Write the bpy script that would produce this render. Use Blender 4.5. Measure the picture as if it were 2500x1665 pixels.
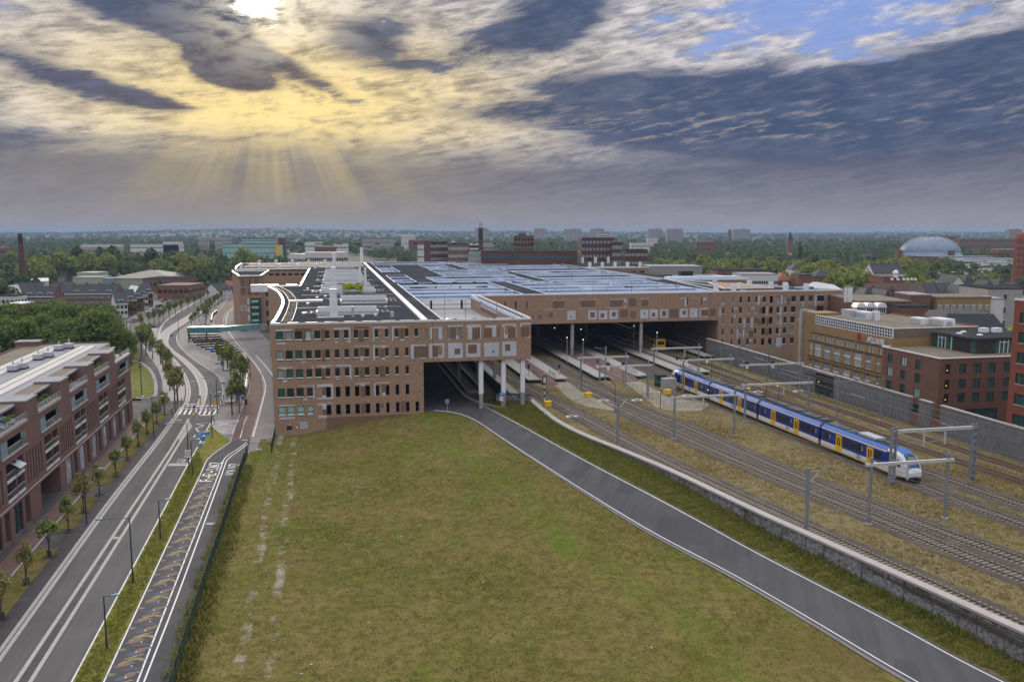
import bpy, math, random
import numpy as np
from mathutils import Vector, Matrix
for o in list(bpy.data.objects):
 bpy.data.objects.remove(o)
SC = bpy.context.scene
COL = SC.collection
R = math.radians
rng = random.Random(7)
NP = np.random.default_rng(11)
# ------------------------------------------------------------------ camera
CAM_H, FPX, YH = 37.3, 2100.0, 563.0          # eye height, focal length in photo pixels, horizon row
PITCH = math.atan((832.5 - YH) / FPX)
cam = bpy.data.cameras.new('camera')
cam_ob = bpy.data.objects.new('camera', cam)
COL.objects.link(cam_ob)
cam_ob.location = (0, 0, CAM_H)
cam_ob.rotation_euler = (math.pi / 2 - PITCH, 0, 0)
cam.sensor_width = 36
cam.lens = 36 * FPX / 2500
cam.clip_start, cam.clip_end = 1, 40000
SC.camera = cam_ob
# ------------------------------------------------------------------ sky
SUN_AZ, SUN_EL = -16.4, 13.4                    # degrees, azimuth from +Y towards +X
world = bpy.data.worlds.new('World')
SC.world = world
world.use_nodes = True
WT = world.node_tree
WT.nodes.clear()
class S:
 """a node socket with arithmetic"""
 tree = WT
 def __init__(s, sock):
  s.k = sock
 @staticmethod
 def m(op, *a, clamp=False):
  n = S.tree.nodes.new('ShaderNodeMath')
  n.operation = op
  n.use_clamp = clamp
  for i, x in enumerate(a):
   if isinstance(x, S):
    S.tree.links.new(x.k, n.inputs[i])
   else:
    n.inputs[i].default_value = x
  return S(n.outputs[0])
 def __add__(s, o): return S.m('ADD', s, o)
 __radd__ = __add__
 def __sub__(s, o): return S.m('SUBTRACT', s, o)
 def __rsub__(s, o): return S.m('SUBTRACT', o, s)
 def __mul__(s, o): return S.m('MULTIPLY', s, o)
 __rmul__ = __mul__
 def __truediv__(s, o): return S.m('DIVIDE', s, o)
 def __rtruediv__(s, o): return S.m('DIVIDE', o, s)
def sstep(x, a, b):
 n = S.tree.nodes.new('ShaderNodeMapRange')
 n.interpolation_type = 'SMOOTHSTEP'
 S.tree.links.new(x.k, n.inputs[0])
 n.inputs[1].default_value, n.inputs[2].default_value = a, b
 return S(n.outputs[0])
def xyz(x, y, z=0.0):
 n = S.tree.nodes.new('ShaderNodeCombineXYZ')
 for i, v in enumerate((x, y, z)):
  if isinstance(v, S):
   S.tree.links.new(v.k, n.inputs[i])
  else:
   n.inputs[i].default_value = v
 return S(n.outputs[0])
def noise(vec, scale, detail=4, rough=0.55, dist=0.0, out=0):
 n = S.tree.nodes.new('ShaderNodeTexNoise')
 if vec is not None:
  S.tree.links.new(vec.k, n.inputs['Vector'])
 n.inputs['Scale'].default_value = scale
 n.inputs['Detail'].default_value = detail
 n.inputs['Roughness'].default_value = rough
 n.inputs['Distortion'].default_value = dist
 return S(n.outputs[out])
def mix(f, a, b):
 n = S.tree.nodes.new('ShaderNodeMix')
 n.data_type = 'RGBA'
 n.clamp_factor = True
 for i, v in ((0, f), (6, a), (7, b)):
  if isinstance(v, S):
   S.tree.links.new(v.k, n.inputs[i])
  elif i == 0:
   n.inputs[i].default_value = v
  else:
   n.inputs[i].default_value = (*v, 1)
 return S(n.outputs[2])
def ramp(x, stops):
 n = S.tree.nodes.new('ShaderNodeValToRGB')
 S.tree.links.new(x.k, n.inputs[0])
 e = n.color_ramp.elements
 while len(e) < len(stops):
  e.new(0.5)
 for el, (p, c) in zip(e, stops):
  el.position = p
  el.color = (*c, 1)
 return S(n.outputs[0])
def build_sky():
 tc = WT.nodes.new('ShaderNodeTexCoord')
 sep = WT.nodes.new('ShaderNodeSeparateXYZ')
 WT.links.new(tc.outputs['Generated'], sep.inputs[0])
 x, y, z = (S(sep.outputs[i]) for i in range(3))
 el = S.m('ARCSINE', S.m('MINIMUM', S.m('MAXIMUM', z, -1.0), 1.0)) * (180 / math.pi)
 az = S.m('ARCTAN2', x, y) * (180 / math.pi)
 zc = S.m('MAXIMUM', z, 0.0)
 k = 1.0 / (zc + 0.10)
 c, s = math.cos(R(-62)), math.sin(R(-62))
 px, py = x * k, y * k
 along, across = px * s + py * c, px * c - py * s
 streak = noise(xyz(along * 0.33, across * 1.0, 3.1), 1.25, 9, 0.58, 0.35)
 puff = noise(xyz(px, py, 8.3), 2.1, 9, 0.62, 0.25)
 def g(a0, e0, sa, se, tilt=0.0):            # a soft patch at azimuth a0, elevation e0
  da, de = az - a0, el - e0
  if tilt:
   de = de - da * tilt
  da, de = da * (1 / sa), de * (1 / se)
  return S.m('EXPONENT', (da * da + de * de) * -1.0)
 sun = g(SUN_AZ + 2.5, 8.4, 14, 4.4)
 sun2 = g(SUN_AZ + 2, 7.4, 7.5, 2.6)
 # ragged clouds drawn out sideways, rising a little to the right
 w1 = noise(xyz(az * 0.115, (el - az * 0.11) * 0.62, 2.0), 1.0, 10, 0.64, 0.5)
 w2 = noise(xyz(az * 0.34, (el - az * 0.05) * 1.0, 5.0), 1.0, 9, 0.62, 0.35)
 w3 = noise(xyz(az * 0.55, (el - az * 0.16) * 3.0, 7.0), 1.0, 7, 0.62, 0.25)
 nish = WT.nodes.new('ShaderNodeTexSky')
 nish.sky_type = 'NISHITA'
 nish.sun_disc = False
 nish.sun_elevation, nish.sun_rotation = R(SUN_EL), R(SUN_AZ)
 nish.air_density, nish.dust_density, nish.ozone_density = 1.0, 0.6, 2.0
 blue = mix(0.85, S(nish.outputs[0]), (0.0, 0.0, 0.0))
 blue = mix(0.85, blue, (0.20, 0.30, 0.70))
 pale = mix(sstep(w2 * 0.6 + w3 * 0.5, 0.40, 0.72), (0.20, 0.215, 0.29), (0.74, 0.71, 0.74))
 warm = mix(sstep(w2 * 0.6 + w3 * 0.5, 0.36, 0.66), (0.42, 0.33, 0.19), (1.02, 0.80, 0.39))
 lit = mix(S.m('POWER', sun, 0.75), pale, warm)
 lit = mix(sun2 * sstep(w2, 0.34, 0.6) * 0.9, lit, (1.14, 0.88, 0.36))
 gap = g(19, 12.8, 9.5, 3.0, 0.03) + g(-31, 12.4, 5, 2.2, 0.1) * 0.5
 sky = mix(sstep(gap * 0.75 + (0.5 - w2) * 1.5 + (0.5 - w1) * 1.1, 0.30, 0.66) * 0.9, lit, blue)
 # heavy grey clouds
 heavy = (g(-22.5, 14.4, 5.2, 2.6, -0.30) * 2.1 + g(-18.3, 11.4, 2.0, 2.1, -0.6) * 1.6
    + g(-17.0, 9.3, 2.6, 0.62, -0.10) * 1.25 + g(-13.4, 9.6, 3.6, 0.75, -0.45) * 0.75
    + g(-26.5, 8.5, 5.0, 1.0, -0.22) * 0.95 + g(-21.4, 7.5, 2.6, 0.5, -0.1) * 0.55
    + g(-9.0, 11.6, 3.6, 1.6, 0.1) * 1.0 + g(-6.0, 10.3, 3.0, 0.6, 0.0) * 0.55
    + g(2.4, 13.0, 4.6, 2.1, 0.30) * 1.5 + g(7.0, 9.4, 6.5, 1.1, 0.05) * 0.95
    + g(17.0, 8.3, 9.0, 1.5, 0.06) * 1.15 + g(28.0, 9.5, 8, 1.9, 0.13) * 1.0 + g(22.0, 4.9, 15, 1.5, 0.0) * 1.0 + g(24.0, 6.4, 12, 1.7, 0.03) * 0.95
    + g(0.0, 7.7, 6.0, 0.7, 0.03) * 0.70 + g(-30, 4.8, 9.0, 1.5, -0.05) * 0.7 + g(8.5, 6.4, 9.0, 1.0, 0.0) * 0.55)
 m = sstep(heavy * 1.05 + (w1 - 0.5) * 1.9 + (w2 - 0.5) * 1.15 + (w3 - 0.5) * 0.75, 0.34, 0.88)
 dark = mix(sun, (0.058, 0.092, 0.178), (0.125, 0.105, 0.110))
 dark = mix(sstep(w2 * 0.6 + w3 * 0.4, 0.40, 0.70) * 0.55, dark, (0.165, 0.190, 0.290))
 sky = mix(m * 0.97, sky, dark)
 # thin lit streaks low in the sky
 st2 = sstep(w3 * 0.75 + w1 * 0.35, 0.57, 0.70) * g(6, 6.0, 26, 1.9, 0.03)
 sky = mix(st2 * 0.42, sky, (0.66, 0.53, 0.38))
 # veil of haze below the cloud base
 low = mix(sstep(el, -0.4, 4.4), (0.300, 0.288, 0.325), (0.098, 0.115, 0.188))
 low = mix(g(SUN_AZ + 1, 3.6, 13, 3.2) * 0.75, low, (0.37, 0.305, 0.19))
 low = mix(sstep(w1 * 0.6 + w3 * 0.4, 0.42, 0.62) * 0.35, low, (0.27, 0.245, 0.285))
 veil = sstep(el + (streak - 0.5) * 1.6 - sun2 * 0.6, 6.4, 3.4)
 sky = mix(veil * 0.93, sky, low)
 # shafts of light fanning out below the sun
 ang = S.m('ARCTAN2', az - (SUN_AZ + 1.0), 11.5 - el)
 fan = noise(xyz(ang * 1.0, 0.3, 0.0), 4.6, 3, 0.65)
 shaft = sstep(fan, 0.36, 0.70) * sstep(el, 0.4, 4.2) * sstep(el, 6.9, 5.0) * S.m('EXPONENT', ang * ang * -1.9)
 sky = mix(shaft * 0.42, sky, (0.72, 0.58, 0.27))
 gloom = sstep(fan, 0.52, 0.30) * sstep(el, 0.6, 3.6) * sstep(el, 6.6, 4.6) * S.m('EXPONENT', ang * ang * -1.2)
 sky = mix(gloom * 0.38, sky, (0.17, 0.165, 0.21))
 # the bright hole where the sun stands behind thin cloud
 hole = sstep(g(SUN_AZ + 0.3, 13.6, 1.9, 1.5, -0.35) * 1.1 + (w2 - 0.5) * 2.0 + (w3 - 0.5) * 0.9, 0.45, 1.05)
 glow = g(SUN_AZ + 1.6, 13.2, 4.2, 2.6)
 sky = mix(glow * sstep(w2, 0.35, 0.6) * 0.7, sky, (1.25, 1.08, 0.78))
 sky = mix(hole, sky, (3.2, 3.0, 2.5))
 # high overcast, raised in strength to light the ground: brightens smoothly towards the zenith, broken like the clouds in view
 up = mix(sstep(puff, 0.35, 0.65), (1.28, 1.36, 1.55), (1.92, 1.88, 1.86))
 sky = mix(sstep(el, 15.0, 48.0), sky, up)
 sky = mix(sstep(el, -0.2, -3.0), sky, (0.10, 0.10, 0.10))
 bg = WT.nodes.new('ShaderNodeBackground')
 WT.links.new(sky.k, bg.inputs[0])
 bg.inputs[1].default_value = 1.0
 out = WT.nodes.new('ShaderNodeOutputWorld')
 WT.links.new(bg.outputs[0], out.inputs[0])
build_sky()
world.cycles.sampling_method = 'MANUAL'
world.cycles.sample_map_resolution = 1024
sun = bpy.data.lights.new('sun', 'SUN')
sun.energy, sun.angle, sun.color = 1.5, R(10), (1.0, 0.86, 0.66)
sun_ob = bpy.data.objects.new('sun', sun)
COL.objects.link(sun_ob)
sd = Vector((math.sin(R(SUN_AZ)) * math.cos(R(SUN_EL)), math.cos(R(SUN_AZ)) * math.cos(R(SUN_EL)), math.sin(R(SUN_EL))))
sun_ob.rotation_euler = sd.to_track_quat('Z', 'Y').to_euler()
SC.view_settings.view_transform = 'Standard'
SC.view_settings.look = 'None'
SC.view_settings.exposure = 0.0
SC.view_settings.gamma = 1.0
SC.view_settings.use_curve_mapping = False
SC.render.engine = 'CYCLES'
cy = SC.cycles
cy.use_denoising = True
cy.max_bounces, cy.diffuse_bounces, cy.glossy_bounces = 4, 2, 2
cy.transmission_bounces, cy.volume_bounces, cy.transparent_max_bounces = 2, 0, 4
cy.caustics_reflective = cy.caustics_refractive = False
cy.sample_clamp_indirect = 4.0
cy.volume_max_steps = 64
SC.render.use_persistent_data = False
# ------------------------------------------------------------------ survey: from a measured image row and column to the ground
_cp, _sp = math.cos(PITCH), math.sin(PITCH)
def G(u, v, z=0.0):
 """world point at height z seen at column u, row v of the photograph"""
 x, q = u - 1250.0, 832.5 - v
 ry, rz = FPX * _cp + q * _sp, -FPX * _sp + q * _cp
 t = (z - CAM_H) / rz
 return Vector((x * t, ry * t, z))
def AT(u, Y, z=0.0):
 """world point at column u, distance Y, height z"""
 dz = z - CAM_H
 yy = Y * _cp - dz * _sp
 return Vector(((u - 1250.0) / FPX * yy, Y, z))
def HT(v, Y):
 """height of what is seen at row v at distance Y"""
 q = 832.5 - v
 return CAM_H + Y * (-FPX * _sp + q * _cp) / (FPX * _cp + q * _sp)
# station frame: s along its street front, t away from the camera along the tracks
TH = math.atan2(2117, 10095)
OS = Vector((-43.6, 154.59, 0))
DS, NS = Vector((math.cos(TH), math.sin(TH), 0)), Vector((-math.sin(TH), math.cos(TH), 0))
def L(s, t, z=0.0):
 p = OS + DS * s + NS * t
 return Vector((p.x, p.y, z))
# ------------------------------------------------------------------ materials
def new_mat(name):
 m = bpy.data.materials.new(name)
 m.use_nodes = True
 nt = m.node_tree
 nt.nodes.clear()
 out = nt.nodes.new('ShaderNodeOutputMaterial')
 p = nt.nodes.new('ShaderNodeBsdfPrincipled')
 nt.links.new(p.outputs[0], out.inputs[0])
 S.tree = nt
 return m, nt, p
def pos(nt):
 return S(nt.nodes.new('ShaderNodeNewGeometry').outputs['Position'])
def scaled(nt, v, sc):
 n = nt.nodes.new('ShaderNodeVectorMath')
 n.operation = 'MULTIPLY'
 nt.links.new(v.k, n.inputs[0])
 n.inputs[1].default_value = sc
 return S(n.outputs[0])
def bump(nt, p, h, strength, dist=0.05):
 b = nt.nodes.new('ShaderNodeBump')
 b.inputs['Strength'].default_value = strength
 b.inputs['Distance'].default_value = dist
 nt.links.new(h.k, b.inputs['Height'])
 nt.links.new(b.outputs[0], p.inputs['Normal'])
def mat(name, c1, c2=None, rough=0.8, scale=2.0, fine=None, bmp=0.0, metal=0.0, spec=0.3, stretch=(1, 1, 1), big=0.0, dirt=None):
 """two-tone surface: broad and fine noise between c1 and c2, a little relief"""
 m, nt, p = new_mat(name)
 c2 = c2 or tuple(v * 0.82 for v in c1)
 v = scaled(nt, pos(nt), stretch)
 a = noise(v, scale, 5, 0.6)
 f = noise(v, fine or scale * 7, 3, 0.6)
 col = mix(sstep(a * 0.55 + f * 0.55, 0.38, 0.72), c1, c2)
 if dirt:
  col = mix(sstep(noise(v, scale * 0.22, 4, 0.6), 0.5, 0.68) * big, col, dirt)
 nt.links.new(col.k, p.inputs['Base Color'])
 p.inputs['Roughness'].default_value = rough
 p.inputs['Metallic'].default_value = metal
 p.inputs['Specular IOR Level'].default_value = spec
 if bmp:
  bump(nt, p, f, bmp)
 return m
def emit(name, c, strength):
 m, nt, p = new_mat(name)
 p.inputs['Base Color'].default_value = (*[min(1, x) for x in c], 1)
 p.inputs['Emission Color'].default_value = (*c, 1)
 p.inputs['Emission Strength'].default_value = strength
 return m
def glass(name, c, rough=0.06, spec=0.6, var=0.35):
 m, nt, p = new_mat(name)
 v = scaled(nt, pos(nt), (1, 1, 1))
 f = noise(v, 0.9, 3, 0.6)
 col = mix(sstep(f, 0.35, 0.65), c, tuple(x * (1 - var) for x in c))
 nt.links.new(col.k, p.inputs['Base Color'])
 p.inputs['Roughness'].default_value = rough
 p.inputs['Specular IOR Level'].default_value = spec
 return m
LEAFK = 1.5
def soft_normal(nt, p, k, tr=0.3):
 """foliage scatters light: shade small leaves partly by the direction of the sky above them"""
 g = nt.nodes.new('ShaderNodeNewGeometry')
 a = nt.nodes.new('ShaderNodeVectorMath')
 a.operation = 'ADD'
 nt.links.new(g.outputs['Normal'], a.inputs[0])
 a.inputs[1].default_value = (0, 0, k)
 b = nt.nodes.new('ShaderNodeVectorMath')
 b.operation = 'NORMALIZE'
 nt.links.new(a.outputs[0], b.inputs[0])
 nt.links.new(b.outputs[0], p.inputs['Normal'])
 t = nt.nodes.new('ShaderNodeBsdfTranslucent')
 nt.links.new(p.inputs['Base Color'].links[0].from_socket, t.inputs[0])
 x = nt.nodes.new('ShaderNodeMixShader')
 x.inputs[0].default_value = tr
 nt.links.new(p.outputs[0], x.inputs[1])
 nt.links.new(t.outputs[0], x.inputs[2])
 nt.links.new(x.outputs[0], [n for n in nt.nodes if n.type == 'OUTPUT_MATERIAL'][0].inputs[0])
def blade(name, c1, c2):
 m, nt, p = new_mat(name)
 v = pos(nt)
 col = mix(sstep(noise(v, 0.5, 4, 0.65) * .6 + noise(v, 4.0, 2, 0.6) * .5, 0.38, 0.72), c1, c2)
 nt.links.new(col.k, p.inputs['Base Color'])
 p.inputs['Roughness'].default_value = 1.0
 p.inputs['Specular IOR Level'].default_value = 0.0
 soft_normal(nt, p, 2.5, 0.5)
 return m
def leaf(name, c1, c2, c3):
 c1, c2, c3 = (tuple(x * LEAFK for x in c) for c in (c1, c2, c3))
 m, nt, p = new_mat(name)
 oi = S(nt.nodes.new('ShaderNodeObjectInfo').outputs['Random'])
 v = pos(nt)
 a = noise(v, 0.16, 3, 0.6)
 f = noise(v, 2.2, 2, 0.6)
 col = mix(sstep(f * 0.6 + a * 0.5, 0.38, 0.72), c1, c2)
 col = mix(sstep(oi, 0.45, 1.0) * 0.6, col, c3)
 nt.links.new(col.k, p.inputs['Base Color'])
 p.inputs['Roughness'].default_value = 0.85
 p.inputs['Specular IOR Level'].default_value = 0.08
 soft_normal(nt, p, 0.7)
 return m
def brick_mat(name, c1, c2, c3, mortar=0.35):
 """brickwork at a distance: courses, mottling from brick to brick and slow drift over the wall"""
 m, nt, p = new_mat(name)
 v = pos(nt)
 spk = noise(scaled(nt, v, (3.2, 3.2, 9.0)), 1.0, 4, 0.75)
 drift = noise(scaled(nt, v, (0.25, 0.25, 0.35)), 1.0, 4, 0.6)
 sp = nt.nodes.new('ShaderNodeSeparateXYZ')
 nt.links.new(v.k, sp.inputs[0])
 crs = S.m('FRACT', S(sp.outputs[2]) * 3.6)
 col = mix(sstep(spk, 0.36, 0.64), c1, c2)
 col = mix(sstep(drift, 0.42, 0.66) * 0.6, col, c3)
 col = mix(sstep(crs, 0.80, 0.92) * mortar, col, tuple(x * 0.72 for x in c1))
 nt.links.new(col.k, p.inputs['Base Color'])
 p.inputs['Roughness'].default_value = 0.9
 p.inputs['Specular IOR Level'].default_value = 0.15
 bump(nt, p, spk, 0.35, 0.03)
 return m
M = {}
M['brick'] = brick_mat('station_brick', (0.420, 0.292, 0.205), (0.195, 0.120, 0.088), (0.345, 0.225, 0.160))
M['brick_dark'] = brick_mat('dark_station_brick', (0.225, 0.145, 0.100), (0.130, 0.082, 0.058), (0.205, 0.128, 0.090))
M['brick_grey'] = brick_mat('pale_grey_brick', (0.50, 0.52, 0.58), (0.39, 0.41, 0.47), (0.54, 0.56, 0.62), 0.15)
M['brick_red'] = brick_mat('purple_red_brick', (0.225, 0.138, 0.122), (0.125, 0.074, 0.070), (0.200, 0.124, 0.114))
M['brick_ochre'] = brick_mat('ochre_brick', (0.330, 0.225, 0.105), (0.215, 0.135, 0.060), (0.300, 0.205, 0.110))
M['brick_hotel'] = brick_mat('brown_red_brick', (0.205, 0.112, 0.080), (0.120, 0.062, 0.047), (0.190, 0.106, 0.080))
M['brick_orange'] = brick_mat('orange_red_brick', (0.270, 0.092, 0.056), (0.190, 0.062, 0.042), (0.245, 0.086, 0.058))
M['roof'] = mat('bitumen_roof', (0.058, 0.060, 0.066), (0.040, 0.042, 0.047), 1.0, 0.35, 6, 0.15, spec=0.0, dirt=(0.085, 0.083, 0.082), big=0.7)
M['trim'] = mat('white_coping', (0.72, 0.72, 0.73), (0.60, 0.61, 0.63), 0.42, 0.6, spec=0.5)
M['fascia'] = mat('pale_blue_fascia', (0.66, 0.78, 0.97), (0.58, 0.71, 0.95), 0.5, 0.25, spec=0.2, stretch=(1, 1, 6))  # blue of the reflected sky is put into the base colour
M['white'] = mat('white_paint', (0.74, 0.75, 0.78), (0.66, 0.67, 0.70), 0.4, 0.8)
M['deck'] = mat('parking_deck_concrete', (0.30, 0.295, 0.30), (0.235, 0.235, 0.245), 0.8, 0.3, 4)
M['stripe'] = mat('road_paint', (0.70, 0.70, 0.72), (0.55, 0.55, 0.57), 0.7, 2.5, 12)
M['dark'] = mat('dark_steel', (0.035, 0.036, 0.040), (0.022, 0.023, 0.026), 0.5, 2)
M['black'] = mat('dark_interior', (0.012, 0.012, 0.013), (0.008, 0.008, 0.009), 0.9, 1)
def asphalt_mat(name, c1, c2, ang):
 m, nt, p = new_mat(name)
 r = nt.nodes.new('ShaderNodeVectorRotate')
 r.rotation_type = 'Z_AXIS'
 nt.links.new(pos(nt).k, r.inputs['Vector'])
 r.inputs['Angle'].default_value = ang
 v = S(r.outputs[0])
 wear = noise(scaled(nt, v, (1.0, 0.03, 1)), 0.9, 4, 0.6)
 blot = noise(v, 0.13, 5, 0.62)
 grit = noise(v, 6.0, 3, 0.7)
 patch = nt.nodes.new('ShaderNodeTexVoronoi')
 patch.feature = 'F1'
 patch.distance = 'CHEBYCHEV'
 nt.links.new(scaled(nt, v, (0.30, 0.07, 1)).k, patch.inputs['Vector'])
 patch.inputs['Scale'].default_value = 1.0
 sp = nt.nodes.new('ShaderNodeSeparateColor')
 nt.links.new(patch.outputs['Color'], sp.inputs[0])
 col = mix(sstep(wear * .5 + blot * .35 + grit * .3, 0.42, 0.72), c1, c2)
 col = mix(sstep(S(sp.outputs[0]), 0.80, 0.84) * 0.35, col, tuple(x * 0.72 for x in c2))
 col = mix(sstep(grit, 0.58, 0.8) * 0.35, col, tuple(x * 1.5 for x in c1))
 nt.links.new(col.k, p.inputs['Base Color'])
 p.inputs['Roughness'].default_value = 0.92
 p.inputs['Specular IOR Level'].default_value = 0.08
 bump(nt, p, grit, 0.3, 0.02)
 return m
M['asphalt'] = asphalt_mat('asphalt', (0.098, 0.094, 0.096), (0.068, 0.066, 0.070), 0.26)
M['asphalt2'] = asphalt_mat('street_asphalt', (0.128, 0.120, 0.118), (0.088, 0.084, 0.086), -0.225)
M['paver'] = mat('grey_paving', (0.195, 0.180, 0.178), (0.140, 0.130, 0.132), 0.85, 1.2, 9, 0.3, dirt=(0.24, 0.225, 0.22), big=0.6)
M['paver_lite'] = mat('pale_paving', (0.32, 0.30, 0.295), (0.245, 0.232, 0.232), 0.85, 0.9, 8, 0.3, dirt=(0.2, 0.19, 0.19), big=0.5)
M['paver_red'] = mat('red_brown_paving', (0.150, 0.088, 0.074), (0.105, 0.062, 0.055), 0.85, 0.8, 9, 0.25, dirt=(0.17, 0.11, 0.095), big=0.6)
M['paver_dark'] = mat('dark_brick_paving', (0.072, 0.062, 0.066), (0.045, 0.040, 0.046), 0.85, 1.0, 8, 0.3, dirt=(0.14, 0.125, 0.125), big=0.35)
M['kerb'] = mat('kerb_concrete', (0.40, 0.38, 0.37), (0.30, 0.285, 0.28), 0.8, 1.5, 8)
M['concrete'] = mat('concrete', (0.33, 0.32, 0.31), (0.245, 0.238, 0.232), 0.85, 0.8, 7, 0.2)
M['slab'] = mat('platform_slab', (0.37, 0.355, 0.335), (0.28, 0.268, 0.255), 0.8, 0.7, 6)
M['coping'] = mat('coping_concrete', (0.42, 0.37, 0.36), (0.34, 0.30, 0.295), 0.8, 0.7, 6)
M['ballast'] = mat('ballast', (0.100, 0.080, 0.064), (0.050, 0.041, 0.035), 0.95, 1.5, 11, 0.7, dirt=(0.13, 0.108, 0.09), big=0.6)
M['sleeper'] = mat('sleeper_concrete', (0.245, 0.205, 0.155), (0.165, 0.135, 0.100), 0.9, 1.6, 9)
M['rail'] = mat('rail_steel', (0.30, 0.26, 0.24), (0.16, 0.115, 0.09), 0.40, 0.8, 6, metal=0.6)
M['galv'] = mat('galvanised_steel', (0.30, 0.33, 0.37), (0.22, 0.245, 0.28), 0.45, 1.2, 5, metal=0.5)
M['galv_lite'] = mat('pale_steel_beam', (0.55, 0.56, 0.56), (0.45, 0.46, 0.46), 0.45, 1.0, 5, metal=0.2)
M['galv_green'] = mat('weathered_green_steel', (0.22, 0.26, 0.245), (0.16, 0.19, 0.18), 0.55, 1.0, 5, metal=0.2)
M['pole_green'] = mat('dark_green_lamp_paint', (0.030, 0.052, 0.056), (0.020, 0.036, 0.040), 0.45, 1.0)
M['lamp_grey'] = mat('grey_lamp_head', (0.20, 0.29, 0.36), (0.15, 0.22, 0.28), 0.4, 1.0)
M['glass'] = glass('dark_window_glass', (0.022, 0.034, 0.028))
M['glass_void'] = mat('black_opening', (0.006, 0.006, 0.006), (0.004, 0.004, 0.004), 0.95, 1.0, spec=0.05)
M['glass_blind'] = mat('green_tinted_blind', (0.34, 0.52, 0.47), (0.29, 0.45, 0.41), 0.3, 0.5, spec=0.6)
M['glass_pale'] = mat('pale_curtained_glass', (0.30, 0.36, 0.36), (0.17, 0.22, 0.22), 0.2, 0.8, spec=0.6)
M['glass_green'] = glass('green_glass', (0.040, 0.105, 0.090), 0.08)
M['glass_teal'] = glass('teal_glass', (0.030, 0.075, 0.085), 0.08)
M['glass_balcony'] = glass('balcony_glass', (0.055, 0.085, 0.080), 0.08)
M['frost'] = mat('printed_frosted_glass', (0.70, 0.73, 0.76), (0.14, 0.18, 0.22), 0.35, 0.55, 1.7, stretch=(1, 1, 0.6))
M['wood_brown'] = mat('brown_slat', (0.085, 0.050, 0.040), (0.055, 0.033, 0.028), 0.7, 2)
M['sedum'] = mat('gravel_roof', (0.20, 0.165, 0.125), (0.135, 0.11, 0.085), 0.95, 0.9, 8, 0.3, dirt=(0.10, 0.10, 0.05), big=0.5)
M['gravel_grey'] = mat('grey_gravel_roof', (0.30, 0.30, 0.32), (0.22, 0.22, 0.24), 0.95, 0.9, 8, 0.3)
M['panel'] = mat('skylight_panel', (0.66, 0.63, 0.60), (0.58, 0.555, 0.53), 0.28, 0.6, spec=0.7)
M['steel_lite'] = mat('light_steel', (0.50, 0.52, 0.54), (0.42, 0.44, 0.46), 0.4, 1.0, metal=0.3)
M['turq'] = mat('patinated_canopy', (0.085, 0.235, 0.225), (0.055, 0.165, 0.165), 0.45, 0.5, 3)
M['turq_lite'] = mat('pale_canopy', (0.16, 0.33, 0.34), (0.12, 0.27, 0.29), 0.45, 0.5, 3)
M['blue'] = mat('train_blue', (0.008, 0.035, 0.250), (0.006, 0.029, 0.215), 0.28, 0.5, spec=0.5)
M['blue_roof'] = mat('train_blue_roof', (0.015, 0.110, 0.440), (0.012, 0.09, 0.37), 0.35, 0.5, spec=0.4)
M['train_white'] = mat('train_white', (0.72, 0.72, 0.75), (0.62, 0.61, 0.63), 0.3, 0.7, spec=0.5)
M['train_yellow'] = mat('train_yellow', (0.80, 0.47, 0.010), (0.70, 0.40, 0.010), 0.35, 0.8)
M['train_roof'] = mat('train_roof_grey', (0.10, 0.11, 0.12), (0.060, 0.066, 0.072), 0.6, 1.2)
M['train_glass'] = glass('train_window', (0.012, 0.016, 0.022), 0.05, 0.7)
M['wind_glass'] = glass('cab_windscreen', (0.085, 0.125, 0.140), 0.05, 0.8)
M['yellow'] = mat('signal_yellow', (0.75, 0.48, 0.02), (0.66, 0.40, 0.02), 0.5, 1.0)
M['sign_blue'] = mat('sign_blue', (0.010, 0.22, 0.75), (0.010, 0.19, 0.66), 0.35, 1.0)
M['red'] = mat('red_letter', (0.60, 0.015, 0.020), (0.52, 0.012, 0.018), 0.4, 1.0)
M['tile_dark'] = mat('dark_roof_tiles', (0.050, 0.052, 0.062), (0.030, 0.031, 0.038), 0.7, 0.7, 7, 0.3, stretch=(1, 1, 3))
M['tile_brown'] = mat('brown_roof_tiles', (0.115, 0.070, 0.058), (0.075, 0.046, 0.040), 0.75, 0.7, 7, 0.3, stretch=(1, 1, 3))
M['tile_red'] = mat('red_roof_tiles', (0.27, 0.10, 0.060), (0.18, 0.07, 0.045), 0.75, 0.7, 7, 0.3, stretch=(1, 1, 3))
M['plaster'] = mat('off_white_plaster', (0.62, 0.61, 0.60), (0.52, 0.51, 0.50), 0.8, 0.5)
M['stone_grey'] = mat('pale_grey_cladding', (0.36, 0.34, 0.33), (0.28, 0.265, 0.26), 0.8, 0.6, 6)
M['hall_roof'] = mat('fibre_cement_roof', (0.34, 0.29, 0.25), (0.26, 0.225, 0.20), 0.8, 0.25, 3, stretch=(1, 4, 1))
M['hall_green'] = mat('pale_green_cladding', (0.34, 0.40, 0.30), (0.28, 0.33, 0.25), 0.7, 0.4)
M['brick_far'] = brick_mat('town_brick', (0.225, 0.115, 0.082), (0.150, 0.076, 0.058), (0.205, 0.120, 0.092))
M['brick_far2'] = brick_mat('dark_red_town_brick', (0.135, 0.070, 0.062), (0.085, 0.044, 0.042), (0.120, 0.068, 0.062))
M['bark'] = mat('bark', (0.110, 0.088, 0.070), (0.062, 0.050, 0.042), 0.95, 3)
M['soil'] = mat('tree_pit_soil', (0.055, 0.045, 0.036), (0.035, 0.030, 0.025), 0.95, 3, 10)
M['leaf_a'] = leaf('street_tree_leaf', (0.085, 0.115, 0.034), (0.165, 0.185, 0.062), (0.190, 0.150, 0.055))
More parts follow.
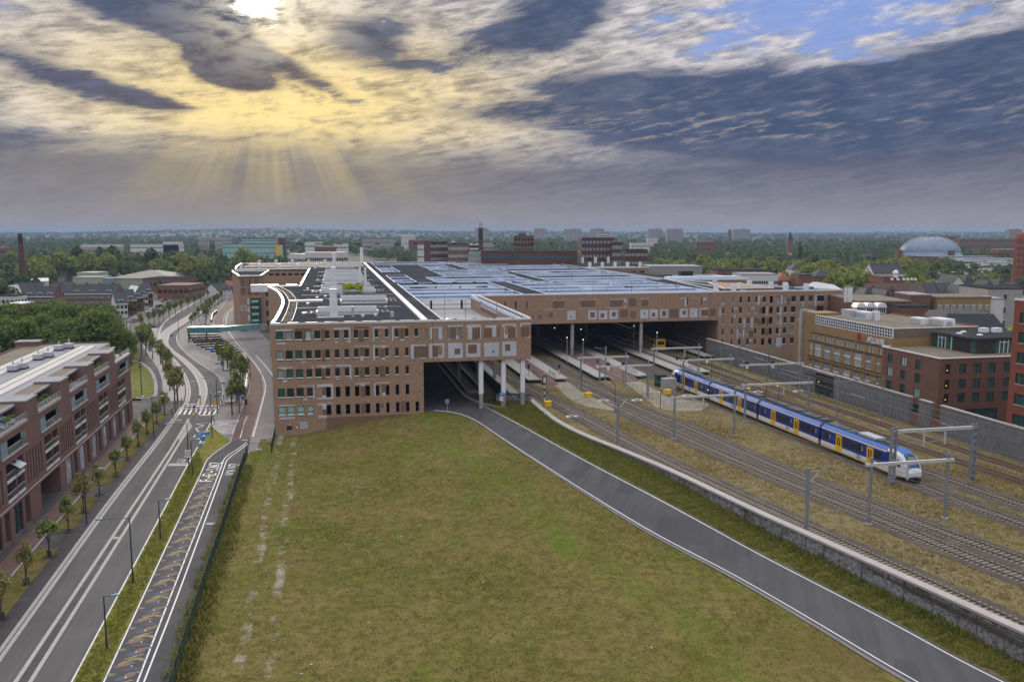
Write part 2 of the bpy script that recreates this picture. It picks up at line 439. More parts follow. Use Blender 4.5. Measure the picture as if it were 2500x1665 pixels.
M['leaf_b'] = leaf('dark_leaf', (0.045, 0.075, 0.022), (0.120, 0.150, 0.036), (0.085, 0.110, 0.032))
M['leaf_c'] = leaf('park_leaf', (0.075, 0.108, 0.030), (0.175, 0.190, 0.048), (0.200, 0.175, 0.052))
M['leaf_d'] = leaf('yellow_green_leaf', (0.18, 0.225, 0.018), (0.36, 0.36, 0.035), (0.26, 0.29, 0.03))
M['leaf_e'] = leaf('copper_leaf', (0.028, 0.020, 0.022), (0.055, 0.034, 0.032), (0.035, 0.028, 0.030))
M['leaf_f'] = leaf('distant_leaf', (0.034, 0.056, 0.025), (0.078, 0.094, 0.036), (0.052, 0.070, 0.030))
M['steel_green'] = mat('fence_green', (0.022, 0.060, 0.045), (0.016, 0.044, 0.034), 0.5, 1.5)
M['wire'] = mat('overhead_wire', (0.16, 0.17, 0.18), (0.12, 0.13, 0.14), 0.5, 1.0, metal=0.5)
M['rust'] = mat('rust_brown', (0.16, 0.085, 0.055), (0.10, 0.055, 0.040), 0.8, 2)
M['tyre'] = mat('tyre', (0.015, 0.015, 0.016), (0.010, 0.010, 0.011), 0.9, 3)
M['gabion'] = mat('gabion_stone', (0.36, 0.36, 0.375), (0.085, 0.080, 0.078), 0.95, 2.6, 8, 0.9, dirt=(0.075, 0.085, 0.03), big=0.75)
M['barrier'] = mat('grey_slatted_barrier', (0.185, 0.185, 0.195), (0.095, 0.095, 0.102), 0.9, 1.2, 5, 0.3, stretch=(2.2, 2.2, 0.35), dirt=(0.14, 0.14, 0.155), big=0.6)
M['copper'] = mat('zinc_dome', (0.21, 0.26, 0.36), (0.16, 0.20, 0.28), 0.5, 0.08, 0.7)
for i, c in enumerate([(0.75, 0.76, 0.78), (0.025, 0.027, 0.03), (0.30, 0.31, 0.33), (0.03, 0.05, 0.16), (0.30, 0.02, 0.02), (0.10, 0.14, 0.05)]):
 M['car%d' % i] = mat('car_paint', c, tuple(x * 0.92 for x in c), 0.25, 0.5, spec=0.6)
M['headlight'] = emit('lit_headlight', (1.0, 0.95, 0.85), 1.6)
M['lamp_on'] = emit('lit_lamp', (1.0, 0.85, 0.55), 1.2)
M['lamp_warm'] = emit('lit_yellow_lamp', (1.0, 0.62, 0.05), 1.3)
M['lamp_red'] = emit('lit_red_signal', (1.0, 0.02, 0.01), 2.0)
M['lamp_green'] = emit('lit_green_signal', (0.1, 1.0, 0.35), 1.2)
# ------------------------------------------------------------------ mesh builder
class MB:
 """collects shapes and links them as ONE mesh object"""
 def __init__(s, f=None):
  s.v, s.f, s.t = [], [], f
 def pt(s, p):
  s.v.append(tuple(s.t(*p)) if s.t else tuple(p))
  return len(s.v) - 1
 def face(s, *pts):
  s.f.append([s.pt(p) for p in pts])
  return s
 def box(s, x0, x1, y0, y1, z0, z1):
  i = [s.pt(p) for p in ((x0, y0, z0), (x1, y0, z0), (x1, y1, z0), (x0, y1, z0), (x0, y0, z1), (x1, y0, z1), (x1, y1, z1), (x0, y1, z1))]
  for q in ((0, 3, 2, 1), (4, 5, 6, 7), (0, 1, 5, 4), (1, 2, 6, 5), (2, 3, 7, 6), (3, 0, 4, 7)):
   s.f.append([i[k] for k in q])
  return s
 def prism(s, poly, z0, z1, top=True, bottom=False, side=True):
  n = len(poly)
  a = [s.pt((*p, z0)) for p in poly]
  b = [s.pt((*p, z1)) for p in poly]
  if side:
   for k in range(n):
    s.f.append([a[k], a[(k + 1) % n], b[(k + 1) % n], b[k]])
  if top:
   s.f.append(b[:])
  if bottom:
   s.f.append(a[::-1])
  return s
 def bar(s, p, q, w, h=None, up=(0, 0, 1)):
  """square bar from p to q, w wide, h high"""
  h = h or w
  p, q = Vector(p), Vector(q)
  d = (q - p).normalized()
  u = Vector(up)
  if abs(d.dot(u)) > 0.95:
   u = Vector((1, 0, 0))
  a = d.cross(u).normalized() * (w / 2)
  b = a.cross(d).normalized() * (h / 2)
  i = [s.pt(x) for x in (p - a - b, p + a - b, p + a + b, p - a + b, q - a - b, q + a - b, q + a + b, q - a + b)]
  for k in ((0, 1, 2, 3), (7, 6, 5, 4), (0, 4, 5, 1), (1, 5, 6, 2), (2, 6, 7, 3), (3, 7, 4, 0)):
   s.f.append([i[j] for j in k])
  return s
 def tube(s, pts, r, n=8, cap=True):
  pts = [Vector(p) for p in pts]
  rr = r if isinstance(r, (list, tuple)) else [r] * len(pts)
  rings = []
  for k, p in enumerate(pts):
   d = (pts[min(k + 1, len(pts) - 1)] - pts[max(k - 1, 0)]).normalized()
   u = Vector((0, 0, 1)) if abs(d.z) < 0.9 else Vector((1, 0, 0))
   a = d.cross(u).normalized()
   b = a.cross(d)
   rings.append([s.pt(p + (a * math.cos(2 * math.pi * j / n) + b * math.sin(2 * math.pi * j / n)) * rr[k]) for j in range(n)])
  for r0, r1 in zip(rings, rings[1:]):
   for j in range(n):
    s.f.append([r0[j], r0[(j + 1) % n], r1[(j + 1) % n], r1[j]])
  if cap:
   s.f.append(rings[0][::-1])
   s.f.append(rings[-1][:])
  return s
 def lathe(s, prof, n=16, c=(0, 0)):
  rings = [[s.pt((c[0] + r * math.cos(2 * math.pi * j / n), c[1] + r * math.sin(2 * math.pi * j / n), z)) for j in range(n)] for r, z in prof]
  for r0, r1 in zip(rings, rings[1:]):
   for j in range(n):
    s.f.append([r0[j], r0[(j + 1) % n], r1[(j + 1) % n], r1[j]])
  s.f.append(rings[-1][:])
  return s
 def ribbon(s, a, b, z=None):
  """strip between two polylines of equal length"""
  ia = [s.pt((p[0], p[1], p[2] if z is None else z)) for p in a]
  ib = [s.pt((p[0], p[1], p[2] if z is None else z)) for p in b]
  for k in range(len(ia) - 1):
   s.f.append([ia[k], ib[k], ib[k + 1], ia[k + 1]])
  return s
 def mesh(s, name, m):
  me = bpy.data.meshes.new(name)
  me.from_pydata(s.v, [], s.f)
  for x in (m if isinstance(m, (list, tuple)) else [m]):
   me.materials.append(M[x] if isinstance(x, str) else x)
  return me
 def build(s, name, m, parent=None, smooth=False, label=None, kind=None, loc=None):
  me = s.mesh(name, m)
  if smooth:
   me.polygons.foreach_set('use_smooth', [True] * len(me.polygons))
  return put(name, me, parent, label, kind, loc)
def put(name, me, parent=None, label=None, kind=None, loc=None, rz=0.0):
 o = bpy.data.objects.new(name, me)
 COL.objects.link(o)
 if parent:
  o.parent = parent
 if label:
  o['label'] = label
 if kind:
  o['kind'] = kind
 if loc is not None:
  o.location = loc
 if rz:
  o.rotation_euler = (0, 0, rz)
 return o
def thing(name, label, cat, loc=(0, 0, 0), rz=0.0, group=None):
 o = put(name, None, None, label, None, loc, rz)
 o['category'] = cat
 if group:
  o['group'] = group
 return o
def tag(o, label, cat, group=None):
 o['label'], o['category'] = label, cat
 if group:
  o['group'] = group
 return o
def kids(o):
 return KID.get(o.name, [])
KID = {}
def freeze(root):
 """remember the children of a thing that is going to be copied"""
 for o in [root] + list(root.children_recursive):
  KID[o.name] = list(o.children)
def copy_tree(o, parent=None, loc=None, rz=None, label=None, scale=None, group=None):
 c = o.copy()
 COL.objects.link(c)
 if parent:
  c.parent = parent
 if loc is not None:
  c.location = loc
 if rz is not None:
  c.rotation_euler = (0, 0, rz)
 if scale is not None:
  c.scale = (scale, scale, scale) if not isinstance(scale, tuple) else scale
 if label:
  c['label'] = label
 if group:
  c['group'] = group
 for ch in KID.get(o.name, []):
  copy_tree(ch, c)
 return c
def drop(root):
 """remove a template"""
 for o in list(root.children_recursive) + [root]:
  bpy.data.objects.remove(o)
def wall(mb, u0, u1, z0, z1, holes, deep=0.25):
 """face of a wall in its own (along, depth, up) frame with openings and their reveals"""
 us = sorted({u0, u1, *[x for h in holes for x in h[:2]]})
 zs = sorted({z0, z1, *[x for h in holes for x in h[2:4]]})
 us = [x for x in us if u0 <= x <= u1]
 zs = [x for x in zs if z0 <= x <= z1]
 for a, b in zip(zs, zs[1:]):
  zc, start = (a + b) / 2, None
  row = [h for h in holes if h[2] < zc < h[3]]
  for c, d in zip(us, us[1:]):
   uc = (c + d) / 2
   solid = not any(h[0] < uc < h[1] for h in row)
   if solid and start is None:
    start = c
   if not solid and start is not None:
    mb.face((start, 0, a), (c, 0, a), (c, 0, b), (start, 0, b))
    start = None
  if start is not None:
   mb.face((start, 0, a), (u1, 0, a), (u1, 0, b), (start, 0, b))
 for h in holes:
  a, b, c, d = h[:4]
  mb.face((a, 0, c), (a, deep, c), (a, deep, d), (a, 0, d))
  mb.face((b, 0, c), (b, 0, d), (b, deep, d), (b, deep, c))
  mb.face((a, 0, c), (b, 0, c), (b, deep, c), (a, deep, c))
  mb.face((a, 0, d), (a, deep, d), (b, deep, d), (b, 0, d))
 return mb
_win_cache = {}
def window(parent, f, a, b, c, d, pane='glass', frame='dark', inset=0.16, sill=None, bars=(0, 0), w=0.07, name='window'):
 """a window part: frame (with glazing bars), pane and sill as sub-parts; f maps (along, depth, up)"""
 key = (id(f), round(b - a, 2), round(d - c, 2), pane, frame, inset, sill, bars, w)
 o0 = f(a, 0, c)
 if key not in _win_cache:
  z0 = f(0, 0, 0)
  g = lambda u, y, z: f(u, y, z) - z0
  W, H = b - a, d - c
  mb = MB(g)
  mb.box(0, w, inset - 0.05, inset + 0.05, 0, H).box(W - w, W, inset - 0.05, inset + 0.05, 0, H)
  mb.box(w, W - w, inset - 0.05, inset + 0.05, 0, w).box(w, W - w, inset - 0.05, inset + 0.05, H - w, H)
  for k in range(1, bars[0] + 1):
   x = W * k / (bars[0] + 1)
   mb.box(x - w / 2, x + w / 2, inset - 0.045, inset + 0.045, w, H - w)
  for k in range(1, bars[1] + 1):
   z = H * k / (bars[1] + 1)
   mb.box(w, W - w, inset - 0.042, inset + 0.042, z - w / 2, z + w / 2)
  pm = MB(g).face((w * .5, inset, w * .5), (W - w * .5, inset, w * .5), (W - w * .5, inset, H - w * .5), (w * .5, inset, H - w * .5))
  sm = None
  if sill:
   sm = MB(g).box(-0.03, W + 0.03, -0.07, inset - 0.06, -0.02, 0.13).mesh('sill', sill)
  _win_cache[key] = (mb.mesh(name, frame), pm.mesh('pane', pane), sm)
 fm, pm, sm = _win_cache[key]
 o = put(name, fm, parent, loc=o0)
 put('pane', pm, o)
 if sm:
  put('sill', sm, o)
 return o
def crv(pts, step=2.0):
 """smooth polyline through measured points"""
 p = [Vector((*q[:2], q[2] if len(q) > 2 else 0.0)) for q in pts]
 p = [p[0] * 2 - p[1]] + p + [p[-1] * 2 - p[-2]]
 out = []
 for k in range(1, len(p) - 2):
  n = max(1, int((p[k + 1] - p[k]).length / step))
  for j in range(n):
   t = j / n
   a, b, c, d = p[k - 1:k + 3]
   out.append(0.5 * ((2 * b) + (c - a) * t + (2 * a - 5 * b + 4 * c - d) * t * t + (3 * b - a - 3 * c + d) * t ** 3))
 out.append(p[-2])
 return out
def resample(pts, n):
 d = [0]
 for a, b in zip(pts, pts[1:]):
  d.append(d[-1] + (b - a).length)
 out, k = [], 0
 for i in range(n):
  x = d[-1] * i / (n - 1)
  while k < len(d) - 2 and d[k + 1] < x:
   k += 1
  t = (x - d[k]) / max(1e-9, d[k + 1] - d[k])
  out.append(pts[k].lerp(pts[k + 1], t))
 return out
def offset(pts, w):
 """parallel polyline, w to the right of travel"""
 out = []
 for k, p in enumerate(pts):
  d = (pts[min(k + 1, len(pts) - 1)] - pts[max(k - 1, 0)])
  d.z = 0
  d.normalize()
  out.append(Vector((p.x + d.y * w, p.y - d.x * w, p.z)))
 return out
def sv(px, z=0.0, step=2.0):
 return crv([G(*p, z) for p in px], step)
def strip(name, pts, w0, w1, z, m, parent=None, kind=None, label=None):
 a, b = offset(pts, w0), offset(pts, w1)
 return MB().ribbon(a, b, z).build(name, m, parent, kind=kind, label=label)
def between(name, a, b, z, m, parent=None, kind=None, n=60):
 return MB().ribbon(resample(a, n), resample(b, n), z).build(name, m, parent, kind=kind)
def solid_strip(mb, pts, w0, w1, z0, z1):
 """a kerb or wall along a polyline"""
 a, b = offset(pts, w0), offset(pts, w1)
 n = len(pts)
 zz = lambda z, k: z[k] if isinstance(z, (list, tuple)) else z
 I = [[mb.pt((p.x, p.y, h)) for p, h in ((a[k], zz(z0, k)), (b[k], zz(z0, k)), (b[k], zz(z1, k)), (a[k], zz(z1, k)))] for k in range(n)]
 for p, q in zip(I, I[1:]):
  for j in range(4):
   mb.f.append([p[j], p[(j + 1) % 4], q[(j + 1) % 4], q[j]])
 mb.f.append(I[0][::-1])
 mb.f.append(I[-1])
 return mb
# letters as strokes, unit height, for lettering on signs, paint and trains
GLY = {
 'A': [((0, 0), (.3, 1), (.6, 0)), ((.12, .38), (.48, .38))], 'P': [((0, 0), (0, 1), (.4, 1), (.52, .85), (.52, .65), (.4, .5), (0, .5))],
 'O': [((.3, 0), (.1, .1), (0, .35), (0, .65), (.1, .9), (.3, 1), (.5, .9), (.6, .65), (.6, .35), (.5, .1), (.3, 0))],
 'L': [((0, 1), (0, 0), (.45, 0))], 'H': [((0, 0), (0, 1)), ((.55, 0), (.55, 1)), ((0, .5), (.55, .5))], 'T': [((.27, 0), (.27, 1)), ((0, 1), (.54, 1))],
 'E': [((.48, 1), (0, 1), (0, 0), (.48, 0)), ((0, .52), (.4, .52))], 'F': [((.48, 1), (0, 1), (0, 0)), ((0, .52), (.4, .52))],
 '3': [((0, .92), (.2, 1), (.42, .95), (.5, .78), (.4, .58), (.2, .53)), ((.2, .53), (.45, .46), (.52, .25), (.42, .06), (.2, 0), (0, .08))],
 '0': [((.28, 0), (.08, .12), (0, .5), (.08, .88), (.28, 1), (.48, .88), (.56, .5), (.48, .12), (.28, 0))],
 '2': [((0, .8), (.1, .95), (.28, 1), (.46, .92), (.5, .72), (.38, .5), (0, 0), (.52, 0))], '1': [((0, .8), (.2, 1), (.2, 0))],
 'S': [((.5, .85), (.3, 1), (.08, .92), (.02, .72), (.25, .52), (.48, .35), (.46, .1), (.25, 0), (0, .12))], 'N': [((0, 0), (0, 1), (.5, 0), (.5, 1))],
 'Z': [((0, 1), (.5, 1), (0, 0), (.5, 0))], 'J': [((.4, 1), (.4, .15), (.25, 0), (.05, .08))], 'U': [((0, 1), (0, .2), (.15, 0), (.38, 0), (.52, .2), (.52, 1))],
 '-': [((.05, .45), (.4, .45))], 'I': [((.1, 0), (.1, 1))], ' ': [],
}
def letter(mb, ch, w=0.13, th=0.04):
 """flat strokes of a letter in the plane (x, z) of the builder, th deep"""
 for st in GLY[ch]:
  for a, b in zip(st, st[1:]):
   dx, dz = b[0] - a[0], b[1] - a[1]
   l = math.hypot(dx, dz)
   ex, ez = dx / l * w * .35, dz / l * w * .35
   nx, nz = -dz / l * w / 2, dx / l * w / 2
   p = [(a[0] - ex + nx, a[1] - ez + nz), (a[0] - ex - nx, a[1] - ez - nz), (b[0] + ex - nx, b[1] + ez - nz), (b[0] + ex + nx, b[1] + ez + nz)]
   i = [mb.pt((q[0], 0, q[1])) for q in p] + [mb.pt((q[0], -th, q[1])) for q in p]
   mb.f += [[i[4], i[5], i[6], i[7]]] + [[i[k], i[(k + 1) % 4], i[4 + (k + 1) % 4], i[4 + k]] for k in range(4)]
 return mb
def adv(ch):
 return {'I': .42, '1': .5, ' ': .45, '-': .62}.get(ch, .85)
# ------------------------------------------------------------------ ground, streets, field, railway yard
ZY = 3.15                                         # top of the ballast and yard ground
ZR = 3.33                                         # rail head
def ground_mat():
 m, nt, p = new_mat('town_ground')
 v = pos(nt)
 a, b = noise(v, 0.012, 5, 0.6), noise(v, 0.11, 4, 0.65)
 col = mix(sstep(a, 0.42, 0.58), (0.046, 0.062, 0.024), (0.080, 0.082, 0.060))
 col = mix(sstep(b, 0.5, 0.66) * 0.7, col, (0.135, 0.122, 0.112))
 nt.links.new(col.k, p.inputs['Base Color'])
 p.inputs['Roughness'].default_value = 0.95
 return m
def grass_mat(name, base, dry, lush, bare=0.0, rut=0.0):
 """rough unmown grass: olive, dry straw and lush patches, sandy bare spots"""
 m, nt, p = new_mat(name)
 v = pos(nt)
 big, mid = noise(v, 0.035, 4, 0.6), noise(v, 0.16, 5, 0.65, 0.4)
 sm, fn = noise(v, 0.9, 5, 0.7, 0.3), noise(v, 5.0, 3, 0.7)
 col = mix(sstep(big * 0.5 + mid * 0.6, 0.42, 0.66), base, dry)
 col = mix(sstep(noise(scaled(nt, v, (1.4, 0.8, 1)), 0.075, 5, 0.7, 0.6), 0.55, 0.66) * 0.85, col, lush)
 col = mix(sstep(sm, 0.42, 0.62) * 0.62, col, tuple(x * 0.50 for x in base))
 col = mix(sstep(noise(v, 0.42, 6, 0.75, 0.5), 0.52, 0.64) * 0.5, col, tuple(x * 1.25 for x in dry))
 col = mix(sstep(fn, 0.45, 0.75) * 0.45, col, tuple(min(1, x * 1.7) for x in dry))
 if bare:
  spot = noise(scaled(nt, v, (1.0, 0.45, 1)), 0.23, 6, 0.72, 0.5)
  col = mix(sstep(spot + (sm - 0.5) * 0.35, 0.655, 0.74) * bare, col, (0.30, 0.26, 0.21))
 if rut:                                       # worn wheel tracks beside the fence
  sp = nt.nodes.new('ShaderNodeSeparateXYZ')
  nt.links.new(v.k, sp.inputs[0])
  q = S(sp.outputs[0]) + S(sp.outputs[1]) * 0.222 + 8.1 + (noise(v, 0.06, 2, 0.5) - 0.5) * 2.2
  h = S(sp.outputs[0]) * 0.93 - S(sp.outputs[1]) * -0.36 - 41.5 + (noise(v, 0.05, 3, 0.6) - 0.5) * 12.0
  col = mix(sstep(S.m('ABSOLUTE', h), 3.6, 0.8) * sstep(mid * .6 + sm * .4, 0.42, 0.56) * 0.5, col, lush)
  col = mix(sstep(h, 3.0, 9.0) * sstep(noise(v, 0.09, 4, 0.65), 0.42, 0.62) * 0.55, col, (0.120, 0.088, 0.034))
  for c in (0.0, 2.6):
   w = S.m('ABSOLUTE', q - c)
   col = mix(sstep(w, 0.7, 0.25) * sstep(noise(v, 0.30, 5, 0.72), 0.47, 0.62) * rut, col, (0.33, 0.30, 0.255))
 nt.links.new(col.k, p.inputs['Base Color'])
 p.inputs['Roughness'].default_value = 1.0
 p.inputs['Specular IOR Level'].default_value = 0.05
 bump(nt, p, sm * 0.6 + fn * 0.5, 0.8, 0.25)
 return m
M['ground'] = ground_mat()
M['grass'] = grass_mat('field_grass', (0.116, 0.112, 0.024), (0.168, 0.132, 0.048), (0.092, 0.140, 0.014), 0.85, 0.8)
M['verge'] = grass_mat('verge_grass', (0.160, 0.165, 0.026), (0.215, 0.185, 0.050), (0.110, 0.160, 0.014), 0.5)
M['yard'] = grass_mat('yard_growth', (0.155, 0.125, 0.048), (0.200, 0.160, 0.085), (0.150, 0.088, 0.030), 0.75)
M['lawn'] = grass_mat('mown_lawn', (0.135, 0.150, 0.040), (0.165, 0.165, 0.052), (0.125, 0.150, 0.030), 0.0)
MB().face((-9000, -1500, -0.3), (9000, -1500, -0.3), (9000, 12500, -0.3), (-9000, 12500, -0.3)).build('ground', 'ground', kind='structure')
# --- the railway yard: a level plateau between the gabion wall and the grey barrier
cop_px = [(1297, 975), (1343, 1014), (1388, 1042), (1447, 1069), (1521.6, 1098.6), (1655, 1155), (1850, 1247), (2150, 1381), (2500, 1538)]
COP = crv([G(*p, 3.75) for p in cop_px], 2.0)
_e = (COP[-1] - COP[-8]).normalized()
COP += [COP[-1] + _e * k for k in (4, 8, 12, 20, 30, 44, 60)]
BAR_S = 110.5
edge = [p for p in COP if p.y < 171]
yd = [L(27.7, 300), L(BAR_S + .5, 300), L(BAR_S + .5, -170)]
yd += [Vector((p.x, p.y, 0)) for p in offset(COP, -0.4)[::-1]] + [L(47.8, 8.5), L(27.7, 1.5)]
MB().prism([(p.x, p.y) for p in yd], -0.2, ZY - 0.02).build('railway_yard_ground', 'yard', kind='structure')
# --- bus road: from under the station down to street level towards the viewer
ROAD_FAR, ROAD_NEAR = 3.22, 1.0
def road_z(y):
 k = min(1.0, max(0.0, (y - 68) / (150 - 68)))
 return ROAD_NEAR + (ROAD_FAR - ROAD_NEAR) * (k * k * (3 - 2 * k) * .5 + k * .5)
def on_road(u, v):
 z = 2.0
 for _ in range(25):
  g = G(u, v, z)
  z = road_z(g.y)
 return g
BL = crv([on_road(*p) for p in [(1060, 1003), (1100, 1006), (1150, 1021), (1240, 1079), (1328, 1136), (1447, 1211.6), (1596, 1301), (1783, 1399), (1960, 1500), (2150, 1613.5), (2240, 1665)]], 1.5)
BR = crv([on_road(*p) for p in [(1120, 955), (1165, 980), (1200.5, 1000.5), (1328, 1069), (1447, 1134), (1596, 1211.6), (1744.5, 1292), (1850, 1350), (2150, 1505), (2330, 1602.7), (2453, 1665)]], 1.5)
for B in (BL, BR):
 e = (B[-1] - B[-6]).normalized()
 B += [B[-1] + e * k for k in (5, 12, 22, 34)]
nB = 90
bl, br = resample(BL, nB), resample(BR, nB)
for P in (bl, br):
 for p in P:
  p.z = road_z(p.y)
road_bus = MB().ribbon([a + (a - b).normalized() * .45 for a, b in zip(bl, br)], [b + (b - a).normalized() * .45 for a, b in zip(bl, br)]).build('bus_road', 'asphalt', kind='structure')
MB().ribbon([p + Vector((0, 0, .012)) for p in bl], [a.lerp(b, .022) + Vector((0, 0, .012)) for a, b in zip(bl, br)]).build('edge_line', 'stripe', road_bus)
MB().ribbon([b.lerp(a, .022) + Vector((0, 0, .012)) for a, b in zip(bl, br)], [p + Vector((0, 0, .012)) for p in br]).build('edge_line', 'stripe', road_bus)
kb = MB()
ko = [a + (a - b).normalized() * .9 for a, b in zip(bl, br)]
ki = [a + (a - b).normalized() * .45 for a, b in zip(bl, br)]
kb.ribbon([p + Vector((0, 0, .05)) for p in ko], [p + Vector((0, 0, .05)) for p in ki])
kb.ribbon([p + Vector((0, 0, .05)) for p in ki], [p - Vector((0, 0, .05)) for p in ki])
kb.build('kerb', 'paver', road_bus)
# bus station floor inside the underpass
MB().prism([(p.x, p.y) for p in (L(27.6, .3), L(37.5, .3), L(37.5, 280), L(27.6, 280))], ZY - .3, ZY + .03).build('bus_station_floor', 'asphalt', kind='structure')
# --- the rough field between fence, station front and gabion wall
FEN = crv([G(*p, 0) for p in [(430, 1665), (462, 1560), (500, 1440), (548, 1290), (597, 1131)]], 2.0)
_e = (FEN[0] - FEN[3]).normalized()
FEN = [FEN[0] + _e * k for k in (40, 20, 8)] + FEN
FEN2 = [G(597, 1131), G(604, 1106), G(662.6, 1107.6), G(677.6, 1039.7)]
def nearest(pts, x, y):
 """distance to a polyline, height there, and which side (positive to the right of travel)"""
 best = (1e9, 0, 0)
 for a, b in zip(pts, pts[1:]):
  ex, ey = b.x - a.x, b.y - a.y
  l2 = ex * ex + ey * ey + 1e-9
  t = min(1, max(0, ((x - a.x) * ex + (y - a.y) * ey) / l2))
  qx, qy = a.x + ex * t, a.y + ey * t
  d = math.hypot(x - qx, y - qy)
  if d < best[0]:
   best = (d, a.z + (b.z - a.z) * t, (x - qx) * ey - (y - qy) * ex)
 return best
def bumpy(x, y):
 return 0.16 * math.sin(x * .31 + 1.3) * math.sin(y * .27 + .4) + 0.09 * math.sin(x * .9 + y * .7) + 0.06 * math.sin(x * 1.9 - y * 1.3)
bls, brs = bl[::2] + [bl[-1]], br[::2] + [br[-1]]
fence_line = FEN + FEN2[1:]
def field_h(x, y):
 dl, zl, sl = nearest(bls, x, y)
 dr, zr, sr = nearest(brs, x, y)
 if sl < 0 and sr > 0:                         # between the road's edges
  return road_z(y) - 0.12
 if sr <= 0:                                   # verge on the railway side
  k = min(1, dr / 3.5)
  return zr - .12 + k * .30 + (bumpy(x, y) * .5 if dr > 1.5 else 0)
 df = nearest(fence_line, x, y)[0]
 k = max(0.0, min(1.0, 1 - (dl - .6) / 26.0))
 h = zl * (k * k * (3 - 2 * k)) * .55 + zl * k * .45
 edge_k = min(1, max(0, (dl - .6) / 3)) * min(1, df / 3)
 return h - 0.07 * (1 - min(1, dl / 1.2)) + bumpy(x, y) * edge_k
def make_field():
 mb = MB()
 # grid in station coordinates so that it meets the brick front cleanly
 idx = {}
 step = 1.25
 S0, S1, T1 = -6.0, 84.0, -118.0
 ns, nt_ = int((S1 - S0) / step), int(-T1 / step)
 flp = fence_line[::2] + [fence_line[-1]]
 cps = COP[::2] + [COP[-1]]
 inside = {}
 for j in range(nt_ + 1):
  for i in range(ns + 1):
   s_, t_ = S0 + i * step, T1 + j * (-T1 / nt_)
   p = L(s_, t_)
   df, _, sf = nearest(flp, p.x, p.y)
   dc, _, sc = nearest(cps, p.x, p.y)
   inside[i, j] = (sf > 0 or df < .5) and (sc > 0 or dc < .8)
   if inside[i, j]:
    idx[i, j] = mb.pt((p.x, p.y, field_h(p.x, p.y)))
 for j in range(nt_):
  for i in range(ns):
   q = [(i, j), (i + 1, j), (i + 1, j + 1), (i, j + 1)]
   if all(inside[k] for k in q):
    mb.f.append([idx[k] for k in q])
 return mb.build('grass_field', 'grass', smooth=True, kind='structure')
field = make_field()
# --- the street on the left
LK = sv([(0, 1579), (263, 1222), (380, 1075), (434, 1001), (450, 982), (455, 957), (450, 928), (432, 893), (405, 862), (388, 838), (384, 815), (398, 788), (432, 762), (480, 735), (520, 711), (560, 693), (585, 683)])
ML = sv([(32, 1665), (400, 1118), (423, 1082), (461, 1018), (481, 985), (486.5, 963), (483, 937), (468, 908), (439, 878), (405, 850), (389, 831), (399, 808), (454, 773), (500, 745), (545, 715), (580, 696)])
MR = sv([(79, 1665), (394, 1159), (442, 1080), (487, 1014), (501, 983), (507, 958), (503, 934), (487, 908), (455, 878), (425, 856), (412, 840), (412, 826), (420, 812), (460, 785), (510, 752), (555, 722), (588, 702)])
RK = sv([(178, 1665), (400, 1248), (446.6, 1159), (489, 1082), (523, 1018), (539, 981), (543, 956), (538, 934), (527, 915), (489, 891), (463, 872), (440, 850), (431, 835), (433, 818), (450, 800), (500, 768), (545, 738), (580, 714), (600, 702)])
def back(P, d=40):
 e = (P[0] - P[3]).normalized()
 return [P[0] + e * d] + P
LK, ML, MR, RK = back(LK), back(ML), back(MR), back(RK)
road = between('street', LK, RK, 0.0, 'asphalt2', kind='structure', n=130)
# median: dark brick in the near part, pale paving round the crossing and the bend
nM = 120
ml, mr = resample(ML, nM), resample(MR, nM)
cut = [k for k, p in enumerate(ml) if p.y < 155][-1]
xw = [k for k, p in enumerate(ml) if p.y < 172][-1]
xe = [k for k, p in enumerate(ml) if p.y < 183][-1]
MB().ribbon(ml[:cut + 1], mr[:cut + 1], 0.02).build('median', 'paver_dark', road)
MB().ribbon(ml[cut:xw + 1], mr[cut:xw + 1], 0.02).build('median', 'paver_lite', road)
MB().ribbon(ml[xe:], mr[xe:], 0.02).build('median', 'paver_lite', road)
for P, w in ((ml, (0, .38)), (mr, (-.38, 0))):
 for a, b in ((0, xw + 1), (xe, nM)):
  Q = P[a:b]
  MB().ribbon(offset(Q, w[0]), offset(Q, w[1]), 0.032).build('gutter_line', 'kerb', road)
# pale kerb bands along both sides
strip('gutter_line', LK, 0.0, 0.42, 0.012, 'kerb', road)
strip('gutter_line', LK, 0.55, 0.95, 0.012, 'kerb', road)
nk = [p for p in RK if p.y < 166]
strip('edge_line', nk, -0.20, -0.05, 0.012, 'stripe', road)
MB_k = solid_strip(MB(), [p for p in RK if p.y > 176], 0.0, 0.3, -.1, 0.13)
MB_k.build('kerb', 'kerb', road)
# pavement to the left, up to and behind the apartment building
lw = resample(LK, 80)
pave = MB()
far_edge = [Vector((p.x - 9 - max(0, p.y - 190) * .02, p.y - 2, 0)) for p in lw]
pave.ribbon(far_edge, lw, 0.10)
pave.ribbon([p + Vector((0, 0, .10)) for p in lw], [p + Vector((0, 0, -.1)) for p in lw])
pave.build('pavement', 'paver_dark', kind='structure')
# pale paved strip with the tree row in the bend, red cycle strip past the houses
bend = [p for p in lw if 186 < p.y < 330]
strip('tree_strip', bend, -5.2, -0.3, 0.115, 'paver_lite', kind='structure')
strip('cycle_strip', [p for p in lw if p.y < 176], -6.6, -4.4, 0.115, 'paver_red', kind='structure')
strip('kerb_line', [p for p in lw if p.y < 176], -4.35, -4.15, 0.125, 'kerb', kind='structure')
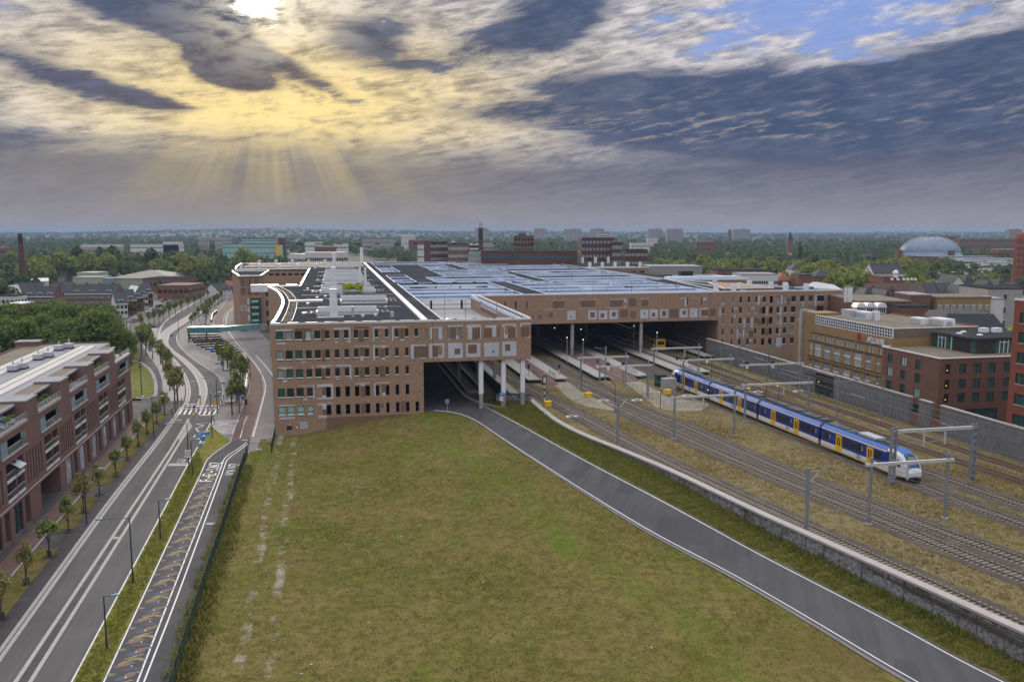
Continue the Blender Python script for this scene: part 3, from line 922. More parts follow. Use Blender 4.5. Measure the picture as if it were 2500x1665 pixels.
# mown lawn enclosed by the curved path at the end of the apartment building
lawn_px = [(322, 880), (345, 885), (368, 902), (381, 925), (384, 950), (380, 968), (350, 974), (330, 973)]
LAWN = crv([G(*p, .1) for p in lawn_px], 1.5)
MB().prism([(p.x, p.y) for p in LAWN] + [(G(300, 975).x, G(300, 975).y), (G(290, 890).x, G(290, 890).y)], 0.0, 0.19).build('lawn', 'lawn', kind='structure')
strip('kerb_line', LAWN, -.1, .7, 0.21, 'paver_lite', kind='structure')
MB().prism([(p.x, p.y) for p in (G(320, 862), G(345, 868), (G(342, 880)), G(318, 874))], 0.0, 0.19).build('lawn', 'lawn', kind='structure')
# near tree pits: grass beds between pavement and street
for k, (y0, y1) in enumerate(((70, 101), (104.5, 118), (122, 137), (139, 175))):
 Q = [p for p in resample(LK, 200) if y0 < p.y < y1]
 MB_b = solid_strip(MB(), Q, -4.0, -1.5, 0.05, 0.16)
 MB_b.build('grass_bed', 'grass', kind='structure')
# right of the street: verge, cycle street, footpath, red cycle path
CL = sv([(249, 1665), (400, 1341), (486.7, 1159), (505, 1121), (530, 1100), (559.4, 1080), (562, 1078)])
CR = sv([(430, 1665), (462, 1560), (500, 1440), (548, 1290), (583.8, 1159), (597, 1131), (606, 1100), (612, 1067)])
CL, CR = back(CL), back(CR)
cyc = between('cycle_street', CL, CR, 0.0, 'asphalt', kind='structure', n=90)
vg = [p for p in RK if p.y < 163]
between('verge', offset(vg, 0.0), [p for p in CL if p.y < 152], 0.045, 'verge', kind='structure', n=70)
DL1 = back(sv([(335, 1665), (430, 1420), (532.9, 1159), (549.8, 1117), (575, 1100), (602.8, 1079)]))
DL2 = back(sv([(351, 1665), (446, 1420), (541, 1159), (556, 1121), (580, 1103), (604, 1083)]))
RL = sv([(604, 1084), (594, 1120), (586, 1150)])
strip('lane_line', CL, 0.05, .20, 0.012, 'stripe', cyc)
strip('lane_line', DL1, -.075, .075, 0.012, 'stripe', cyc)
strip('lane_line', DL2, -.075, .075, 0.012, 'stripe', cyc)
strip('lane_line', RL, -.075, .075, 0.012, 'stripe', cyc)
# footway and forecourt from the fence to the station front
pl = [G(*p) for p in [(612, 1067), (597, 1112), (662, 1108), (680, 1042)]]
PL = [(G(*p).x, G(*p).y) for p in [(597, 1131), (604, 1108), (662.6, 1107.6), (680, 1041)]]
PLz = PL + [tuple(L(0, 0)[:2])] + [tuple(L(s, t)[:2]) for s, t in ((-.1, 37), (-1, 55), (-3.8, 84), (-7.8, 107), (1, 130), (-10, 140), (-16, 172), (-30, 220), (-34, 300))]
PLz += [(p.x, p.y) for p in [q for q in RK if q.y > 172][::-1]] + [tuple(G(523, 1018)[:2]), tuple(G(495, 1072)[:2]), tuple(G(559, 1080)[:2])]
MB().prism(PLz, -.2, -.012).build('forecourt', 'paver', kind='structure')
RP_L = sv([(562, 1079), (594, 988), (609, 948), (605, 902), (594, 867), (565, 822), (535, 800), (521, 790), (528, 766), (548, 744), (568, 718)])
RP_R = sv([(611, 1066), (634, 988), (642, 948), (632, 902), (613, 878), (585, 838), (560, 812), (545, 795), (548, 766), (567, 748), (584, 724)])
rp = between('cycle_path', RP_L, RP_R, 0.012, 'paver_red', kind='structure', n=90)
WL = sv([(618, 1066), (635, 1004), (648, 948), (642, 921), (624, 891), (602, 865), (575, 832), (555, 806), (552, 790), (556, 766), (575, 748)])
strip('path_line', WL, -.10, .10, 0.02, 'stripe', rp)
strip('path_line', offset(RP_R, .25), -.08, .08, 0.024, 'kerb', rp)
strip('path_line', RP_L, -.08, .08, 0.024, 'kerb', rp)
PW = sv([(625, 868), (645, 890), (662, 912), (668, 922)])
strip('path_line', PW, -.12, .12, 0.02, 'stripe', rp)
for a, b, w in (((586, 1070), (592, 1050), .16), ((595, 1035), (603, 1018), .16), ((600, 1016), (606, 1016), .3)):
 strip('path_line', [G(*a), G(*b)], -w / 2, w / 2, 0.024, 'stripe', rp)
for k in range(9):
 v0 = 1049 - k * 1.7
 u0 = 592.4 + k * .35
 strip('path_dash', [G(u0, v0), G(u0 + .2, v0 - .8)], -.09, .09, 0.024, 'stripe', rp)
# red crossing band and the zebra
MB().ribbon([G(436, 994), G(440, 989), G(446, 988)], [G(604, 991), G(601, 985), G(600, 984)], 0.014).build('crossing_band', 'paver_red', road)
for k in range(8):
 u = 434.5 + k * 12.1
 MB().ribbon([G(u, 1012), G(u + 4.7, 1011.6)], [G(u + 6.6, 1001.2), G(u + 11.0, 1001)], 0.02).build('zebra_bar', 'stripe', road)
for v0 in (990.5, 997):
 for k in range(8):
  u = 444 + k * 11.6 - (v0 - 990) * .5
  MB().ribbon([G(u, v0 + 1.6), G(u + 6.5, v0 + 1.4)], [G(u + 1, v0 - .2), G(u + 7, v0 - .4)], 0.022).build('crossing_dash', 'stripe', road)
for u0, u1, v0, n in ((447, 477, 987.5, 9), (488, 519, 1013.5, 9)):
 MB().ribbon([G(u0, v0 + .5), G(u0 + .4, v0 - .3)], [G(u1, v0 - .5), G(u1 + .4, v0 - 1.3)], 0.022).build('give_way_line', 'stripe', road)
 for k in range(n):
  u = u0 + (u1 - u0) * k / n
  g = 1.8 if v0 > 1000 else -1.8
  MB().face(*[G(*p, .026) for p in ((u, v0), (u + 1.8, v0), (u + .9, v0 + g))]).build('give_way_tooth', 'stripe', road)
# lettering and lines painted on the street: 30 and its double bar
for k, ch in enumerate('30'):
 g0 = G(432 + k * 11.5, 1128)
 ex, ez = (G(443, 1127.6) - G(432, 1128)) / 11 * 8.2, (G(434.2, 1121.4) - G(432, 1128))
 letter(MB(lambda x, y, z, g0=g0, ex=ex, ez=ez: g0 + ex * x * 1.5 + ez * z + Vector((0, 0, .02 - y * .02))), ch, .16).build('painted_number', 'stripe', road)
for v0 in (1132.5, 1136.3):
 MB().ribbon([G(413 - (v0 - 1132) * .6, v0 + .9), G(413.5 - (v0 - 1132) * .6, v0 - .5)], [G(461 - (v0 - 1132) * .5, v0 - .4), G(461.5 - (v0 - 1132) * .5, v0 - 1.7)], 0.02).build('stop_bar', 'stripe', road)
for path in ([(472, 1068), (485, 1054), (478, 1046), (499, 1039), (479, 1035), (508, 1032)],):
 pts = [G(*p) for p in path]
 for a, b in zip(pts, pts[1:]):
  strip('zigzag_line', [a, b], -.09, .09, 0.02, 'stripe', road)
# loading bay with painted crosses
bay_px = [(507, 1063), (520, 1029), (584, 1024), (568, 1059)]
bay = MB().face(*[G(*p, .012) for p in bay_px]).build('loading_bay', 'paver_lite', kind='structure')
cr = [((507, 1062), (570, 1058)), ((521, 1029), (583, 1025)), ((513, 1043), (521, 1029)), ((576, 1038), (583, 1025)), ((504, 1060), (512, 1048)), ((567, 1058), (574, 1043)),
  ((521, 1030), (577, 1040)), ((513, 1044), (582, 1026)), ((512, 1048), (568, 1058)), ((507, 1061), (574, 1044))]
for a, b in cr:
 strip('bay_line', [G(*a), G(*b)], -.07, .07, 0.02, 'stripe', bay)
# painted words along the cycle street, read from the side
for word, a, b, wid in (('F-E-SNZ', (502, 1175), (530, 1126), 1.75), ('JOLUZ', (563, 1161), (575, 1130), 1.65)):
 p0, p1 = G(*a), G(*b)
 along = (p1 - p0)
 tot = sum(adv(c) for c in word)
 sc = along.length / tot
 ea = along.normalized()
 eu = Vector((-ea.y, ea.x, 0))
 cur = 0
 for ch in word:
  g0 = p0 + ea * cur * sc + eu * (-wid / 2)
  letter(MB(lambda x, y, z, g0=g0, ea=ea, eu=eu, sc=sc, wid=wid: g0 + ea * x * sc + eu * z * wid + Vector((0, 0, .02 - y * .02))), ch, .15).build('painted_letter', 'stripe', cyc)
  cur += adv(ch)
# the worn painted patterns along the cycle street
for nm_, c in (('paint_yellow', (0.34, 0.27, 0.10)), ('paint_orange', (0.24, 0.125, 0.085)), ('paint_blue', (0.070, 0.085, 0.165)), ('paint_sand', (0.27, 0.23, 0.11))):
 M[nm_] = mat(nm_, c, (0.085, 0.083, 0.085), 0.85, 2.2, 9)
mid = resample([a.lerp(b, .30) for a, b in zip(resample(CL, 90), resample(CR, 90))], 400)
mid = [p for p in mid if 62 < p.y < 132]
per = 4.35
acc, k0 = 0.0, 0
motif = []
for a, b in zip(mid, mid[1:]):
 acc += (b - a).length
 if acc > per:
  acc -= per
  motif.append((a, (b - a).normalized()))
for q, (c, e) in enumerate(motif):
 n_ = Vector((e.y, -e.x, 0))
 P = lambda x, y: c + n_ * x + e * y + Vector((0, 0, .012))
 def blob(name, m, x, y, rx, ry, rot=0.0, z=0.0):
  pts = [P(x + rx * math.cos(t) * math.cos(rot) - ry * math.sin(t) * math.sin(rot), y + rx * math.cos(t) * math.sin(rot) + ry * math.sin(t) * math.cos(rot)) + Vector((0, 0, z)) for t in [2 * math.pi * j / 14 for j in range(14)]]
  MB().face(*pts).build(name, m, cyc)
 j = rng.uniform(-.1, .1)
 arc = [P(-1.2 + 2.3 * t, .35 + 1.25 * math.sin(t * 2.0) - .75 * t * t) for t in [i / 10 for i in range(11)]]
 MB().ribbon(offset(arc, -.02), offset(arc, .30 + .12), c.z + .016).build('painted_arc', 'paint_yellow', cyc)
 blob('painted_patch', 'paint_orange', -.55 + j, .15, .85, .36, .35)
 blob('painted_patch', 'paint_blue', .15, -.75 + j, .95, .20, .0)
 blob('painted_dot', 'paint_sand', -1.35, -1.35 + j, .36, .24)
 blob('painted_dot', 'paint_sand', .8 + j, -.55 - .9, .32, .2)
 blob('painted_patch', 'paint_orange', .25, -1.75, .5, .42, .5, .002)
 blob('painted_patch', 'paint_blue', -.15 + j, -2.25, .75, .40, .4)
 blob('painted_patch', 'paint_yellow', -.1, -2.95 + j, .95, .17, .42, .003)
 blob('painted_dot', 'stripe', .05, -.2 + j, .075, .10, 0, .006)
 blob('painted_dot', 'stripe', -.05, -2.1 + j, .075, .10, 0, .006)
# iron and concrete covers let into the paving
for u, v, w, pr in ((437.7, 1025.8, .7, road), (282.9, 1312.6, .8, road), (597.4, 1074, .8, cyc), (632.7, 1097, .8, None), (545, 1056, .9, bay), (515, 1278, .8, cyc), (405, 962, .7, road), (470, 930, .7, road)):
 q = G(u, v, .03)
 MB().prism([(q.x - w * .7, q.y - w * .45), (q.x + w * .7, q.y - w * .45), (q.x + w * .62, q.y + w * .45), (q.x - w * .78, q.y + w * .45)], .0, .034).build('drain_cover', 'slab', pr, kind=None if pr else 'structure')
# ------------------------------------------------------------------ the station building
ZT = 20.6                                         # roof level
ST = thing('station_building', 'huge brown brick railway station with white roof edges spanning the tracks', 'station', OS, TH)
FRONT = lambda u, y, z: Vector((u, y, z))                       # front at t = 0
TM = 60.3
MAINF = lambda u, y, z: Vector((u, TM + y, z))                  # main front over the tracks
def win_kind(r):
 return 'glass'
# --- near wing, front wall
W1 = [(0.81, 2.09), (2.43, 3.68), (4.14, 5.43), (6.0, 7.05), (7.6, 8.69), (9.47, 10.28), (11.18, 12.03), (12.94, 13.76), (14.7, 15.49), (16.58, 17.43), (18.51, 19.16), (20.41, 21.01), (22.24, 22.87), (24.1, 24.75), (25.91, 26.55)]
SL = [(27.86, 28.29), (29.91, 30.35), (32.1, 32.57), (34.24, 34.77), (38.0, 38.26), (41.89, 42.07)]
ROWS = [(17.31, 19.16), (13.70, 15.60), (10.25, 12.12), (6.70, 8.62), (3.38, 5.25)]
holes = []
for r, (z0, z1) in enumerate(ROWS):
 for k, (a, b) in enumerate(W1):
  if (r < 3 and k == 14 and r > 0) or (r >= 3 and k == 4) or (r == 3 and k == 14):
   continue
  holes.append((a, b, z0, z1, r, k))
slits = [(a, b, 17.1, 19.1) for a, b in SL]
mb = MB(FRONT)
wall(mb, 0, 27.5, 4.2, ZT - .25, [(h[0], h[1], max(4.2, h[2]), h[3]) for h in holes if h[3] > 4.2], 0.22)
wall(mb, 0, 9.45, -.3, 4.2, [(h[0], h[1], h[2], 4.2) for h in holes if h[4] == 4 and h[5] < 4], 0.22)
wall(mb, 9.45, 27.5, 2.9, 4.2, [(h[0], h[1], h[2], 4.2) for h in holes if h[4] == 4 and h[5] > 4], 0.22)
# top halves of the lowest row
mb2 = MB(FRONT)
wall(mb, 27.5, 48.3, 12.7, ZT - .25, slits, 0.22)
# side walls, underside
mb.face((48.3, 0, 12.7), (48.3, TM, 12.7), (48.3, TM, ZT - .25), (48.3, 0, ZT - .25))
mb.face((27.5, 0, 3.0), (27.5, 300, 3.0), (27.5, 300, 12.7), (27.5, 0, 12.7))
mb.face((27.5, 0, 12.7), (27.5, 300, 12.7), (124, 300, 12.7), (124, TM, 12.7), (48.3, TM, 12.7), (48.3, 0, 12.7))
mb.build('front_wall', 'brick', ST)
# darker plinth
MB(FRONT).box(9.45, 27.5, -0.06, .35, -.3, 2.9).build('plinth', 'brick_dark', ST)
# curved and straight side wall towards the street
SIDE = crv([(0, 0), (.1, 13.5), (-.2, 37.3), (-1.0, 55.5), (-3.8, 84.3), (-7.8, 107.6)], 4.0)
SIDE = [Vector((p.x, p.y, 0)) for p in SIDE]
sm = MB()
out = SIDE + [Vector(p) for p in ((1.2, 109.6, 0), (1.8, 218, 0), (2.0, 232, 0))]
for a, b in zip(out, out[1:]):
 sm.face((a.x, a.y, -.3), (a.x, a.y, ZT - .25), (b.x, b.y, ZT - .25), (b.x, b.y, -.3))
sm.build('side_wall', 'brick', ST)
blinds = {(0, 3): 'glass_blind', (4, 0): 'glass_blind', (4, 1): 'glass_blind', (4, 2): 'glass_blind', (4, 3): 'glass_blind', (1, 0): 'glass_pale', (2, 0): 'glass_pale', (0, 1): 'glass_pale', (2, 1): 'glass_green', (1, 2): 'glass_green', (2, 2): 'glass_green', (3, 0): 'glass_green', (0, 0): 'glass_green'}
for a, b, z0, z1, r, k in holes:
 if r >= 3 and k > 3:
  MB(FRONT).face((a, .2, z0), (b, .2, z0), (b, .2, z1), (a, .2, z1)).build('opening', 'glass_void', ST)
  continue
 o = window(ST, FRONT, a, b, z0 + .16, z1, blinds.get((r, k), 'glass'), 'dark', .14)
 MB(FRONT).box(a - .02, b + .02, -.06, .10, z0 + .16, z0 + .34).build('sill', 'trim', o)
 o.children[-1].location = -o.location
 MB(FRONT).box(a, b, .05, .12, z0, z0 + .16).build('apron', 'black', o)
 o.children[-1].location = -o.location
for a, b, z0, z1 in slits:
 o = window(ST, FRONT, a, b, z0, z1, 'glass_pale' if a < 35 else 'glass', 'dark', .14, w=.05)
# the lowest row crosses the two wall strips: wall heads between windows above 4.2 are part of front_wall already
# --- flush panels of pale and dark brick set into the fronts
GREY = [(0.8, 3.7, 19.2, 19.5), (0.9, 2.5, 16.8, 17.1), (11.2, 14.1, 19.2, 19.6), (13.8, 14.1, 16.8, 19.2), (13.3, 13.8, 16.9, 17.2), (11.3, 11.8, 16.8, 17.2), (18.2, 18.45, 16.9, 19.6), (18.45, 21.0, 19.3, 19.6), (19.8, 20.3, 16.8, 17.0), (21.7, 22.0, 17.0, 19.6), (22.0, 24.5, 19.4, 19.6), (23.2, 24.0, 16.9, 17.2), (14.7, 17.6, 16.0, 16.15), (15.8, 16.4, 13.4, 14.2), (18.2, 18.5, 13.4, 16.2), (18.5, 21.0, 15.9, 16.1), (19.8, 20.4, 15.65, 15.9), (19.8, 20.4, 13.4, 13.8), (5.2, 6.0, 13.3, 13.55), (0.9, 3.7, 12.4, 12.6), (1.7, 2.4, 12.15, 12.4), (1.8, 2.5, 9.8, 10.2), (7.8, 10.7, 12.5, 12.7), (8.8, 9.4, 12.2, 12.5), (11.3, 13.8, 12.4, 12.7), (13.8, 14.1, 9.9, 12.7), (11.3, 11.9, 9.9, 10.2), (7.1, 7.35, 12.2, 12.5), (4.4, 7.1, 8.95, 9.1), (7.1, 7.3, 6.5, 9.1), (5.3, 6.0, 6.35, 6.7), (7.8, 10.4, 8.7, 9.2), (10.4, 10.7, 6.4, 9.2), (8.7, 9.4, 6.7, 7.1), (7.8, 10.4, 6.4, 6.65), (14.8, 17.5, 9.0, 9.2), (15.8, 16.4, 8.6, 9.0), (18.3, 21.1, 9.0, 9.2), (18.2, 18.5, 6.5, 9.0), (19.7, 20.3, 6.5, 7.2), (0.9, 3.7, 5.35, 5.6), (0.9, 3.7, 2.95, 3.3), (7.8, 9.4, 5.25, 5.6), (8.7, 9.4, 4.5, 5.25), (7.9, 9.4, 2.9, 3.35), (9.5, 10.7, 5.6, 5.72), (18.2, 21.0, 20.25, 20.36),
  (28.8, 29.2, 17.1, 19.3), (29.2, 30.4, 19.12, 19.3), (30.4, 31.1, 17.0, 19.3), (32.6, 35.0, 19.3, 19.6), (32.2, 32.6, 19.12, 19.6), (32.2, 32.7, 16.85, 17.08), (33.7, 34.2, 16.9, 17.6), (35.7, 38.5, 19.12, 19.6), (36.0, 36.8, 16.8, 19.12), (38.3, 38.5, 16.8, 19.12), (39.4, 41.5, 19.0, 19.4), (40.7, 41.4, 17.2, 19.0), (42.6, 45.4, 19.3, 19.6), (42.6, 43.1, 19.0, 19.3), (44.7, 45.4, 19.0, 19.3), (43.0, 43.15, 17.6, 19.0), (43.0, 43.7, 16.9, 17.6), (45.3, 45.45, 16.9, 19.0), (46.1, 48.25, 19.4, 19.7), (46.1, 46.5, 19.0, 19.4), (47.6, 48.2, 16.9, 17.1),
  (25.2, 25.7, 13.4, 16.1), (25.7, 28.0, 15.8, 16.1), (26.7, 28.0, 13.4, 13.6), (28.6, 29.2, 13.4, 16.2), (29.2, 31.1, 15.8, 16.2), (31.1, 31.5, 13.4, 16.2), (30.3, 31.1, 13.4, 14.0), (29.2, 30.3, 13.4, 13.55)]
BROWN = [(32.7, 33.7, 17.0, 19.1), (39.1, 40.6, 17.1, 18.9), (36.9, 37.9, 16.8, 18.9), (43.75, 45.2, 16.9, 18.95), (46.3, 47.9, 17.15, 19.0), (25.75, 28.4, 13.65, 15.75), (29.25, 30.25, 13.7, 15.75), (9.5, 9.5 + .0, 0, 0), (4.2, 7.1, 19.25, 19.65), (8.85, 9.4, 17.1, 19.5), (5.5, 5.95, 17.2, 19.2), (15.6, 16.5, 16.9, 19.0), (22.95, 24.0, 17.3, 19.2), (15.7, 16.5, 14.3, 15.9), (19.3, 20.3, 13.9, 15.5), (8.9, 9.4, 13.4, 15.6), (15.6, 16.5, 10.2, 12.2), (19.3, 20.3, 10.1, 12.3), (8.7, 9.4, 10.0, 12.1), (8.75, 9.45, 7.15, 8.6), (15.75, 16.5, 6.6, 8.5), (19.7, 20.3, 7.25, 8.7), (8.75, 9.45, 3.5, 4.4), (15.7, 16.5, 3.4, 5.3), (19.3, 19.9, 4.3, 5.1), (23.1, 24.0, 3.3, 5.4), (14.8, 17.5, 19.4, 19.75), (4.2, 4.1, 0, 0)]
RINGS = [((32.2, 35.0, 13.3, 16.2), (33.4, 34.5, 14.0, 15.1)), ((35.6, 38.4, 13.4, 16.1), (36.0, 37.7, 14.1, 15.8)), ((39.1, 42.0, 13.4, 16.1), (40.7, 41.1, 14.1, 14.6)), ((42.6, 45.4, 13.4, 16.2), (43.2, 44.2, 14.4, 15.7))]
RINGS_M = [((72.3, 74.6, 13.6, 16.1), (73.0, 73.4, 14.2, 14.7)), ((78.1, 80.4, 13.6, 16.1), (78.6, 79.9, 14.1, 15.6)), ((81.0, 83.4, 13.6, 16.0), (81.5, 82.6, 14.0, 15.2)), ((84.0, 86.4, 13.6, 16.1), (84.7, 85.8, 14.3, 15.5)), ((92.8, 95.1, 13.5, 16.0), (93.8, 94.2, 14.6, 15.3)), ((95.5, 97.8, 13.6, 16.0), (96.1, 97.1, 14.0, 15.1)), ((98.5, 100.8, 13.6, 16.0), (99.0, 100.3, 14.1, 15.5)), ((104.2, 106.5, 13.6, 16.0), (105.0, 106.0, 14.4, 15.5)), ((107.2, 109.4, 13.6, 16.1), (107.8, 108.2, 14.3, 14.8)), ((110.1, 112.6, 13.6, 16.1), (110.45, 112.62, 13.85, 15.7))]
GREY_M = [(66.3, 68.6, 16.5, 16.65), (69.6, 71.7, 16.5, 16.65), (67.9, 69.4, 18.9, 19.02), (70.1, 71.6, 18.9, 19.02), (75.3, 77.6, 18.9, 19.02), (78.2, 80.4, 18.9, 19.02), (84.0, 89.0, 18.85, 19.02), (88.1, 88.8, 18.0, 18.85), (92.8, 95.0, 18.85, 19.0), (104.2, 106.0, 18.75, 19.0), (105.6, 106.1, 16.8, 18.75), (107.7, 109.6, 18.8, 18.95), (111.0, 111.9, 18.2, 18.95), (82.8, 87.5, 16.55, 16.7), (88.0, 88.8, 16.6, 17.0), (95.4, 97.8, 13.1, 13.3), (115.9, 116.3, 13.6, 16.1), (75.3, 80.4, 16.5, 16.62),
   (127.3, 127.9, 16.7, 19.2), (127.9, 129.0, 18.95, 19.2), (134.4, 134.85, 16.7, 19.2), (145.0, 145.45, 16.0, 19.3), (145.45, 147.8, 19.1, 19.3), (130.0, 130.4, 13.6, 16.1), (134.1, 134.7, 13.6, 16.1), (120.3, 120.9, 13.3, 14.0), (120.1, 121.2, 15.6, 16.0), (125.4, 126.5, 15.6, 16.05), (123.2, 123.7, 10.4, 12.9), (125.5, 126.1, 10.4, 13.1), (134.3, 134.8, 10.6, 13.0), (123.1, 123.6, 7.6, 9.8), (134.2, 134.6, 7.8, 10.0), (133.4, 135.1, 4.7, 7.3), (125.2, 126.0, 6.5, 7.0), (116.3, 116.7, 16.6, 17.3), (145.2, 147.5, 20.1, 20.38), (121.3, 121.65, 7.3, 10.2)]
BROWN_M = [(87.1, 89.3, 14.0, 16.1), (90.0, 91.6, 13.8, 15.6), (101.3, 103.8, 13.6, 16.0), (113.2, 114.8, 13.8, 15.9), (64.4, 65.3, 14.1, 15.0), (67.2, 68.3, 14.4, 15.6), (89.5, 91.5, 17.0, 19.1), (84.2, 87.8, 17.0, 18.7), (76.0, 80.0, 17.0, 18.7), (68.2, 71.4, 16.9, 18.7), (93.2, 95.0, 16.9, 18.7), (127.9, 128.75, 14.3, 16.1), (130.1, 130.9, 10.8, 13.0), (126.5, 128.6, 11.0, 12.8), (124.9, 126.4, 7.6, 9.5), (129.9, 130.8, 8.0, 10.0), (136.3, 137.3, 16.5, 18.6)]
for lst, m, f in ((GREY, 'brick_grey', FRONT), (BROWN, 'brick_dark', FRONT), (GREY_M, 'brick_grey', MAINF), (BROWN_M, 'brick_dark', MAINF)):
 for a, b, c, d in lst:
  if b - a > .05 and d - c > .05:
   e = .028 if m == 'brick_grey' else .022
   MB(f).box(a, b, -e, .0, c, d).build('brick_panel', m, ST)
for lst, f in ((RINGS, FRONT), (RINGS_M, MAINF)):
 for (a, b, c, d), (e, g, h, i) in lst:
  mb = MB(f)
  mb.box(a, e, -.028, 0, c, d).box(e, min(g, b), -.028, 0, c, h).box(e, min(g, b), -.028, 0, i, d)
  if g < b:
   mb.box(g, b, -.028, 0, c, d)
  mb.build('brick_panel', 'brick_grey', ST)
  MB(f).box(e, min(g, b), -.018, 0, h, i).build('brick_panel', 'brick_dark', ST)
# expansion joint, down pipes
MB(FRONT).box(29.30, 29.36, -.034, 0, 12.7, ZT - .25).build('joint', 'black', ST)
MB(MAINF).box(113.0, 113.07, -.034, 0, 12.7, ZT - .25).build('joint', 'black', ST)
# --- main front over the tracks and the office block at its right end
MW = [(116.8, 117.3), (119.6, 120.0), (121.8, 122.6), (124.3, 125.0), (126.6, 127.2), (128.8, 129.8), (131.0, 132.0), (133.2, 134.1), (135.4, 136.3), (137.6, 139.0), (140.3, 141.7), (143.0, 144.3), (145.6, 147.8), (149.1, 151.8)]
MR_ = [(17.2, 19.05), (14.25, 16.1), (11.3, 13.2), (8.3, 10.15), (5.4, 7.25)]
mh = [(a, b, c, d, r, k) for r, (c, d) in enumerate(MR_) for k, (a, b) in enumerate(MW)]
ms = [(52.6, 52.9, 17.0, 18.8), (55.2, 55.6, 17.0, 18.8), (58.0, 58.45, 17.0, 18.8), (61.0, 61.35, 17.0, 18.8), (106.2, 106.5, 17.0, 19.0), (110.4, 110.7, 17.0, 19.0)]
mb = MB(MAINF)
wall(mb, 48.3, 115.6, 12.7, ZT - .25, [h for h in ms], 0.22)
wall(mb, 115.6, 153.3, -.3, ZT - .25, mh, 0.22)
mb.face((115.6, 0, 2.9), (115.6, 90, 2.9), (115.6, 90, 12.7), (115.6, 0, 12.7))
mb.face((153.3, 0, -.3), (136.5, 32, -.3), (136.5, 32, ZT - .25), (153.3, 0, ZT - .25))
mb.build('main_front_wall', 'brick', ST)
for a, b, c, d, r, k in mh:
 if k in (5, 6) and r > 0 or (k == 6 and r == 0):
  MB(MAINF).face((a, .2, c), (b, .2, c), (b, .2, d), (a, .2, d)).build('opening', 'glass_void', ST)
 else:
  pk = (r * 5 + k * 3) % 7
  o = window(ST, MAINF, a, b, c, d, 'glass_pale' if pk in (0, 3) else ('glass_teal' if pk == 5 else 'glass'), 'dark', .14)
  MB(MAINF).box(a - .02, b + .02, -.06, .10, c, c + .16).build('sill', 'trim', o)
  o.children[-1].location = -o.location
for a, b, c, d in ms:
 window(ST, MAINF, a, b, c, d, 'glass', 'dark', .14, w=.05)
# --- roofs
def coping(mb, pts, w=.55, z0=ZT - .28, z1=ZT + .1):
 return solid_strip(mb, [Vector((*p[:2], 0)) for p in pts], 0, w, z0, z1)
wing = [(p.x + .3, p.y) for p in SIDE] + [(1.5, 109.6), (2.1, 218), (2.1, 300), (28.6, 300), (28.6, 0.3), (.3, .3)]
MB().prism(wing[:-1], ZT - .9, ZT - .18).build('roof', 'roof', ST)
cp = MB()
solid_strip(cp, SIDE, -.04, .55, ZT - .28, ZT + .12)
cp.build('roof_edge', 'trim', ST)
E_ = lambda s0, s1, t0, t1, z0=ZT - .28, z1=ZT + .12, m='trim', n='roof_edge': MB().box(s0, s1, t0, t1, z0, z1).build(n, m, ST)
E_(-.05, 48.35, -.06, .42)
E_(48.0, 48.35, .42, TM)
E_(48.35, 153.3, TM - .06, TM + .4)
E_(27.3, 28.5, .42, 300, ZT - .2, ZT + .14)
E_(-7.6, 1.6, 109.3, 109.9)
E_(1.2, 1.9, 109.9, 232)
# steel safety rails lying along the curved edge
for w in (1.6, 3.4):
 q = offset(SIDE, w)
 solid_strip(MB(), [p for p in q if p.y > 1], -.03, .03, ZT - .1, ZT + .02).build('roof_rail', 'galv', ST)
rungs = MB()
for a, b in zip(resample(offset(SIDE, 1.6), 90)[2:], resample(offset(SIDE, 3.4), 90)[2:]):
 rungs.bar((a.x, a.y, ZT - .06), (b.x, b.y, ZT - .06), .07, .05)
rungs.build('roof_cable_trays', 'dark', ST, kind='stuff')
# long white skylights across the wing roof
for k, (t, s0, s1, wdt) in enumerate(((16.6, 8.0, 19.9, 3.0), (43.5, 13.1, 23.5, 5.2), (78.2, 8.0, 22.5, 2.6), (101.6, 8.1, 22.2, 2.6), (131.2, 8.3, 22, 3), (160.3, 8.4, 22, 3), (190.8, 8.6, 21.5, 3), (238, 8.6, 21, 3))):
 o = MB().box(s0, s1, t, t + wdt, ZT - .2, ZT + .05).build('roof_light', 'black', ST)
 f = MB()
 f.box(s0 - .25, s0, t - .2, t + wdt + .2, ZT - .18, ZT + .55).box(s1, s1 + .25, t - .2, t + wdt + .2, ZT - .18, ZT + .55)
 f.box(s0, s1, t - .25, t, ZT - .18, ZT + .20).box(s0, s1, t + wdt, t + wdt + .3, ZT - .18, ZT + 1.25)
 f.build('roof_light_frame', 'white', o)
 rl = MB()
 for e in (1.2, 2.3):
  for x in (s0 - e, s1 + e):
   rl.bar((x, t - .3, ZT + .25), (x, t + wdt + .5, ZT + .25), .08)
 rl.bar((s0 - 2.3, t - .3, ZT + .25), (s1 + 2.3, t - .3, ZT + .25), .06)
 rl.bar((s0 - 2.3, t + wdt + .5, ZT + .25), (s1 + 2.3, t + wdt + .5, ZT + .25), .06)
 rl.build('safety_rail', 'steel_lite', o)
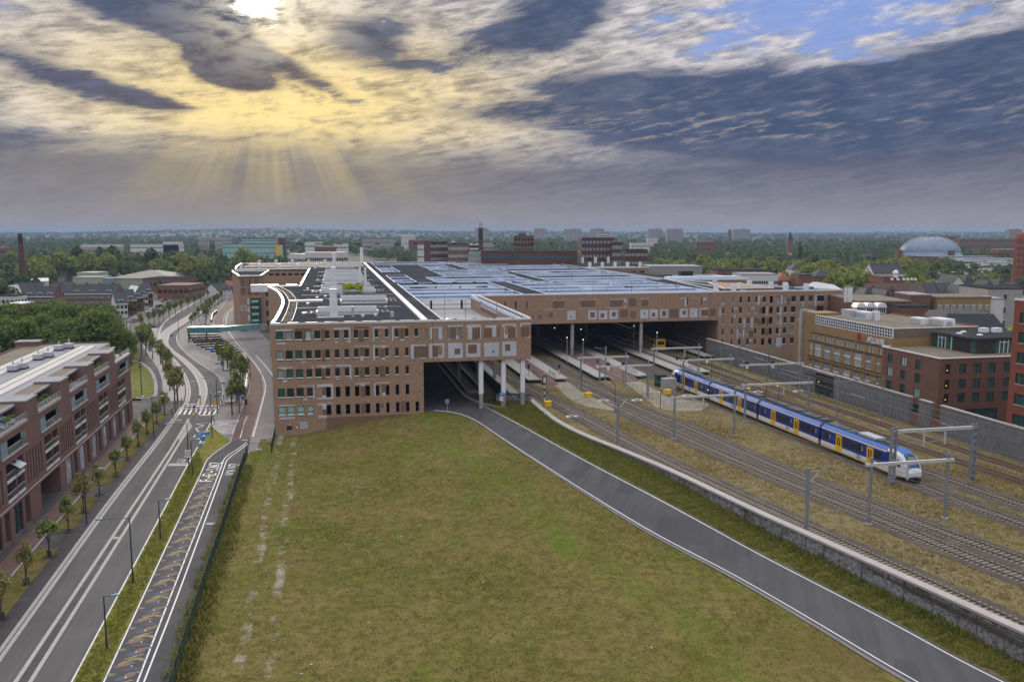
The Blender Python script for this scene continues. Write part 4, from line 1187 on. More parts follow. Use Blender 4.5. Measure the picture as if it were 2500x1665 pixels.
# white ventilation chimneys on the wing roof
for s, t, h, w in ((11.2, 11.2, 5.4, 1.5), (11.6, 98, 6.2, 1.5), (12.3, 241, 6.5, 1.6), (19.4, 104, 5.6, .7), (21.0, 104, 5.6, .7), (26.5, 294, 8, 1.5)):
 o = MB().box(s - w / 2, s + w / 2, t - .6, t + .6, ZT - .18, ZT + h * .62).build('vent_shaft', 'white', ST)
 MB().box(s - w / 2 + .06, s + w / 2 - .06, t - .54, t + .54, ZT + h * .62, ZT + h).build('vent_cap', 'white', o)
 if w > 1:
  MB().box(s - 3.2, s + 1.9, t - .9, t - .7, ZT - .18, ZT + .12).build('vent_kerb', 'trim', o)
for s, t, h in ((14.9, 11.4, 1.7), (13.2, 52, 1.6)):
 MB().lathe([(.28, ZT - .18), (.28, ZT + h), (.34, ZT + h), (.34, ZT + h + .15)], 10, (s, t)).build('flue', 'steel_lite', ST)
MB().box(22.1, 22.8, 9.2, 9.9, ZT - .18, ZT + .9).build('roof_unit', 'steel_lite', ST)
sc = MB()
for s, t in ((4.9, 18), (5.2, 41), (22.2, 30), (16.5, 10), (19, 11), (7, 60), (5.5, 83), (9, 64), (3.8, 95), (24, 60), (8, 118), (20, 124), (6, 140)):
 sc.box(s, s + .6, t, t + .8, ZT - .18, ZT + .25)
sc.build('roof_fixings', 'steel_lite', ST, kind='stuff')
for s0, s1, t in ((3.2, 27, 71), (3.0, 26, 91), (5.0, 26.5, 58), (2.5, 26, 33)):
 MB().box(s0, s1, t, t + .12, ZT - .18, ZT - .05).build('roof_cable', 'steel_lite', ST)
MB().box(1.0, 8.8, 49.6, 51.0, ZT - .18, ZT + .28).build('roof_duct', 'trim', ST)
# --- the parking deck: floor, then a frame of roof strips with large openings
ZD = 17.15
MB().prism([(28.6, .4), (48.0, .4), (48.0, TM + .3), (124, TM + .3), (124, 300), (28.6, 300)], ZD - .5, ZD, True, True).build('parking_deck', 'deck', ST)
OPEN = [(31.4, 46.2, .45, 60), (31.4, 60.5, 62.3, 72.5), (31.4, 60.5, 74.6, 86.4), (31.4, 60.8, 88.4, 116.5), (31.2, 38, 121, 133), (31.2, 38, 135, 149), (31.2, 38, 152, 166), (31.2, 38.2, 192, 218), (31.2, 38.2, 220, 247),
  (31.4, 66.8, 268, 283), (31.4, 66.8, 285, 299), (44.4, 77, 119.5, 132), (44.4, 77, 134, 150), (52, 78, 153.5, 164), (52, 78, 166, 176), (52.2, 80.4, 178.5, 192), (52.2, 80.4, 194, 207.5), (53, 64, 213, 236), (53, 64, 238, 262),
  (67.2, 114.6, 62.2, 74), (67.2, 114.6, 76, 88), (67.2, 98, 90, 103), (67.2, 114.5, 105, 116.5), (82.8, 121.8, 119.5, 132), (82.8, 121.8, 134, 150), (83.3, 121.8, 153.5, 166), (83.3, 121.8, 168, 184), (83.5, 121.6, 187, 207.5),
  (70.2, 119.5, 213, 230), (70.2, 119.5, 232, 246), (70.2, 119.8, 248, 263), (85, 123, 268, 283), (85, 123, 285, 299), (68.6, 82.5, 268, 299), (100, 114.5, 90, 103)]
ss = sorted({28.5, 124.0, *[x for o in OPEN for x in o[:2]]})
tt = sorted({0.42, TM + .4, 300.0, *[x for o in OPEN for x in o[2:]]})
rf = MB()
BEAMS = {}
for a, b in zip(ss, ss[1:]):
 sc_, run = (a + b) / 2, None
 for c, d in zip(tt, tt[1:]):
  tc = (c + d) / 2
  solid = not any(o[0] < sc_ < o[1] and o[2] < tc < o[3] for o in OPEN) and not (sc_ > 48.3 and tc < TM + .4)
  if solid and run is None:
   run = c
  if not solid and run is not None:
   if c - run < 2.6:
    BEAMS.setdefault((run, c), []).append((a, b))
   else:
    rf.box(a, b, run, c, ZT - .6, ZT - .05)
   run = None
 if run is not None:
  rf.box(a, b, run, tt[-1], ZT - .6, ZT - .05)
rf.build('deck_roof', 'roof', ST)
for (c, d), sp in BEAMS.items():
 m = MB()
 for a, b in sp:
  m.box(a, b, c, d, ZT - .6, ZT + .02)
 m.build('deck_beam', 'fascia', ST)
for (a, b, c, d) in OPEN:
 if (a, c) == (31.4, .45):
  m = MB().box(a - .25, a, c, d, ZT - 1.0, ZT + .06).box(b, b + .25, c, d, ZT - 1.6, ZT + .06).box(a, b, d, d + .25, ZT - 1.15, ZT + .06)
 else:
  m = MB().box(a - .25, a, c - .25, d + .25, ZT - 1.25, ZT + .06).box(b, b + .25, c - .25, d + .25, ZT - 1.25, ZT + .06)
  m.box(a, b, d, d + .25, ZT - 1.25, ZT + .06).box(a, b, c - .25, c, ZT - 1.1, ZT + .06)
 o = m.build('fascia', 'fascia', ST)
 MB().box(a - .28, b + .28, d - .03, d + .03, ZT + .06, ZT + .13).build('fascia_edge', 'trim', o)
# white edge lines along the roof strips
for s in (31.2, 46.3):
 E_(s - .12, s + .12, .42, 60, ZT - .05, ZT + .14)
E_(123.6, 124.1, TM + .5, 300, ZT - .3, ZT + .14)
E_(28.6, 124.1, 299.7, 300.2, ZT - .4, ZT + .14)
# columns under the deck roof and the low brick wall of the ramp house
for s in range(36, 122, 8):
 for t in (61.2, 87.4, 118, 151.5, 177.3, 210, 265):
  MB().box(s - .25, s + .25, t - .25, t + .25, ZD, ZT - .6).build('deck_column', 'dark', ST)
RH = lambda u, y, z: Vector((46.1 - y, 22 + u, z))
mb = MB(lambda u, y, z: Vector((46.15 + y, u, z)))
rw = [(24 + k * 2.4, 25.3 + k * 2.4, ZD + .9, ZD + 2.6) for k in range(9)]
wall(mb, 1, 59.5, ZD, ZT - .6, rw, .2)
mb.build('deck_side_wall', 'brick', ST)
for a, b, c, d in rw:
 MB(lambda u, y, z: Vector((46.15 + y, u, z))).face((a, .18, c), (b, .18, c), (b, .18, d), (a, .18, d)).build('opening', 'glass_void', ST)
# bays painted on the deck floor
st = MB()
for k in range(20):
 st.box(36.2, 40.6, 8 + k * 2.5, 8.12 + k * 2.5, ZD + .01, ZD + .02)
 st.box(41.5, 45.6, 8 + k * 2.5, 8.12 + k * 2.5, ZD + .01, ZD + .02)
for s0 in (70, 84, 98):
 for k in range(5):
  st.box(s0 + k * 2.5, s0 + .12 + k * 2.5, 76, 81, ZD + .01, ZD + .02)
st.build('parking_lines', 'stripe', ST, kind='stuff')
# roof of the office block, with its court
bl_poly = [(114.8, TM + .4), (153.1, TM + .4), (136.3, 92), (126.2, 116), (114.8, 117)]
MB().prism(bl_poly, ZT - .9, ZT - .25).build('roof', 'roof', ST)
cpm = MB()
solid_strip(cpm, [Vector(p) for p in ((153.3, TM, 0), (136.5, 92.4, 0), (126.4, 117, 0))], -.5, .05, ZT - .3, ZT + .12)
solid_strip(cpm, [Vector(p) for p in ((124, 118, 0), (116, 60.8, 0))], -.3, .2, ZT - .25, ZT + .1)
cpm.build('roof_edge', 'trim', ST)
MB().prism([(119, 64), (134, 64), (133, 86), (127, 92)], ZT - .2, ZT + .5, True).build('roof_court', 'brick', ST)
cpm = MB()
q = [Vector(p) for p in ((119, 64, 0), (134, 64, 0), (133, 86, 0), (127, 92, 0), (119, 64, 0))]
solid_strip(cpm, q, -.3, .3, ZT + .4, ZT + .62).build('court_edge', 'trim', ST)
for s, t in ((117.4, 66), (121, 62.5), (126.5, 70), (138.6, 74), (141, 70), (137, 62.5), (143.5, 62.8), (134.8, 80), (131, 96)):
 MB().box(s - .6, s + .6, t - .5, t + .5, ZT - .25, ZT + 1.7).build('vent_cap', 'white', ST)
for s, t in ((140, 66), (145, 64)):
 MB().box(s - 1.3, s + 1.3, t - .7, t + .7, ZT - .25, ZT + .7).build('roof_unit', 'turq', ST)
# block behind, brick wall facing the court
hw = MB()
hw.face((124, 118, 12), (152.6, 116, 12), (152.6, 116, ZT - .25), (124, 118, ZT - .25)).face((152.6, 116, 0), (153.3, 147, 0), (153.3, 147, ZT - .25), (152.6, 116, ZT - .25)).face((124, 118, 0), (152.6, 116, 0), (152.6, 116, 12), (124, 118, 12))
hw.build('rear_block_wall', 'brick', ST)
MB().prism([(124, 118.2), (152.6, 116.2), (153.3, 147), (135, 143), (124.2, 300)], ZT - .9, ZT - .2).build('roof', 'roof', ST)
cpm = MB()
solid_strip(cpm, [Vector(p) for p in ((124, 118, 0), (152.6, 116, 0), (153.3, 147, 0), (136, 143, 0))], -.3, .3, ZT - .3, ZT + .14)
cpm.build('roof_edge', 'trim', ST)
MB().box(124.3, 150, 118.6, 122, ZT - .2, ZT + .9).build('fascia', 'fascia', ST)
MB().box(137, 141.5, 137, 140, ZT - .2, ZT + 1.9).build('roof_unit', 'dark', ST)
for z in (14.5, 16.8):
 pass
# far right block with its tall windows
f2 = lambda u, y, z: Vector((u, 214 + y, z))
h2 = [(133 + k * 4.0, 135.6 + k * 4.0, 16.3, 19.0) for k in range(5)]
mb = MB(f2)
wall(mb, 124, 153.5, 0, ZT - .2, h2, .3)
mb.face((153.5, 0, 0), (153.8, 70, 0), (153.8, 70, ZT - .2), (153.5, 0, ZT - .2))
mb.build('rear_block_wall', 'brick', ST)
for h in h2:
 window(ST, f2, *h, 'glass', 'dark', .2, bars=(1, 0))
MB(f2).prism([(124, .2), (153.5, .2), (153.8, 70), (124, 86)], ZT - .9, ZT - .2).build('roof', 'roof', ST)
E_(123.8, 153.8, 213.8, 214.3)
E_(126, 150, 222, 222.6)
for k in range(5):
 MB().box(126 + k * 6 - .5, 127.2 + k * 6 - .5, 216, 217, ZT - .2, ZT + 2.4).build('vent_cap', 'white', ST)
 MB().box(124.5 + k * 7 - .5, 125.8 + k * 7 - .5, 270, 271, ZT - .2, ZT + 3.0).build('vent_cap', 'white', ST)
# --- the street tower and the far cross wing on the left
tw = MB()
TP = [(-22.7, 173.5), (-15.0, 175), (-14.9, 216), (-29.7, 217.5), (-28.0, 205), (-25.2, 190)]
tw.prism(TP, -.3, ZT - .2, False)
tw.build('tower_wall', 'brick', ST)
MB().prism(TP, ZT - .9, ZT - .3).build('roof', 'roof', ST)
cpm = MB()
solid_strip(cpm, [Vector((*p, 0)) for p in TP + TP[:1]], -.35, .3, ZT - .3, ZT + .12)
cpm.build('roof_edge', 'trim', ST)
d_ = (Vector((-15.0, 175, 0)) - Vector((-22.7, 173.5, 0)))
d_.normalize()
TF = lambda u, y, z: Vector((-22.7, 173.5, z)) + d_ * u + Vector((-d_.y, d_.x, 0)) * y
for i in range(3):
 for j in range(2):
  MB(TF).box(.5 + i * 2.4, 2.3 + i * 2.4, -.03, 0, 13.3 + j * 3.4, 16.2 + j * 3.4).build('brick_panel', 'brick_dark', ST)
MB(TF).box(.3, 2.3, -.03, 0, 7.6, 9.6).build('brick_panel', 'brick_grey', ST)
MB(TF).box(.6, 2.0, -.045, 0, 7.9, 9.3).build('brick_panel', 'brick', ST)
for z in (11.2, 8.2, 5.0):
 MB(TF).box(2.7, 3.5, -.03, 0, z - 1.2, z + .9).build('brick_panel', 'brick_grey', ST)
g = MB(TF).box(3.8, 7.55, -.06, .1, 2.6, 12.2).build('stair_window', 'glass_green', ST)
fr = MB(TF)
for z in (2.6, 4.8, 7.2, 9.6, 11.9):
 fr.box(3.75, 7.6, -.12, -.02, z, z + .28)
for u in (3.75, 6.9, 7.45):
 fr.box(u, u + .14, -.11, -.02, 2.6, 12.2)
fr.build('frame', 'dark', g)
for z in (3.4, 5.8, 8.3, 10.6):
 MB(TF).box(4.2, 6.7, -.02, .0, z, z + .8).build('lit_landing', 'glass_blind', g)
 g.children[-1].location = (0, -.06, 0)
MB(TF).box(.2, 2.2, -.05, .1, 0, 2.2).build('door', 'glass_green', ST)
MB(TF).box(5.0, 7.4, -.05, .1, 0, 2.2).build('door', 'glass_void', ST)
MB(TF).box(2.4, 9.5, -1.6, .0, -.1, 2.45).build('porch', 'concrete', ST)
# linking white footbridge between tower and wing
MB().box(-14.9, 1.5, 131.5, 134, ZT - 3.2, ZT - .9).build('footbridge', 'white', ST)
LF = lambda u, y, z: Vector((u, 176 + y, z))
lh = [(-13.5 + k * 3.6, -11.7 + k * 3.6, z, z + 2.1) for k in range(4) for z in (1.5, 5.2, 8.9, 12.6)]
mb = MB(LF)
wall(mb, -15, 1.6, -.2, ZT - .2, lh, .25)
mb.build('link_wall', 'brick', ST)
for h in lh:
 window(ST, LF, *h, 'glass', 'dark', .16)
# cross wing
cwp = [(-29.8, 232.0), (2.0, 232.0), (2.0, 240), (28.6, 240), (28.6, 300), (-34, 300), (-32.5, 262)]
f3 = lambda u, y, z: Vector((u, 232 + y, z))
h3 = [(-27 + k * 2.75, -25.1 + k * 2.75, c, d) for k in range(10) for c, d in ((16.4, 18.6), (12.9, 15.1))]
mb = MB(f3)
wall(mb, -29.8, 2.0, 0, ZT - .2, h3, .25)
mb.build('cross_wing_wall', 'brick', ST)
for h in h3:
 window(ST, f3, *h, 'glass', 'dark', .16, bars=(1, 0))
mb = MB()
mb.face((-29.8, 232, 0), (-32.5, 262, 0), (-32.5, 262, ZT - .2), (-29.8, 232, ZT - .2)).face((-32.5, 262, 0), (-34, 300, 0), (-34, 300, ZT - .2), (-32.5, 262, ZT - .2))
mb.build('cross_wing_wall', 'brick', ST)
MB().prism(cwp, ZT - .9, ZT - .25).build('roof', 'roof', ST)
cpm = MB()
solid_strip(cpm, [Vector((*p, 0)) for p in ((-34, 300), (-32.5, 262), (-29.8, 232), (2.2, 232))][::-1], -.4, .4, ZT - .3, ZT + .14)
cpm.build('roof_edge', 'trim', ST)
E_(-34, 28.5, 299.6, 300.2)
MB().box(-28, 26, 252, 278, ZT - .2, ZT + .35).build('roof_garden', 'brick_dark', ST)
E_(-28.2, 26.2, 251.6, 252.1, ZT - .2, ZT + .55)
E_(-28.2, 26.2, 278, 278.5, ZT - .2, ZT + .6)
for k in range(5):
 for t, o_ in ((238, 0), (288, 4)):
  s = -28 + k * 8 + o_
  v = MB().box(s - .65, s + .65, t - .5, t + .5, ZT - .2, ZT + 1.9).build('vent_cap', 'white', ST)
  MB().tube([(s - .3, t, ZT + 1.9), (s - .3, t, ZT + 3.6)], .05, 5).build('lightning_rod', 'steel_lite', v)
# --- white and concrete columns carrying the building over the platforms
for s, t in ((38.6, .8), (43.0, .8), (46.8, .8), (38.6, 30), (43.0, 30), (46.8, 30), (73.9, TM + .9), (93.4, TM + .9), (62.5, 95), (88, 95), (104, 95), (62, 130), (88, 130), (73.9, 100), (52, TM + 1), (52, 95)):
 o = MB().box(s - .42, s + .42, t - .3, t + .3, 6.1, 12.7).build('column', 'concrete' if t > 2 else 'white', ST)
 MB().box(s - .36, s + .36, t - .26, t + .26, ZY - .3, 6.1).build('column_foot', 'concrete', o)
# green glass wall deep inside and closing wall at the far end
gw = MB().box(96, 106.5, 150, 150.4, 6.0, 12.7).build('hall_glass', 'glass_green', ST)
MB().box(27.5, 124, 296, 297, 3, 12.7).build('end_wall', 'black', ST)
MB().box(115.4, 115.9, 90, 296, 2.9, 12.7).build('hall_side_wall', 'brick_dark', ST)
for k, (s, t, z, m) in enumerate(((61, 95, 11.4, 'lamp_on'), (66, 97, 10.9, 'lamp_on'), (63.5, 88, 8.4, 'lamp_on'), (75, 84, 8.8, 'lamp_on'), (83, 92, 11.2, 'lamp_on'), (91.5, 110, 11.6, 'lamp_on'), (70.5, 100, 9.0, 'lamp_on'), (79, 70, 9.9, 'lamp_on'), (105, 100, 9.2, 'lamp_on'), (86, 120, 8.0, 'lamp_on'), (58, 78, 9.2, 'lamp_on'))):
 MB().box(s - .13, s + .13, t - .1, t + .1, z - .13, z + .13).build('hall_lamp', m, ST)
for s, t, z, m in ((50.8, 62, 11.9, 'lamp_red'), (78.2, 78, 11.0, 'lamp_red'), (81.6, 78, 11.0, 'lamp_green')):
 MB().box(s - .14, s + .14, t - .1, t + .1, z - .14, z + .14).build('signal_lamp', m, ST)
# small faded mark, plates and meter box at the foot of the front
tagm = MB(FRONT).box(4.6, 5.9, -.03, 0, 1.0, 2.25).build('painted_patch', 'brick_grey', ST)
gl = MB(lambda x, y, z: FRONT(4.85 + x * .42, -.032 + y * .02, 1.4 + z * .6))
letter(gl, 'S', .14)
gl.build('graffiti', 'dark', tagm)
gl = MB(lambda x, y, z: FRONT(5.35 + x * .42, -.032 + y * .02, 1.35 + z * .6))
letter(gl, 'Z', .14)
gl.build('graffiti', 'dark', tagm)
for s, z in ((2.6, 1.7), (3.9, 1.2)):
 MB(FRONT).box(s, s + .28, -.03, 0, z, z + .26).build('notice_plate', 'white', ST)
MB(FRONT).box(2.2, 3.1, -.05, 0, .9, 1.75).build('meter_door', 'dark', ST)
# ------------------------------------------------------------------ railway: tracks
def locs(pts, z):
 return crv([L(s, t, z) for s, t in pts], 1.5)
SLEEP = MB().box(-1.28, 1.28, -.13, .13, -.12, .02).mesh('sleeper', 'sleeper')
SLEEP_W = MB().box(-1.28, 1.28, -.13, .13, -.12, .02).mesh('sleeper', 'rust')
TRACKS = [
 ('nearest single track running beside the gabion wall coping', 'sleeper', 'px', [(1170, 878), (1200, 895), (1273, 935), (1337, 970), (1391, 999), (1506, 1062), (1611, 1117), (1700, 1160), (1850, 1230), (2220, 1400), (2500, 1530), (2640, 1597)]),
 ('left track of the close pair with bright rails between masts', 'sleeper', 'st', [(64.5, 62), (64.4, 15), (64.5, 0), (65.2, -10), (67.2, -27), (70.3, -49.5), (72.1, -61.5), (73.9, -71.5), (75.7, -83), (77.3, -91), (82.5, -114)]),
 ('right track of the close pair with bright rails between masts', 'sleeper', 'st', [(68.1, 62), (68.0, 15), (68.2, 0), (69.2, -10), (70.9, -20), (73.2, -44), (74.9, -58), (76.6, -68), (78.7, -78.6), (80.8, -87.5), (86.5, -112)]),
 ('track on which the blue and yellow train stands', 'sleeper', 'st', [(83.8, 62), (85.0, 25), (85.25, 17), (88.0, -59.5), (89.6, -77.5), (94.0, -112)]),
 ('track directly right of the blue and yellow train', 'sleeper', 'st', [(88.4, 62), (88.6, 28), (90.3, -15), (93.2, -55), (95.0, -71.6), (99.5, -110)]),
 ('second track from the grey barrier wall', 'rust', 'st', [(101.4, 62), (100.6, 15), (100.2, -20), (101.0, -42), (102.8, -63), (107.0, -108)]),
 ('track closest to the grey barrier wall', 'rust', 'st', [(105.4, 62), (105.0, 15), (105.7, -20), (107.0, -47), (108.2, -72), (109.2, -112)]),
]
track_lines = []
for k, (lab, sm_, kind_, pts) in enumerate(TRACKS):
 P = crv([G(*p, ZR) for p in pts], 1.5) if kind_ == 'px' else locs(pts, ZR)
 track_lines.append(P)
 T = thing('railway_track', lab, 'railway track', P[len(P) // 2])
 org = Vector(P[len(P) // 2])
 bed = MB()
 q = [p - org for p in P]
 solid_strip(bed, q, -2.3, 2.3, -.5, -.165 - .007 * k)
 bed.build('ballast_bed', 'ballast', T)
 for w in (-.7175, .7175):
  m = MB()
  solid_strip(m, offset(q, w), -.036, .036, 0, 0)
  m = solid_strip(MB(), offset(q, w), -.040, .040, -.15, 0.0)
  m.build('rail', 'rail', T)
 n = int(sum((b - a).length for a, b in zip(P, P[1:])) / .62)
 R_ = resample(q, n)
 far = MB()
 cnt = 0
 for i, p in enumerate(R_):
  d = R_[min(i + 1, n - 1)] - R_[max(i - 1, 0)]
  a = math.atan2(d.y, d.x) - math.pi / 2
  w = p + org
  tt_ = (w - OS).dot(NS)
  if tt_ < 4 and w.y > 55 and cnt < 298:
   put('sleeper', SLEEP if sm_ == 'sleeper' else SLEEP_W, T, loc=(p.x, p.y, -.155), rz=a + rng.uniform(-.012, .012))
   cnt += 1
  else:
   ca, sa = math.cos(a), math.sin(a)
   MBx = [(p.x + x * ca - y * sa, p.y + x * sa + y * ca) for x, y in ((-1.28, -.13), (1.28, -.13), (1.28, .13), (-1.28, .13))]
   far.prism(MBx, -.27, -.135)
 if far.f:
  far.build('sleepers', sm_, T, kind='stuff')
# ------------------------------------------------------------------ platforms
def platform(s0, s1, t0, t1, lab, edge=3.1, rails=True):
 T = thing('railway_platform', lab, 'platform', OS, TH)
 zt = ZY + .86
 MB().box(s0 + edge, s1 - edge, t0 + 3.0, t1, ZY - .2, zt - .02).build('platform_paving', 'paver_red', T)
 for a, b in ((s0, s0 + edge), (s1 - edge, s1)):
  MB().box(a, b, t0, t1, zt - .22, zt).build('edge_slab', 'slab', T)
  MB().box(a + .5, b - .3, t0 + .4, t1, ZY - .2, zt - .22).build('platform_wall', 'dark', T)
 MB().face((s0 + edge, t0 + 3, zt - .02), (s1 - edge, t0 + 3, zt - .02), (s1 - edge, t0 - 3.5, ZY), (s0 + edge, t0 - 3.5, ZY)).build('ramp', 'paver_red', T)
 for a in (s0 + edge - .3, s1 - edge + .3):
  m = MB()
  for j in range(5):
   m.bar((a, t0 + .4 + j * 1.5, zt), (a, t0 + .4 + j * 1.5, zt + 1.0), .08)
  m.bar((a, t0 + .4, zt + 1.0), (a, t0 + 6.4, zt + 1.0), .08).bar((a, t0 + .4, zt + .55), (a, t0 + 6.4, zt + .55), .05)
  m.build('handrail', 'rust', T)
 return T
platform(53.6, 63.0, 26.0, 290, 'red paved platform with pale edge slabs beside the white columns, nearest the bus road')
platform(69.8, 82.4, 26.2, 290, 'wide red paved platform between the two close tracks and the blue train')
platform(91.0, 98.9, 28.2, 290, 'red paved platform behind the rear end of the blue train')
T = thing('railway_platform', 'short grey platform tip between the brick office block and the far tracks', 'platform', OS, TH)
MB().box(108.0, 110.9, 52.2, 200, ZY + .62, ZY + .86).build('edge_slab', 'slab', T)
MB().box(108.3, 110.9, 52.5, 200, ZY - .2, ZY + .62).build('platform_wall', 'dark', T)
# pale walkway slab and dark fence between bus lane and first track
T = thing('walkway_wall', 'long pale walkway slab with dark railing beside the bus lane under the station', 'wall', OS, TH)
MB().box(46.2, 48.2, 4.7, 250, ZY - .3, ZY + .85).build('slab', 'slab', T)
m = MB()
for j in range(30):
 m.bar((45.2, 5 + j * 4, ZY - .2), (45.2, 5 + j * 4, ZY + 2.0), .07)
m.bar((45.2, 5, ZY + 2.0), (45.2, 121, ZY + 2.0), .06)
m.build('railing', 'dark', T)
MB().box(45.15, 45.19, 5, 121, ZY, ZY + 1.9).build('railing_mesh', 'dark', T)
MB().box(42.5, 46.2, 5, 200, ZY - .3, ZY + .12).build('footway', 'paver_dark', T)
T = thing('stair_parapet', 'low concrete parapet round the dark stair pit beside the bus lane', 'parapet', OS, TH)
m = MB()
for a in ((38.2, 38.6, 16, 70), (41.6, 42.0, 16, 70), (38.6, 41.6, 16, 16.4)):
 m.box(*a, ZY - .2, ZY + .75)
m.build('parapet', 'concrete', T)
MB().box(38.6, 41.6, 16.4, 70, ZY - .2, ZY + .04).build('pit', 'black', T)
T = thing('kerb_island', 'curved concrete kerb between bus lane and footway under the station', 'kerb', OS, TH)
kk = crv([(37.6, 120), (37.6, 40), (37.7, 18), (38.5, 9), (41.0, 3.0), (45.6, -3.5)], 1.0)
solid_strip(MB(), kk, -.1, .75, ZY - .3, ZY + .28).build('kerb', 'concrete', T)
T = thing('paved_corner', 'grey paved footway corner at the mouth of the bus lane', 'footway', OS, TH)
MB().prism([(p.x, p.y) for p in kk[4:]] + [(46.5, 3), (46.5, 118)], ZY - .3, ZY + .16).build('paving', 'paver_dark', T)
# ------------------------------------------------------------------ gabion wall, hedge and coping by the bus road
Wl = offset(COP, .25)
T = thing('gabion_wall', 'long stone filled gabion wall with pale concrete coping above the bus road', 'gabion wall')
solid_strip(MB(), COP, -.42, .62, 3.62, 3.86).build('coping', 'coping', T)
g = resample(COP, 64)
for a, b in zip(g, g[1:]):
 e = (b - a)
 l = e.length
 e.normalize()
 n_ = Vector((-e.y, e.x, 0))
 if n_.x > 0:
  n_ = -n_
 j = rng.uniform(-.05, .05)
 zb = -.3
 m = MB()
 N_ = 6
 Mz = 9
 # stony face with uneven relief towards the road
 ids = {}
 for i in range(N_ + 1):
  for h in range(Mz + 1):
   r = 0 if i in (0, N_) else rng.uniform(-.02, .09)
   p = a + e * (l * (.008 + .984 * i / N_)) + n_ * (.34 + j + r)
   ids[i, h] = m.pt((p.x, p.y, zb + (3.62 - zb) * h / Mz))
 for i in range(N_):
  for h in range(Mz):
   m.f.append([ids[i, h], ids[i + 1, h], ids[i + 1, h + 1], ids[i, h + 1]])
 p0, p1, p2, p3 = a + e * .02, b - e * .02, b - e * .02 - n_ * .4, a + e * .02 - n_ * .4
 m.face(*[(p.x, p.y, z) for p, z in ((p2, zb), (p3, zb), (p3, 3.62), (p2, 3.62))])
 m.build('gabion_cage', 'gabion', T)
T = thing('gabion_end_wall', 'short grey gabion wall behind the blue round traffic sign', 'gabion wall')
a, b = G(1210, 1002, ROAD_FAR), G(1297, 1000, ROAD_FAR)
b = Vector((COP[0].x, COP[0].y - 1, 0))
a = Vector((a.x, b.y + .6, 0))
for k in range(4):
 p, q = a.lerp(b, k / 4), a.lerp(b, (k + 1) / 4 - .01)
 MB().prism([(p.x, p.y - .4), (q.x, q.y - .4), (q.x, q.y + .5), (p.x, p.y + .5)], 2.6, 4.95).build('gabion_cage', 'gabion', T)
solid_strip(MB(), [a, b], -.55, .55, 4.95, 5.08).build('coping', 'dark', T)
MB().box(a.x - .5, a.x - .1, a.y - .3, a.y + .3, 2.6, 5.2).build('post', 'dark', T)
# ------------------------------------------------------------------ grey barrier wall towards the hotel street
T = thing('barrier_wall', 'long grey slatted noise barrier wall between tracks and hotel street', 'barrier wall', OS, TH)
SB = 111.2
zt = lambda t: 8.05
segs = [(58, 2.2), (0.4, -29.2), (-31.2, -34.2), (-36.4, -130)]
pw = 5.1
for (a, b) in ((58, 3.2), (-3.6, -27.6), (-29.8, -33.0), (-35.2, -140)):
 n = max(1, round((a - b) / pw))
 for k in range(n):
  t1, t0 = a - (a - b) * k / n, a - (a - b) * (k + 1) / n
  MB().box(SB, SB + .55, t0 + .012, t1 - .012, -.3, 7.85).build('barrier_panel', 'barrier', T)
 MB().box(SB - .08, SB + .63, b, a, 7.85, 8.06).build('coping', 'coping', T)
MB().box(SB, SB + .55, -27.6, -29.8, -.3, 5.2).build('barrier_panel', 'brick_hotel', T)
MB().box(SB, SB + .55, -33.0, -35.2, -.3, 5.2).build('barrier_panel', 'brick_hotel', T)
MB().box(SB + .1, SB + .5, -3.6, 3.2, -.3, 8.0).build('gate_leaf', 'dark', T)
MB().box(SB - .08, SB + .63, -3.6, 3.2, 7.6, 8.06).build('coping', 'coping', T)
MB().box(SB - .25, SB + .02, 3.2, 7.4, 6.6, 6.9).build('lintel', 'wood_brown', T)
for t, z in ((28, 6.7), (22, 5.6), (13, 5.9), (-12, 5.2), (-38, 5.0), (-56, 5.4)):
 MB().box(SB - .05, SB, t - 2.4, t + 2.4, z, z + .1).build('light_strip', 'galv_lite', T)
T = thing('track_fence', 'low wire mesh fence along the foot of the grey barrier wall', 'fence', OS, TH)
m = MB()
for k in range(60):
 m.bar((110.2, 50 - k * 2.6, ZY - .1), (110.2, 50 - k * 2.6, ZY + 1.3), .05)
for z in (.5, .9, 1.3):
 m.bar((110.2, 50, ZY + z), (110.2, -104, ZY + z), .025)
m.build('posts_and_wires', 'galv', T, kind='stuff')
